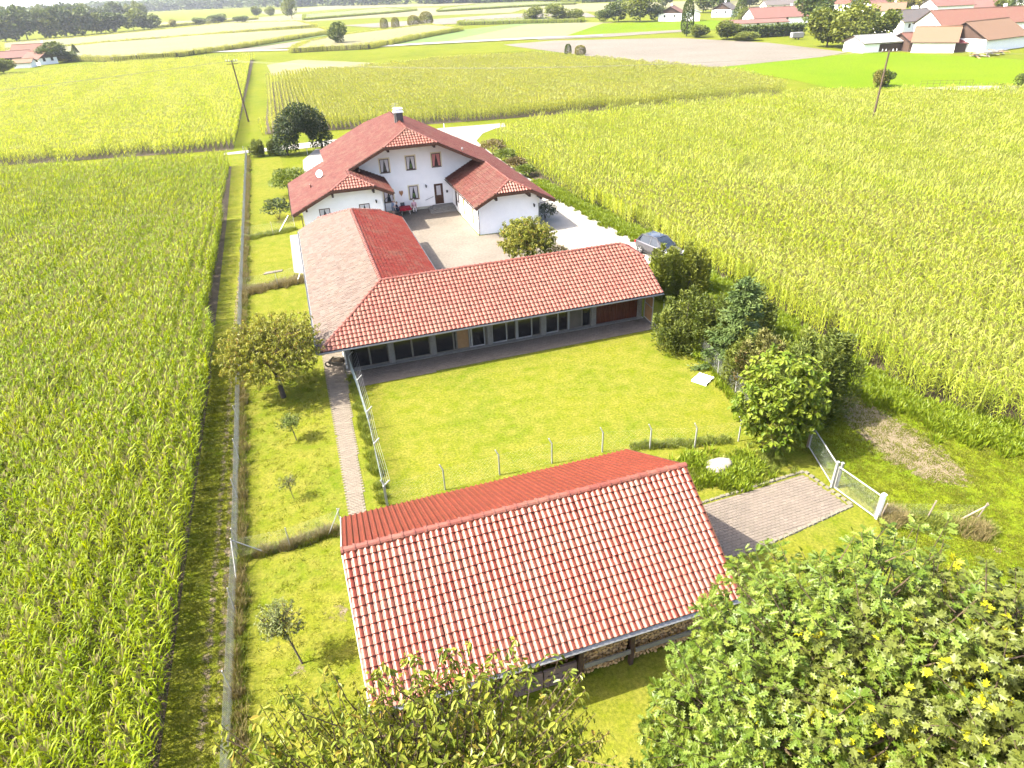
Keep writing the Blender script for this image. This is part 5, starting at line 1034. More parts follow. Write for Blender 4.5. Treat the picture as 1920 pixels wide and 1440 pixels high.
# ================================================================== power poles and cables
mat('pole_wood', (.075, .05, .033), (.05, .035, .023), rough=.9, scale=3); mat('cable', (.11, .105, .085), (.09, .085, .07), rough=.5)
def pole(label, base, top, cross):
    t = thing('power_pole', label, 'pole', tuple(base)); base, top = Vector(base), Vector(top); b = MB(); b.tube([base, top], [.16, .11], 10); b.build('shaft', 'pole_wood', t)
    d = Vector(cross).normalized(); b = MB(); b.beam(top-d*.95-Vector((0, 0, .15)), top+d*.95-Vector((0, 0, .15)), .1, .1); b.beam(top-d*.95-Vector((0, 0, .6)), top+d*.95-Vector((0, 0, .6)), .1, .1) if cross[1] == 0 else None; b.build('crossarm', 'pole_wood', t)
    for s in (-.9, -.45, .45, .9):
        b = MB(); c_ = top+d*s-Vector((0, 0, .10)); b.tube([c_, c_+Vector((0, 0, .1)), c_+Vector((0, 0, .13)), c_+Vector((0, 0, .25))], [.02, .05, .035, .05], 7); b.build('insulator', 'white_paint', t)
    return top
pb = gp(466, 228, 0)*1.0; pb[2] = 0; pY = pb[1]; ptop = atY(434, 113, pY)
T1 = pole('slim wooden power pole with crossarm at the end of the left maize field', pb, ptop, (1, 0, 0))
qb = gp(1638, 215, 2.2); qb[2] = 0; qtop = atY(1668, 94, qb[1]); T2 = pole('leaning wooden power pole standing in the right hand maize field', qb, qtop, (.9, -.45, 0))
def cable(label, a, b, sag, offs=(0,)):
    t = thing('power_cable', label, 'cable', tuple(a)); m_ = MB(); a, b = Vector(a), Vector(b)
    for o_ in offs:
        pts = [a.lerp(b, k/24)+Vector((o_, 0, -sag*4*(k/24)*(1-k/24))) for k in range(25)]; m_.tube(pts, .007, 4)
    m_.build('wires', 'cable', t)
cable('pale power cables running left from the slim pole above the maize', T1-Vector((0, 0, .1)), Vector((-150, 128, 6.5)), 1.2, (-.9, -.45, .45, .9))
cable('pale power cables crossing the maize towards the right hand pole', T1-Vector((0, 0, .1)), T2-Vector((0, 0, .1)), 1.6, (-.9, -.45, .45, .9))
cable('pale power cables leaving the leaning pole to the right', T2-Vector((0, 0, .1)), T2+Vector((110, -70, 0)), 1.5, (-.6, .6))
# lane furniture
for k, (p, lb) in enumerate((((458, 287), 'short grey marker post by the lane at the fence corner'), ((469, 290), 'second grey marker post near the clipped ball shrub'), ((577, 290), 'low metal barrier post in the drive under the clipped arch'), ((833, 243), 'white marker post by the lane behind the farmhouse'))):
    q = gp(*p); t = thing('marker_post', lb, 'post', tuple(q)); b = MB(); b.tube([(0, 0, 0), (0, 0, .95)], .05, 8); b.build('shaft', 'galvanised' if k < 3 else 'white_paint', t, local=True); b = MB(); b.tube([(0, 0, .95), (0, 0, 1.0)], [.06, .03], 8); b.build('cap', 'galvanised', t, local=True)
# ================================================================== trees and shrubs
mat('bark', (.06, .047, .036), (.035, .028, .022), rough=.95, scale=6, bumpd=.01); mat('bark_pale', (.11, .09, .068), (.07, .058, .044), rough=.95, scale=6)
mat('twig', (.07, .048, .026), (.045, .03, .018), rough=.9, scale=8)
leafmat('oak_leaf', (.060, .100, .009), (.125, .155, .020), rough=.45, transl=.32, spec=.28); leafmat('maple_leaf', (.058, .075, .013), (.10, .115, .022), (.27, .27, .01), .84, rough=.42, transl=.28)
leafmat('cherry_leaf', (.085, .115, .012), (.155, .17, .024), (.21, .15, .03), .93, rough=.38, transl=.30); leafmat('cherry_leaf_dry', (.105, .125, .012), (.175, .175, .026), (.21, .145, .03), .92, rough=.42, transl=.3)
leafmat('walnut_leaf', (.065, .105, .006), (.135, .165, .014), rough=.5, transl=.32, spec=.2); leafmat('yew_leaf', (.045, .064, .009), (.100, .115, .016), rough=.6, transl=.12); leafmat('yew_light', (.055, .080, .008), (.120, .130, .014), rough=.6, transl=.15)
leafmat('spruce_leaf', (.034, .060, .014), (.080, .110, .026), rough=.6, transl=.1); leafmat('cypress_leaf', (.055, .062, .014), (.100, .098, .026), (.13, .09, .03), .9, rough=.6, transl=.12)
leafmat('hedge_leaf', (.014, .026, .009), (.040, .058, .016), rough=.5, transl=.15); leafmat('shrub_leaf', (.055, .085, .012), (.11, .135, .02), rough=.45, transl=.28); leafmat('red_leaf', (.07, .055, .02), (.12, .095, .035), rough=.5, transl=.2)
leafmat('fruit_leaf', (.065, .085, .022), (.13, .14, .045), rough=.4, transl=.25)
leafmat('far_leaf', (.058, .082, .011), (.125, .138, .020), rough=.6, transl=.22); leafmat('far_leaf_dark', (.032, .054, .011), (.078, .098, .018), rough=.6, transl=.18); leafmat('far_leaf_gold', (.10, .10, .02), (.17, .15, .03), rough=.6, transl=.22); leafmat('far_leaf_purple', (.05, .02, .02), (.09, .04, .03), rough=.6, transl=.15)
leafmat('dry_grass', (.10, .09, .03), (.22, .175, .08), rough=.7, transl=.25, tcol=(1.2, 1.1, .7)); leafmat('tall_grass', (.075, .110, .012), (.155, .17, .03), rough=.6, transl=.3); leafmat('lawn_blade', (.085, .105, .006), (.135, .14, .018), rough=.6, transl=.35); leafmat('weed_leaf', (.080, .125, .006), (.150, .185, .014), rough=.45, transl=.3)
def sym_leaf(half, fold=.12, droop=.15):
    """outline given as half (x, t); returns verts/faces of a folded, drooping leaf along +Y, length 1"""
    n = len(half); v = []
    z = lambda x, t: fold*abs(x)-droop*t*t
    v += [(0, t, z(0, t)) for t in (0, 1)]
    L = [(-x, t, z(x, t)) for x, t in half]; R = [(x, t, z(x, t)) for x, t in half]
    v += R+L; ri = list(range(2, 2+n)); li = list(range(2+n, 2+2*n))
    return v, [tuple([0]+ri+[1]), tuple([1]+li[::-1]+[0])]
OAK = sym_leaf([(.05, .12), (.20, .24), (.08, .36), (.30, .50), (.10, .60), (.27, .80), (.08, .82)]); CHERRY = sym_leaf([(.14, .2), (.22, .45), (.15, .75)], .25, .45)
MAPLE = sym_leaf([(.30, .02), (.18, .2), (.55, .38), (.26, .46), (.40, .78), (.14, .70)], .1, .2); OVAL = sym_leaf([(.2, .22), (.27, .5), (.17, .8)], .2, .25)
def frames(pos, yax, roll, size, zup=None):
    """4x4 matrices: leaf +Y along yax, its normal rolled about it"""
    y = yax/np.linalg.norm(yax, axis=1, keepdims=True); ref = np.tile(np.array([0, 0, 1.0]), (len(y), 1)); bad = np.abs(y[:, 2]) > .95; ref[bad] = (1, 0, 0)
    x = np.cross(y, ref); x /= np.linalg.norm(x, axis=1, keepdims=True); z = np.cross(x, y)
    c, s = np.cos(roll)[:, None], np.sin(roll)[:, None]; x2 = x*c+z*s; z2 = z*c-x*s
    M = np.zeros((len(y), 4, 4)); M[:, :3, 0] = x2*size[:, None]; M[:, :3, 1] = y*size[:, None]; M[:, :3, 2] = z2*size[:, None]; M[:, :3, 3] = pos; M[:, 3, 3] = 1; return M
def rnd_dirs(n, zmin=-.35):
    z = RNG.uniform(zmin, 1, n); a = RNG.uniform(0, 2*math.pi, n); r = np.sqrt(1-z*z); return np.stack([r*np.cos(a), r*np.sin(a), z], 1)
def crown_obj(parent, V, F, T, m, name='crown'):
    o = link(name, mesh_np(name, V, F, m, T), parent); return o
def tree(name, label, cat, base, h, c, rad, leaf, lm, size, nshoot, per, trunk_r=.14, bark='bark', shoot=(.5, 1.1), droop=0.2, single=0, group=None, limbs=7, spread=.55, zmin=-.45, lobes=None, inner=.45, upright=.25, stems=1):
    """base on the ground; c centre and rad radii of the crown; shoots carry leaves"""
    t = thing(name, label, cat, base, 0, group); b0 = np.array(base, float); c = np.array(c, float); rad = np.array(rad, float)
    # uneven crown: lobes push the surface in and out
    ld = rnd_dirs(lobes or 9, zmin); lw = RNG.uniform(-.22, .28, len(ld))
    def surf(d): return 1+(np.exp(-((d[:, None, :]-ld[None])**2).sum(2)/.18)*lw[None]).sum(1)
    d = rnd_dirs(nshoot, zmin); k = surf(d)*RNG.uniform(.74, 1.04, nshoot)*np.where(RNG.random(nshoot) < inner, RNG.uniform(.5, .85, nshoot), 1)
    tip = c+d*rad*k[:, None]; sl = RNG.uniform(*shoot, nshoot); sd = d*np.array([1, 1, .8])+np.array([0, 0, upright])+RNG.normal(0, .25, (nshoot, 3)); sd /= np.linalg.norm(sd, axis=1, keepdims=True)
    root = tip-sd*sl[:, None]
    # wood
    wb_ = MB(); top = c+np.array([0, 0, rad[2]*.1])
    for s in range(stems):
        of = np.array([RNG.uniform(-.25, .25), RNG.uniform(-.25, .25), 0])*(stems > 1); pts = [b0+of, b0*.6+c*.4+of*2+np.array([0, 0, 0]), top+of*4]; pts[1][2] = b0[2]+(c[2]-b0[2])*.45
        wb_.tube(pts, [trunk_r, trunk_r*.8, trunk_r*.25], 8)
    wb_.build('trunk', bark, t)
    lb = MB(); ends = []
    ldir = rnd_dirs(limbs*3, zmin*.5)
    for q in range(limbs*3):
        st_ = b0*(1-.0)+np.array([0, 0, 0]); f = RNG.uniform(.35, .95); s0 = np.array([b0[0]+(top[0]-b0[0])*f, b0[1]+(top[1]-b0[1])*f, b0[2]+(top[2]-b0[2])*f]); e = c+ldir[q]*rad*RNG.uniform(.45, .68); m_ = (s0+e)/2+np.array([0, 0, .12*rad[2]]); r_ = trunk_r*(.34 if q < limbs else .16); lb.tube([s0, m_, e], [r_, r_*.6, r_*.2], 5, cap=False); ends.append(m_); ends.append(e)
    ends = np.array(ends)
    for i in range(nshoot):
        j = np.argmin(((ends-root[i])**2).sum(1))
        if i % 4 == 0: lb.tube([ends[j], (ends[j]+root[i])/2+RNG.normal(0, .05, 3), root[i]], [.018, .013, .009], 3, cap=False)
        lb.tube([root[i], tip[i]], [.010, .004], 3, cap=False)
    lo = lb.build('branches', 'twig', t); lo['kind'] = 'stuff'
    # leaves along each shoot, crowding towards its tip
    n = nshoot*per; si = np.repeat(np.arange(nshoot), per); f = 1-RNG.random(n)**1.6*.85; pos = root[si]+(tip-root)[si]*f[:, None]
    a = RNG.uniform(0, 2*math.pi, n); ax = sd[si]; ref = np.tile([0, 0, 1.0], (n, 1)); ref[np.abs(ax[:, 2]) > .9] = (1, 0, 0); e1 = np.cross(ax, ref); e1 /= np.linalg.norm(e1, axis=1, keepdims=True); e2 = np.cross(ax, e1)
    rad_ = e1*np.cos(a)[:, None]+e2*np.sin(a)[:, None]; yd = rad_*RNG.uniform(.6, 1.1, n)[:, None]+ax*(spread*RNG.uniform(.3, 1.3, n)*f)[:, None]+np.array([0, 0, -droop])+RNG.normal(0, .18, (n, 3))
    pos = pos+rad_*size*.12
    M = frames(pos-b0, yd, RNG.normal(0, .45, n), size*RNG.uniform(.7, 1.2, n)); tint = np.clip(np.repeat(RNG.random(nshoot), per)*.75+RNG.random(n)*.25, 0, .999)
    order = np.argsort(np.linalg.norm(pos-CAM, axis=1)); ok = inview(pos, -20); order = np.concatenate([order[ok[order]], order[~ok[order]]]); one, rest = order[:single], order[single:]
    V, F, T = stamp(leaf[0], leaf[1], M[rest], tint[rest]); cr = crown_obj(t, V, F, T, lm); cr['kind'] = 'stuff'
    if len(one):
        me = mesh_np('leaf', np.array(leaf[0]), leaf[1], lm)
        for i in one: o = link('leaf', me, cr); o.matrix_basis = Matrix(M[i].tolist())
    return t
def pt(x, y, dist):
    d = ray(x, y); return CAM+d/np.linalg.norm(d)*dist
# --- foreground trees
oc = pt(1548, 1428, 12.4); tree('oak_tree', 'big foreground oak with glossy lobed leaves in front of the shed', 'tree', (oc[0]+.2, oc[1]-.4, 0), oc[2], oc, (2.85, 2.7, 3.5), OAK, 'oak_leaf', .15, 2000, 18, .18, shoot=(.3, .7), droop=.12, single=300, limbs=9, zmin=-.55, upright=.22, lobes=16, inner=.3)
mc = pt(1835, 1405, 11.2); tree('maple_tree', 'dull green maple with yellow leaf clusters right of the oak', 'tree', (mc[0]+.3, mc[1]-.3, 0), mc[2], mc, (2.3, 2.4, 2.5), MAPLE, 'maple_leaf', .11, 1500, 16, .2, shoot=(.3, .7), droop=.3, single=300, zmin=-.5, lobes=12, upright=.1)
cc_ = pt(795, 1560, 11.0); tree('cherry_tree', 'foreground cherry tree with drooping leaves before the shed gutter', 'tree', (cc_[0], cc_[1]-.3, 0), cc_[2], cc_, (2.75, 2.0, 2.5), CHERRY, 'cherry_leaf', .115, 1150, 16, .17, shoot=(.5, 1.15), droop=.75, single=300, zmin=-.3, upright=.55, lobes=12, inner=.35)
# --- garden trees
cl = gp(503, 655, 3.0); tree('cherry_tree', 'rounded cherry tree with rusty tinted leaves beside the garden fence', 'tree', (cl[0]+.2, cl[1]-.4, 0), 3.0, cl, (3.0, 2.8, 2.0), CHERRY, 'cherry_leaf_dry', .16, 1000, 15, .16, shoot=(.4, .9), droop=.7, single=0, lobes=12, zmin=-.8)
ct = gp(988, 445, 2.6); tree('cherry_tree', 'small yellowing cherry tree in the courtyard beside the long barn', 'tree', (ct[0], ct[1], 0), 2.6, ct, (2.4, 2.3, 1.8), CHERRY, 'cherry_leaf_dry', .19, 700, 16, .12, shoot=(.35, .8), droop=.6, zmin=-.7)
sp1, sp2, sp3 = gp(556, 825), gp(551, 935), gp(567, 1244)
tree('young_tree', 'small leafy sapling with a dense round crown near the middle of the garden', 'tree', tuple(sp1), 1.4, sp1+np.array([-.12, .05, 1.1]), (.6, .6, .42), OVAL, 'shrub_leaf', .09, 110, 12, .028, 'bark_pale', (.15, .3), .1)
tree('young_tree', 'thin sparse sapling beside the brick path below the leafy one', 'tree', tuple(sp2), 1.2, sp2+np.array([-.1, .05, .95]), (.55, .5, .45), OVAL, 'fruit_leaf', .075, 46, 7, .018, 'bark_pale', (.15, .35), .1)
tree('young_tree', 'pale slender fruit tree on the lawn left of the shed roof', 'tree', tuple(sp3), 2.4, sp3+np.array([-.35, .25, 1.95]), (.8, .75, 1.15), OVAL, 'fruit_leaf', .075, 150, 12, .04, 'bark_pale', (.25, .6), .1, upright=.7)
wc = gp(1478, 862); wt = np.array([wc[0]-.1, wc[1]+.9, 0]); tree('walnut_tree', 'rounded bright green tree with large leaves beside the gate', 'tree', tuple(wt), 3, wt+np.array([-.1, 0, 2.85]), (2.0, 1.9, 2.75), OVAL, 'walnut_leaf', .26, 480, 12, .15, shoot=(.3, .6), droop=.35, zmin=-.85, lobes=14)
# --- evergreens
def evergreen(name, label, base, h, r, lm, n=5000, shape='cone', size=.22, stems=1, group=None, seed=0, flat=0.0):
    t = thing(name, label, 'shrub' if h < 3 else 'tree', tuple(base), 0, group); rg = np.random.default_rng(seed+11)
    mb = MB(); mb.tube([(0, 0, 0), (0, 0, h*.8)], [.09, .03], 6); mb.build('trunk', 'bark', t, local=True)
    if shape == 'cone':                              # whorls of drooping boughs
        nb = 75; bu = np.sort(rg.random(nb)**.8)*.97; ba = rg.uniform(0, 2*math.pi, nb); bl = r*(1-bu)**.8*rg.uniform(.7, 1.2, nb)+.1; k = rg.integers(0, nb, n); f = rg.random(n)**.6
        d = np.stack([np.cos(ba), np.sin(ba), np.zeros(nb)], 1); P = d[k]*(bl[k]*f)[:, None]+np.stack([rg.normal(0, .13, n), rg.normal(0, .13, n), bu[k]*h+.12-bl[k]*f*.18+rg.normal(0, .07, n)], 1); yd = d[k]+rg.normal(0, .45, (n, 3))+np.array([0, 0, -.1])
    else:                                            # many upright plumes of different height
        npl = 26 if shape == 'round' else 13; pa = rg.uniform(0, 2*math.pi, npl); pr = np.sqrt(rg.random(npl))*r*.85; top = h*np.where(shape == 'round', np.sqrt(np.clip(1-(pr/r)**2, .12, 1)), 1-.35*(pr/r))*rg.uniform(.78, 1.08, npl); wd = r*rg.uniform(.26, .42, npl)
        k = rg.integers(0, npl, n); u = rg.random(n)**.85; a = rg.uniform(0, 2*math.pi, n); R_ = wd[k]*np.clip(1.05-u, .05, 1)**.55*(1-rg.random(n)**3*.5); P = np.stack([(pr*np.cos(pa))[k]*(.75+.35*u)+R_*np.cos(a), (pr*np.sin(pa))[k]*(.75+.35*u)+R_*np.sin(a), u*top[k]+.05], 1)
        yd = np.stack([np.cos(a), np.sin(a), np.zeros(n)], 1)*rg.uniform(.2, .9, n)[:, None]+np.array([0, 0, 1-flat])*rg.uniform(.4, 1.2, n)[:, None]+rg.normal(0, .3, (n, 3)); 
    M = frames(P, yd, rg.uniform(-1.2, 1.2, n), size*rg.uniform(.6, 1.3, n))
    tv = [(0, 0, 0), (.16, .3, .03), (.10, .75, -.04), (0, 1, -.1), (-.13, .7, -.02), (-.16, .3, .03)]; tf = [(0, 1, 2, 3, 4, 5)]
    tint = np.clip(rg.random(k.max()+1)[k]*.7+rg.random(n)*.3, 0, .99); V, F, T = stamp(tv, tf, M, tint); o = crown_obj(t, V, F, T, lm); o['kind'] = 'stuff'; return t
EV = [('yew_tree', 'upright yew at the barn corner in front of the parked car', (1246, 556), 4.35, 1.41, 'yew_light', 10800, 'column'), ('yew_tree', 'second upright yew just right of the barn corner yew', (1290, 552), 4.03, 1.30, 'yew_light', 9600, 'column'),
      ('yew_tree', 'broad dark yew behind the open kennel gate', (1282, 650), 3.71, 1.92, 'yew_leaf', 14400, 'round'), ('yew_tree', 'low dark yew filling the hedge between broad yew and spruce', (1330, 655), 3.50, 1.81, 'yew_leaf', 12000, 'round'),
      ('spruce_tree', 'blue green spruce with layered branches standing highest in the hedge', (1375, 690), 5.62, 2.15, 'spruce_leaf', 14400, 'cone'), ('cypress_tree', 'brownish cypress in the hedge beside the spruce', (1418, 742), 4.13, 1.30, 'cypress_leaf', 9600, 'column'),
      ('cypress_tree', 'olive green cypress between the brownish one and the big dark thuja', (1455, 760), 3.82, 1.58, 'yew_light', 10800, 'round'), ('thuja_tree', 'big dark round thuja at the end of the hedge', (1520, 778), 4.98, 2.09, 'yew_leaf', 18000, 'round'), ('yew_tree', 'dark yew crammed between olive cypress and thuja', (1480, 745), 4.24, 1.58, 'yew_leaf', 10800, 'round'),
      ('yew_tree', 'dark yew growing through the fence between low yew and brown cypress', (1395, 722), 3.4, 1.4, 'yew_leaf', 9000, 'round'), ('yew_tree', 'tall dark yew standing behind the spruce towards the maize', (1408, 640), 3.6, 1.5, 'yew_leaf', 9000, 'round')]
for i, (nm, lb, p, h, r, lm, n, sh) in enumerate(EV): evergreen(nm, lb, gp(*p), h, r, lm, n, sh, .21, seed=i, group='evergreens of the hedge')
def shrub(label, base, r, h, lm, n=900, size=.13, leaf=OVAL, name='shrub', cat='shrub', group=None):
    t = thing(name, label, cat, tuple(base), 0, group); d = rnd_dirs(n, -.1); lob = 1+.2*np.sin(d[:, 0]*5+d[:, 1]*4)*np.cos(d[:, 2]*5); k = 1-RNG.random(n)**2.5*.6
    P = d*np.array([r, r, h*.5])*(lob*k)[:, None]+np.array([0, 0, h*.5]); P[:, 2] = np.abs(P[:, 2])
    M = frames(P, d+RNG.normal(0, .5, (n, 3)), RNG.normal(0, .6, n), size*RNG.uniform(.7, 1.3, n)); V, F, T = stamp(leaf[0], leaf[1], M, RNG.random(n)); mb = MB()
    for q in range(4): e = RNG.normal(0, .3, 2)*r; mb.tube([(0, 0, 0), (e[0], e[1], h*.6)], [.03, .012], 5)
    mb.build('stems', 'twig', t, local=True); o = crown_obj(t, V, F, T, lm, 'foliage'); o['kind'] = 'stuff'; return t
shrub('leafy climbing shrub on the hedge fence beside the spruce', gp(1352, 660), 1.0, 1.9, 'walnut_leaf', 1500, .2)
shrub('leafy weeds spilling through the wire fence below the broad yew', gp(1290, 640)+np.array([-.6, 0, 0]), .7, 1.1, 'weed_leaf', 1000, .15)
shrub('low leafy plants at the foot of the hedge fence near the pallet', gp(1325, 680)+np.array([.3, .5, 0]), .75, .9, 'weed_leaf', 1000, .15)
shrub('dense green bush against the left side of the farmhouse', gp(548, 367), 1.9, 3.0, 'shrub_leaf', 1800, .26); shrub('grey green bush at the lower left corner of the farmhouse', gp(523, 412), 1.3, 2.1, 'hedge_leaf', 900, .2)
shrub('dark shrub with a plant pot at the right gable of the farmhouse', gp(1022, 412), 1.1, 1.5, 'hedge_leaf', 900, .16)
for p, r, h, lm, lb in (((925, 292), 1.7, 2.0, 'red_leaf', 'reddish shrub beside the drive behind the farmhouse roof'), ((948, 303), 1.3, 1.5, 'shrub_leaf', 'low green shrub next to the reddish one by the drive'), ((968, 317), 1.2, 1.3, 'red_leaf', 'small rusty shrub in the drive border near the house'), ((985, 330), 1.1, 1.2, 'shrub_leaf', 'last green shrub of the border along the drive')): shrub(lb, gp(*p), r, h, lm, 900, .25)
shrub('pink flowering rose in the courtyard bed right of the cherry tree', gp(1050, 484), .7, 1.0, 'red_leaf', 500, .14)
for p, r, h, lb in (((484, 293), 1.1, 2.5, 'clipped dark ball shrub nearest the fence corner'), ((516, 291), 1.0, 2.6, 'clipped dark ball shrub beside the leafy arch')):
    evergreen('clipped_shrub', lb, gp(*p), h, r, 'yew_leaf', 3000, 'round', .26, seed=31+int(p[0]))
# clipped leafy arch over the drive entrance
ar = thing('clipped_arch', 'dark clipped leafy arch over the drive entrance behind the farmhouse', 'hedge', tuple(gp(540, 291))); A0, A1 = gp(540, 291), gp(605, 279); mb = MB()
for q in (A0, A1): mb.tube([q-A0, q-A0+np.array([0, 0, 2.6])], [.2, .12], 6)
mb.build('trunk', 'bark', ar, local=True); n = 9000; tt = RNG.random(n)*math.pi; Lh = np.linalg.norm((A1-A0)[:2])/2; ux = (A1-A0)/np.linalg.norm(A1-A0); Hh = 4.6
mid = (A1-A0)/2; tube_r = np.where((tt < .45) | (tt > 2.69), 1.55, 1.75); cen = mid[None]-ux[None]*(np.cos(tt)*Lh)[:, None]+np.array([0, 0, 1])*(np.sin(tt)**.8*Hh+.3)[:, None]
dd = rnd_dirs(n, -1); Pq = cen+dd*(tube_r*(1-RNG.random(n)**3*.4)*(1+.1*np.sin(tt*9)))[:, None]*np.array([1, 1, .95]); keep = Pq[:, 2] > .5; Pq = Pq[keep]; dd = dd[keep]
M = frames(Pq, dd+RNG.normal(0, .5, dd.shape), RNG.normal(0, .6, len(dd)), .3*RNG.uniform(.7, 1.3, len(dd))); V, F, T = stamp(OVAL[0], OVAL[1], M, RNG.random(len(dd))); o = crown_obj(ar, V, F, T, 'hedge_leaf', 'foliage'); o['kind'] = 'stuff'
# ------------------------------------------------------------------ long grass, weeds (nobody could count these)
def tuft(name, n, h, sp, m, wid=.012, r=random.Random(5)):
    v = []; f = []; ti = []
    for i in range(n):
        a = r.uniform(0, 6.28); q = r.uniform(0, sp); x, y = q*math.cos(a), q*math.sin(a); b = r.uniform(0, 6.28); H = h*r.uniform(.5, 1.1); le = r.uniform(.15, .6)*H; k = len(v); cx, sx = math.cos(b)*wid, math.sin(b)*wid
        mx, my = x+math.cos(a)*le*.35, y+math.sin(a)*le*.35; tx, ty = x+math.cos(a)*le, y+math.sin(a)*le
        v += [(x-sx, y+cx, 0), (x+sx, y-cx, 0), (mx+sx*.8, my-cx*.8, H*.65), (mx-sx*.8, my+cx*.8, H*.65), (tx, ty, H)]; f += [(k, k+1, k+2, k+3), (k+3, k+2, k+4)]; t_ = r.random(); ti += [t_]*5
    return proto(name, mesh_np(name, v, f, m, ti))
gdry = [tuft('grass_tuft', 45, .42, .2, 'dry_grass', .008) for _ in range(3)]; ggrn = [tuft('grass_tuft', 45, .26, .22, 'tall_grass', .012) for _ in range(4)]; gweed = [tuft('weed_tuft', 34, .4, .3, 'weed_leaf', .03) for _ in range(4)]; gshort = [tuft('lawn_tuft', 26, .035, .16, 'lawn_blade', .008) for _ in range(4)]
def line_scatter(pts, n, wid):
    pts = [np.array(p[:2]) for p in pts]; L = [np.linalg.norm(b-a) for a, b in zip(pts, pts[1:])]; c_ = np.cumsum([0]+L); s = RNG.uniform(0, c_[-1], n); i = np.clip(np.searchsorted(c_, s)-1, 0, len(L)-1); out = []
    for k in range(n):
        a, b = pts[i[k]], pts[i[k]+1]; d = (b-a)/L[i[k]]; out.append((*(a+d*(s[k]-c_[i[k]])+np.array([-d[1], d[0]])*RNG.normal(0, wid)), 0))
    return np.array(out)
def grow(name, P, protos, label, smin=.6, smax=1.3):
    n = len(P); scatter(name, P, RNG.uniform(0, 6.28, n), RNG.uniform(smin, smax, n), RNG.integers(0, len(protos), n), protos, label, 'grass')
fl = [(FX(y)+.12, y) for y in (9, 23, 43, 66, 86, 106)]
grow('long_grass', np.concatenate([line_scatter(fl, 700, .10), line_scatter([(FX(22)+.2, 22.35), (-1.1, 22.7)], 70, .08), line_scatter([(FX(52), 52.5), (-1.0, 53.5)], 260, .35), line_scatter([gp(1650, 972), gp(1700, 975)], 70, .25), line_scatter([gp(1790, 985), gp(1850, 1000)], 40, .3)]), gdry, 'dry straw coloured grass along the foot of the garden fences')
grow('long_grass', np.concatenate([line_scatter(fl, 700, .14), line_scatter([(FX(22)+.2, 22.35), (-1.1, 22.7)], 90, .1), line_scatter([(FX(67), 66.7), (-1.3, 67.8)], 220, .3), line_scatter([gp(1290, 880), gp(1330, 900), gp(1400, 880), gp(1460, 860)], 330, .5), line_scatter([(13.2, 23.6), (18, 22.4)], 120, .12), line_scatter([gp(1650, 974), gp(1860, 990)], 260, .3), line_scatter([(.85, 23.8), (.75, 36)], 160, .12)]), ggrn, 'long green grass along fences and round the pale boulder')
grow('weeds', np.concatenate([line_scatter([(28.6, 20.5), (28.5, 36), (28.5, 50), (26.2, 74)], 2600, .55), line_scatter([(33.5, 13.5), (28.7, 20.5)], 700, .7), line_scatter([(26.0, 42), (27.2, 30), (27.8, 22)], 500, .5), line_scatter([gp(1248, 604), gp(1345, 690), gp(1412, 790)], 380, .28), line_scatter([gp(1290, 860), gp(1340, 905), gp(1420, 870)], 220, .45)]), gweed, 'rank green weeds between the maize and the mown verge')
def area(poly, n):
    xs = [p[0] for p in poly]; ys = [p[1] for p in poly]; X = RNG.uniform(min(xs), max(xs), n*3); Y = RNG.uniform(min(ys), max(ys), n*3); k = inpoly(X, Y, poly); return np.stack([X[k], Y[k], np.zeros(k.sum())], 1)[:n]
BARE = [[(-.8, 20), (.45, 20), (.65, 40), (-.8, 40)], [(.2, 34.6), (21.1, 34.6), (21.1, 44), (.2, 44)], [(11, 15.4), (20.2, 15.4), (20.2, 19.1), (11, 19.1)], [(-1, 12.8), (11.3, 12.8), (11.3, 20.5), (-1, 20.5)]]
def clear(P):
    k = np.ones(len(P), bool)
    for b in BARE: k &= ~inpoly(P[:, 0], P[:, 1], b)
    return P[k]
grow('lawn_grass', clear(np.concatenate([area([(-5.2, 10), (-1.2, 10), (-1.2, 44), (-5.6, 44)], 1500), area([(-7.4, 11), (-5.5, 11), (-5.8, 42), (-7.4, 42)], 3500)])), gshort, 'short mown lawn grass round the shed and the barn', .6, 1.5)
grow('lawn_grass', clear(area([(20, 6), (34, 6), (29, 22), (28, 44), (22, 36), (21, 24)], 9000)), gshort, 'rougher grass on the verge right of the gate', .8, 2.2)
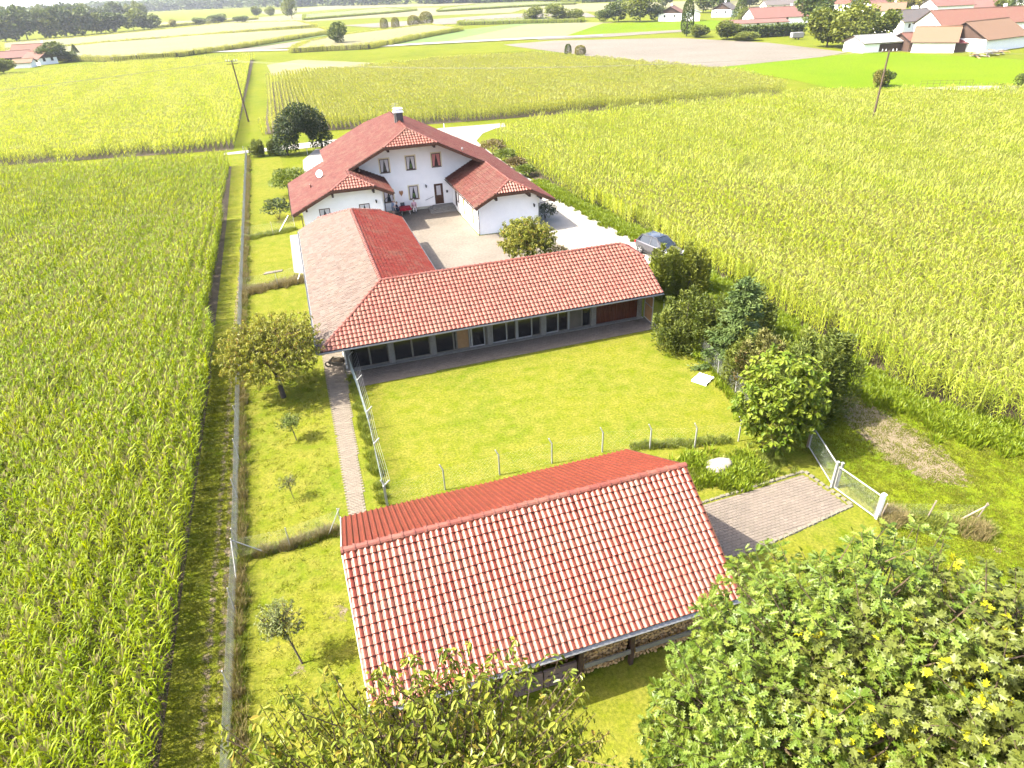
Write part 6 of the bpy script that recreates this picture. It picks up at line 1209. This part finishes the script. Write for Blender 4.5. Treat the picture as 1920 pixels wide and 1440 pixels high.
# ================================================================== far buildings
tilemat('far_tile_red', (.088, .040, .030), (.105, .052, .040), .7, .1); tilemat('far_tile_pink', (.105, .052, .045), (.12, .065, .055), .7, .1); tilemat('far_tile_orange', (.105, .060, .036), (.12, .076, .05), .7, .1); tilemat('far_tile_grey', (.055, .05, .05), (.075, .068, .066), .7, .1)
mat('metal_red', (.13, .012, .018), (.11, .01, .015), rough=.5, scale=.3); mat('metal_white', (.20, .195, .19), (.17, .165, .16), rough=.5, scale=.3); mat('barn_boards', (.055, .03, .02), (.04, .022, .015), rough=.8, scale=.6, aniso=(1, 1, .15))
def far_house(label, px, w, d, h, rise, theta, roof, wall='white_render', gab=None, cat='house', name='village_house', over=.6, chimney=True, wins=3, dark_front=False):
    """px = ground pixel under the middle of the nearest side; theta = ridge angle against the picture plane"""
    h *= .82; rise *= .66; b = gp(*px); ang = -YAW+math.radians(theta); ux = np.array([math.cos(ang), math.sin(ang), 0]); fwd2 = np.array([math.sin(YAW), math.cos(YAW), 0]); uy = np.array([-ux[1], ux[0], 0])
    if uy@fwd2 < 0: uy = -uy; ux = -ux
    dep = abs(ux@fwd2)*w/2+abs(uy@fwd2)*d/2; c = b+fwd2*dep; t = thing(name, label, cat, (c[0], c[1], 0), math.atan2(ux[1], ux[0]))
    m_ = MB(); m_.box(-w/2, w/2, -d/2, d/2, 0, h); wo = m_.build('wall', wall, t, local=True); g_ = gab or wall
    for s in (-1, 1):
        m_ = MB(); x0, x1 = s*(w/2-.01), s*(w/2+.03); m_.add([(x, y, z) for x in (x0, x1) for y, z in ((-d/2, h), (d/2, h), (0, h+rise))], [(0, 1, 2), (5, 4, 3), (0, 3, 4, 1), (1, 4, 5, 2), (2, 5, 3, 0)]); m_.build('gable', g_, t, local=True)
    sl = rise/(d/2); ro = None
    for s in (-1, 1):
        m_ = MB(); y1 = s*(d/2+over); z1 = h-over*sl; P = [(-w/2-over, y1, z1), (w/2+over, y1, z1), (w/2+over, 0, h+rise), (-w/2-over, 0, h+rise)]; P = P if s < 0 else P[::-1]; P = [(x, y, z+.18) for x, y, z in P]; m_.slab(P, (0, 0, -.16), 0, 1); ro = m_.build('roof', ['dark_wood', roof], t, local=True)
    m_ = MB(); m_.tube([(-w/2-over, 0, h+rise+.2), (w/2+over, 0, h+rise+.2)], .16, 5); m_.build('ridge', roof, t, local=True)
    if chimney: m_ = MB(); m_.box(w*.15, w*.15+.8, .5, 1.2, h+rise*.6, h+rise+1.1); m_.build('chimney', 'white_paint', ro, local=True)
    fx = 1 if (ux@fwd2) < 0 else -1
    for i in range(wins):
        x = -w/2+w*(i+.5)/wins; f = MB(); f.box(x-.55, x+.55, -d/2-.03, -d/2+.02, h*.45, h*.45+1.3); fo = f.build('window', 'dark_wood', t, local=True); f = MB(); f.box(x-.45, x+.45, -d/2-.05, -d/2-.032, h*.45+.1, h*.45+1.2); f.build('pane', 'glass', fo, local=True)
    for y in ((-d*.22, d*.22) if wins else ()):
        f = MB(); xx = fx*(w/2); f.box(min(xx, xx+fx*.06), max(xx, xx+fx*.06), y-.5, y+.5, h*.5, h*.5+1.2); fo = f.build('window', 'dark_wood', t, local=True); f = MB(); f.box(min(xx+fx*.062, xx+fx*.08), max(xx+fx*.062, xx+fx*.08), y-.4, y+.4, h*.5+.1, h*.5+1.1); f.build('pane', 'glass', fo, local=True)
    if dark_front: m_ = MB(); m_.box(-w*.18, w*.44, -d/2-.06, -d/2-.02, .1, h*.85); m_.build('open_front', 'barn_boards', t, local=True)
    return t
far_house('long low shed with white roof and open brown front at the meadow edge', (1662, 98), 15, 9, 3.0, 2.2, 10, 'metal_white', cat='shed', name='farm_shed', chimney=False, wins=0, dark_front=True)
far_house('low shed with pink roof joined to the white roofed shed', (1730, 96), 9, 8, 3.4, 2.2, 5, 'far_tile_red', 'barn_boards', cat='shed', name='farm_shed', chimney=False, wins=0)
far_house('barn with orange roof and dark wooden gable beside the pink shed', (1775, 100), 10, 9.5, 3.4, 4.6, -32, 'far_tile_orange', 'white_render', 'barn_boards', cat='barn', name='farm_barn', chimney=False, wins=0)
far_house('low shed with bright crimson metal roof between the two barns', (1815, 97), 10, 7, 2.6, 1.6, 10, 'metal_red', 'barn_boards', cat='shed', name='farm_shed', chimney=False, wins=0)
far_house('big barn with pale red roof and dark gable at the right edge', (1882, 97), 19, 13, 3.8, 5.6, 28, 'far_tile_orange', 'white_render', 'barn_boards', cat='barn', name='farm_barn', chimney=False, wins=0)
far_house('long farm building with wide pale red roof behind the two barns', (1870, 70), 38, 14, 5, 5.5, 4, 'far_tile_red', cat='barn', name='farm_barn', wins=4)
far_house('white house with grey roof and small gable window behind the sheds', (1722, 62), 19, 12, 4.6, 4.6, 26, 'far_tile_grey'); far_house('white house with orange roof peeping over the round green tree', (1677, 37), 13, 10, 4.5, 4, -28, 'far_tile_orange')
far_house('two storey house with pinkish roof and balcony on the skyline', (1786, 34), 17, 12, 6, 4, 4, 'far_tile_pink'); far_house('house with dark gable and pink roof right of the balcony house', (1853, 28), 20, 12, 4, 4, 8, 'far_tile_pink', gab='barn_boards')
far_house('white house with red roof in the top right corner', (1893, 14), 22, 14, 6, 5, -14, 'far_tile_red'); far_house('small white house with red roof among the tall trees', (1592, 20), 12, 10, 4.5, 5, -55, 'far_tile_red')
far_house('small white house with brown roof between the tall trees and the grey roof', (1648, 24), 11, 9, 4, 3.5, 20, 'far_tile_pink'); far_house('little house with orange roof left of the purple leaved tree', (1520, 24), 11, 9, 3.5, 3.5, -20, 'far_tile_orange'); far_house('brown roofed house squeezed between balcony house and golden tree', (1752, 22), 10, 9, 4, 3.2, 35, 'far_tile_red'); far_house('small house with grey gable above the long farm roof', (1822, 16), 12, 10, 4, 3.6, 50, 'far_tile_pink')
far_house('long farmhouse with pink roof behind the clipped hedge', (1474, 45), 30, 15, 3.5, 5.5, 3, 'far_tile_pink'); far_house('low building with flat pink roof along the clipped hedge', (1420, 53), 26, 9, 2.4, 1.6, 2, 'far_tile_pink', cat='shed', chimney=False)
far_house('grey roofed house behind the long pink farmhouse', (1470, 20), 22, 12, 4, 3.5, 0, 'far_tile_grey'); far_house('white house with dark gable next to the village spruce', (1366, 32), 12, 11, 4.5, 4.5, 55, 'far_tile_grey', gab='barn_boards')
far_house('small white block of a building beside the tall cypress', (1303, 40), 8, 7, 5, 1.5, 75, 'metal_white', chimney=False, wins=0); far_house('house with ivy and dark wooden gable left of the cypress', (1266, 40), 14, 12, 4.5, 4.5, 68, 'far_tile_red', gab='barn_boards')
far_house('left farmstead house with long red roof and chimney', (58, 112), 17, 10, 3.2, 4.4, 8, 'far_tile_red', name='farmstead', gab='barn_boards'); far_house('left farmstead wing with bright red roof and white wall', (62, 123), 11, 7, 2.8, 3.0, -30, 'far_tile_red', name='farmstead', gab='barn_boards', chimney=False)
far_house('left farmstead shed with pink roof at the picture edge', (12, 120), 12, 8, 2.6, 3.0, 25, 'far_tile_pink', 'barn_boards', cat='shed', name='farmstead', chimney=False, wins=0); far_house('small orange roofed porch shed in front of the left farmstead', (40, 128), 6, 5, 2.2, 1.5, 10, 'far_tile_orange', cat='shed', name='farmstead', chimney=False, wins=0)
# stored timber and rubble beside the barn, a trailer tank, road rails
rub = thing('timber_pile', 'jumbled pile of pale boards in front of the big barn', 'timber', tuple(gp(1850, 105))); rgn = random.Random(4)
for k in range(26):
    m_ = MB(); a = rgn.uniform(0, 3.1); L = rgn.uniform(1.2, 2.6); p = Vector((rgn.uniform(-5, 5), rgn.uniform(-1.5, 1.5), .15+.12*(k % 9))); m_.obox(p, (math.cos(a)*L, math.sin(a)*L, rgn.uniform(-.1, .25)), (-math.sin(a)*.2, math.cos(a)*.2, 0), (0, 0, .06)); m_.build('board', 'concrete' if k % 3 else 'plywood', rub, local=True)
cv = thing('covered_trailer', 'small white covered trailer in the grass beside the clipped hedge', 'trailer', tuple(gp(1493, 74)), -.2); m_ = MB(); m_.box(-2, 2, -1, 1, .7, 2.2); m_.build('cover', 'metal_white', cv, local=True)
m_ = MB(); m_.box(-2, 2, -.95, .95, .5, .7); m_.build('bed', 'barn_boards', cv, local=True)
for s in (-1, 1): m_ = MB(); m_.tube([(.2, s*1.0, .35), (.2, s*1.12, .35)], .35, 10); m_.build('wheel', 'tyre', cv, local=True)
gr_ = thing('guard_rail', 'low metal railing on the bridge beside the pale village road', 'railing', tuple(gp(1725, 163))); a, b = gp(1725, 163), gp(1822, 161)
for i in range(9): q = a+(b-a)*i/8-a; m_ = MB(); m_.tube([q, q+np.array([0, 0, 1.1])], .03, 5); m_.build('post', 'slate_black', gr_, local=True)
for z in (.55, 1.05): m_ = MB(); m_.tube([(0, 0, z), (b-a)+np.array([0, 0, z])], .022, 5); m_.build('rail', 'pole_wood', gr_, local=True)
# ================================================================== far trees
def far_mesh(kind, n, size, seed):
    rg = np.random.default_rng(seed)
    if kind == 'cone': u = rg.random(n)**.8; a = rg.uniform(0, 6.283, n); R_ = (1-u)**.8*(1-.4*rg.random(n)**2); P = np.stack([R_*np.cos(a), R_*np.sin(a), u*2], 1); D = np.stack([np.cos(a), np.sin(a), np.full(n, -.1)], 1)
    elif kind == 'column': u = rg.random(n); a = rg.uniform(0, 6.283, n); R_ = np.sqrt(np.clip(1-(2*u-1)**4, .05, 1))*(1-.3*u); P = np.stack([R_*np.cos(a), R_*np.sin(a), u*2], 1); D = np.stack([np.cos(a), np.sin(a), np.full(n, .6)], 1)
    else:
        ld = rg.normal(0, 1, (9, 3)); ld /= np.linalg.norm(ld, axis=1, keepdims=True); lc = ld*np.array([.52, .52, .5])+np.array([0, 0, 1.0]); lr = rg.uniform(.34, .6, 9); k = rg.integers(0, 9, n)
        d = rg.normal(0, 1, (n, 3)); d /= np.linalg.norm(d, axis=1, keepdims=True); P = lc[k]+d*(lr[k]*(1-.35*rg.random(n)**2))[:, None]; P[:, 2] = np.clip(P[:, 2], .08, 3); D = d
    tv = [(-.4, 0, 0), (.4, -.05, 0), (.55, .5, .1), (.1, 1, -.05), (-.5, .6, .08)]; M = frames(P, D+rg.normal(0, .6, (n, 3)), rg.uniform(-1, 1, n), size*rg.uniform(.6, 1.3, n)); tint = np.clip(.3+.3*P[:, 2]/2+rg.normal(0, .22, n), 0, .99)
    return stamp(tv, [(0, 1, 2, 3, 4)], M, tint)
FM = {}
def far_meshes(kind, lm, n=2400, size=.105, k=3):
    key = (kind, lm, n)
    if key not in FM: FM[key] = [mesh_np('crown', *far_mesh(kind, n, size, 50+q+len(FM)*7)[:2], lm, far_mesh(kind, n, size, 50+q+len(FM)*7)[2]) for q in range(k)]
    return FM[key]
tm = MB(); tm.tube([(0, 0, 0), (0, 0, 1)], [.05, .03], 6); TRUNK = tm.mesh('trunk', 'bark')
def far_tree(label, px, h, r, kind='round', lm='far_leaf', group=None, name='tree', cat='tree', n=2400, p3=None, size=.105, lift=.12):
    p = gp(*px) if p3 is None else np.array(p3); t = thing(name, label, cat, (p[0], p[1], 0), random.uniform(0, 6.28), group); tr = link('trunk', TRUNK, t); tr.scale = (h*.35, h*.35, h*.5)
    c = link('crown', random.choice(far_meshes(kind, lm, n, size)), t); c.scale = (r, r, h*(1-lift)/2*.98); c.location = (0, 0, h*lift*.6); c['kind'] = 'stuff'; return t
for lb, px, h, r, k, lm in [
 ('solitary dark broadleaf tree beside the far field road', (637, 88), 10, 4.6, 'round', 'far_leaf_dark'), ('tall round tree standing alone on the far plain', (548, 35), 20, 8, 'round', 'far_leaf'), ('left tree of a pair on the far plain', (482, 31), 14, 7, 'round', 'far_leaf'), ('right tree of a pair on the far plain', (508, 31), 13, 6.5, 'round', 'far_leaf'),
 ('long low bush at the far stubble edge left of centre', (374, 48), 7, 7, 'round', 'far_leaf_dark'), ('row bush in the middle of the far hedge', (410, 45), 9, 9, 'round', 'far_leaf_dark'), ('small end bush of the far hedge', (455, 42), 6, 8, 'round', 'far_leaf_dark'), ('single small bush on the pale stubble near the wood', (327, 51), 6, 4, 'round', 'far_leaf_gold'),
 ('reddish thin bush among the maize strips', (721, 55), 6, 2.6, 'column', 'far_leaf_gold'), ('second thin bush in the maize strips', (742, 53), 6, 2.6, 'column', 'far_leaf_gold'), ('third thin bush in the maize strips', (776, 49), 6, 4, 'column', 'far_leaf_gold'), ('largest bush of the four in the maize strips', (800, 48), 8, 4.5, 'column', 'far_leaf_gold'),
 ('grey green willow at the left of the field hedge', (1004, 41), 9, 7, 'round', 'far_leaf'), ('broad willow bush in the middle of the field hedge', (1040, 41), 10, 9, 'round', 'far_leaf'), ('narrow willow at the right of the field hedge', (1078, 40), 9, 6, 'round', 'far_leaf'),
 ('small apple tree left of the orchard group', (1132, 42), 8, 5, 'round', 'far_leaf_dark'), ('orchard tree with full crown beside the green meadow', (1160, 41), 12, 8, 'round', 'far_leaf_dark'), ('biggest orchard tree beside the green meadow', (1200, 41), 16, 9.5, 'round', 'far_leaf'), ('low orchard tree next to the ivy house', (1228, 40), 9, 6, 'round', 'far_leaf_dark'), ('far single tree above the orchard', (1248, 15), 14, 6, 'round', 'far_leaf_dark'),
 ('two shrubs by the ploughed field, the dark one', (1065, 103), 3.2, 1.2, 'column', 'far_leaf_dark'), ('two shrubs by the ploughed field, the pale one', (1088, 103), 2.8, 1.9, 'column', 'far_leaf_gold'),
 ('tall narrow cypress at the corner of the ploughed field', (1287, 68), 13, 2.6, 'column', 'far_leaf_dark'), ('round bush right of the tall cypress', (1311, 70), 6, 4.5, 'round', 'far_leaf'), ('bushy tree between the round bush and the hedge', (1363, 74), 8.5, 5.5, 'round', 'far_leaf'), ('low bush under the bushy hedge tree', (1395, 76), 3, 5, 'round', 'far_leaf'),
 ('village spruce in front of the dark gabled house', (1387, 39), 13, 4.5, 'cone', 'far_leaf_dark'), ('leafy tree behind the small white block', (1318, 24), 16, 9, 'round', 'far_leaf'), ('second leafy tree behind the small white block', (1345, 26), 15, 7, 'round', 'far_leaf_dark'), ('dark tree above the village spruce', (1405, 14), 14, 8, 'round', 'far_leaf_dark'), ('small garden tree beside the village spruce', (1400, 42), 7, 4.5, 'round', 'far_leaf'),
 ('large village tree left of the round green one', (1550, 88), 15, 7, 'round', 'far_leaf'), ('round green tree in front of the village', (1598, 90), 13, 7, 'round', 'far_leaf'), ('rounded tree nearest to the white roofed shed', (1640, 82), 13, 6.5, 'round', 'far_leaf'), ('tall village tree rising behind the large one', (1522, 60), 20, 8, 'round', 'far_leaf_dark'),
 ('dark purple leaved tree in the village', (1562, 18), 18, 7, 'round', 'far_leaf_purple'), ('broad green tree on the village skyline', (1628, 18), 15, 11, 'round', 'far_leaf'), ('golden leaved tree on the village skyline', (1690, 20), 15, 9, 'round', 'far_leaf_gold'), ('dark conifer beside the golden tree', (1713, 18), 18, 5.5, 'cone', 'far_leaf_dark'), ('yellow green tree before the balcony house', (1740, 25), 12, 7, 'round', 'far_leaf_gold'),
 ('small garden tree between the grey roof and the barns', (1792, 52), 6, 6, 'round', 'far_leaf'), ('dark conifer near the top right corner', (1905, 28), 12, 5, 'cone', 'far_leaf_dark'), ('round tree near the top right corner', (1875, 26), 9, 6, 'round', 'far_leaf'), ('green tree behind the pinkish balcony roof', (1830, 6), 14, 10, 'round', 'far_leaf'), ('tree behind the house at the top right', (1775, 6), 14, 10, 'round', 'far_leaf_dark'),
 ('small dark bush at the foot of the leaning power pole', (1655, 162), 3.6, 2.2, 'round', 'far_leaf_dark'), ('pale green bush beside the leaning power pole', (1645, 163), 3.2, 1.6, 'round', 'far_leaf_gold'), ('dark bush at the right picture edge by the village road', (1918, 172), 4, 1.8, 'round', 'far_leaf_dark'),
 ('dense tree beside the left farmstead', (106, 118), 8, 6.5, 'round', 'far_leaf_dark'), ('small conifer right of the left farmstead tree', (144, 107), 5, 2.2, 'cone', 'far_leaf_dark'), ('low bush in front of the left farmstead tree', (122, 116), 4.5, 5, 'round', 'far_leaf_dark'), ('bush at the left picture edge below the farmstead', (8, 138), 7, 5, 'round', 'far_leaf')]:
    far_tree(lb, px, h, r, k, lm, None, 'tree' if h > 6 else 'bush', 'tree' if h > 6 else 'bush', lift=.02 if h < 7 else .1)
for i in range(26):                      # green backdrop behind the village roofs
    x = 1330+590*(i+.5)/26+random.uniform(-9, 9); far_tree('leafy tree in the green belt behind the village roofs', (x, random.uniform(-2, 14)-(x-1330)*.012), random.uniform(12, 18), random.uniform(7, 11), 'round', random.choice(['far_leaf', 'far_leaf_dark', 'far_leaf', 'far_leaf_gold']), 'trees behind the village')
# clipped hedge in the village
hg = thing('clipped_hedge', 'long clipped green hedge in front of the pink farmhouse', 'hedge', tuple(gp(1380, 73))); a, b = gp(1378, 73), gp(1500, 66); n = 5200; f = RNG.random(n); uxh = (b-a)/np.linalg.norm(b-a); P = (b-a)[None]*f[:, None]+np.stack([RNG.uniform(-1, 1, n)*1.4, RNG.uniform(-1, 1, n)*1.4, RNG.random(n)**.6*3.6+.1*np.sin(f*70)], 1)
M = frames(P, RNG.normal(0, 1, (n, 3))+np.array([0, 0, .5]), RNG.uniform(-1, 1, n), .9*RNG.uniform(.6, 1.3, n)); V, F, T = stamp(OVAL[0], OVAL[1], M, RNG.random(n)); o = crown_obj(hg, V, F, T, 'far_leaf_dark', 'foliage'); o['kind'] = 'stuff'; m_ = MB(); m_.beam((0, 0, 1.6), (b-a)+np.array([0, 0, 1.6]), 1.6, 3.0); m_.build('branches', 'twig', hg, local=True)
# the wood at the upper left, tree by tree
for row, (x0, y0, x1, y1, k) in enumerate(((-60, 84, 300, 53, 17), (-60, 66, 270, 42, 15), (-60, 52, 170, 36, 11), (-60, 44, 165, 30, 10))):
    for i in range(k):
        f = (i+.5)/k+random.uniform(-.02, .02); x, y = x0+(x1-x0)*f, y0+(y1-y0)*f
        far_tree('broadleaf tree crowded into the dense wood at the upper left', (x, y), random.uniform(17, 24)*(1 if row else (.72 if x > 180 else .95)), random.uniform(8, 11), 'round', random.choice(['far_leaf', 'far_leaf_dark', 'far_leaf', 'far_leaf_dark']), 'trees of the upper left wood', 'tree', n=1100, size=.17, lift=.03)
# far forest belt along the horizon: one mass
pts = []
for (x0, y0), (x1, y1), k in (((150, 26), (480, 13), 90), ((150, 18), (640, 5), 110), ((480, 14), (960, 3), 90), ((800, 7), (1130, 1), 60), ((1100, 4), (1600, -16), 50), ((-200, 24), (200, 12), 60)):
    for i in range(k): f = RNG.random(); pts.append(gp(x0+(x1-x0)*f, y0+(y1-y0)*f+RNG.uniform(-1, 1)))
Vs, Fs, Ts = [], [], []; off = 0; cr = far_mesh('round', 90, .42, 99)
for p in pts:
    hh = RNG.uniform(16, 26); rr_ = RNG.uniform(10, 18); a = RNG.uniform(0, 6.28); R_ = np.array([[math.cos(a), -math.sin(a), 0], [math.sin(a), math.cos(a), 0], [0, 0, 1]]); v = (cr[0]@R_.T)*np.array([rr_, rr_, hh/2])+np.array([p[0], p[1], -1]); Vs.append(v); Fs.append(cr[1]+off); Ts.append(cr[2]); off += len(v)
o = link('far_forest', mesh_np('far_forest', np.concatenate(Vs), np.concatenate(Fs), 'far_leaf_dark', np.concatenate(Ts))); tag(o, 'hazy blue forest belt along the horizon', 'forest', None, 'stuff')
# distant low hills behind the forest
mat('far_hill', (0.029, 0.0435, 0.0174), (0.0406, 0.0522, 0.0232), rough=.95, scale=.004)
hv = []; hf = []; nx = 80
for j, (dz) in enumerate((0, 1, 1, 0)):
    for i in range(nx+1):
        a = -1.1+2.2*i/nx; R_ = (4300, 4600, 5200, 5600)[j]; z = -2 if dz == 0 else 26+18*math.sin(i*.37)+10*math.sin(i*.9+1); hv.append((R_*math.sin(a), R_*math.cos(a), z))
    if j: hf += [((j-1)*(nx+1)+i, (j-1)*(nx+1)+i+1, j*(nx+1)+i+1, j*(nx+1)+i) for i in range(nx)]
o = link('hills', mesh_np('hills', np.array(hv), hf, 'far_hill', smooth=True)); tag(o, kind='structure')
# ================================================================== summer haze
hz = MB(); hz.box(-6100, 6100, -310, 9100, -3.2, 75); hm_, hn, hp_, ho_ = nodes('haze_air'); hn.nodes.remove(hp_); vol = hn.nodes.new('ShaderNodeVolumePrincipled'); vol.inputs['Color'].default_value = (.86, .92, 1.0, 1); vol.inputs['Density'].default_value = .00011; vol.inputs['Anisotropy'].default_value = .35
hn.links.new(vol.outputs[0], ho_.inputs['Volume']); o = hz.build('haze', 'haze_air'); tag(o, kind='stuff'); o['label'] = 'thin summer haze over the fields'; o['category'] = 'haze'
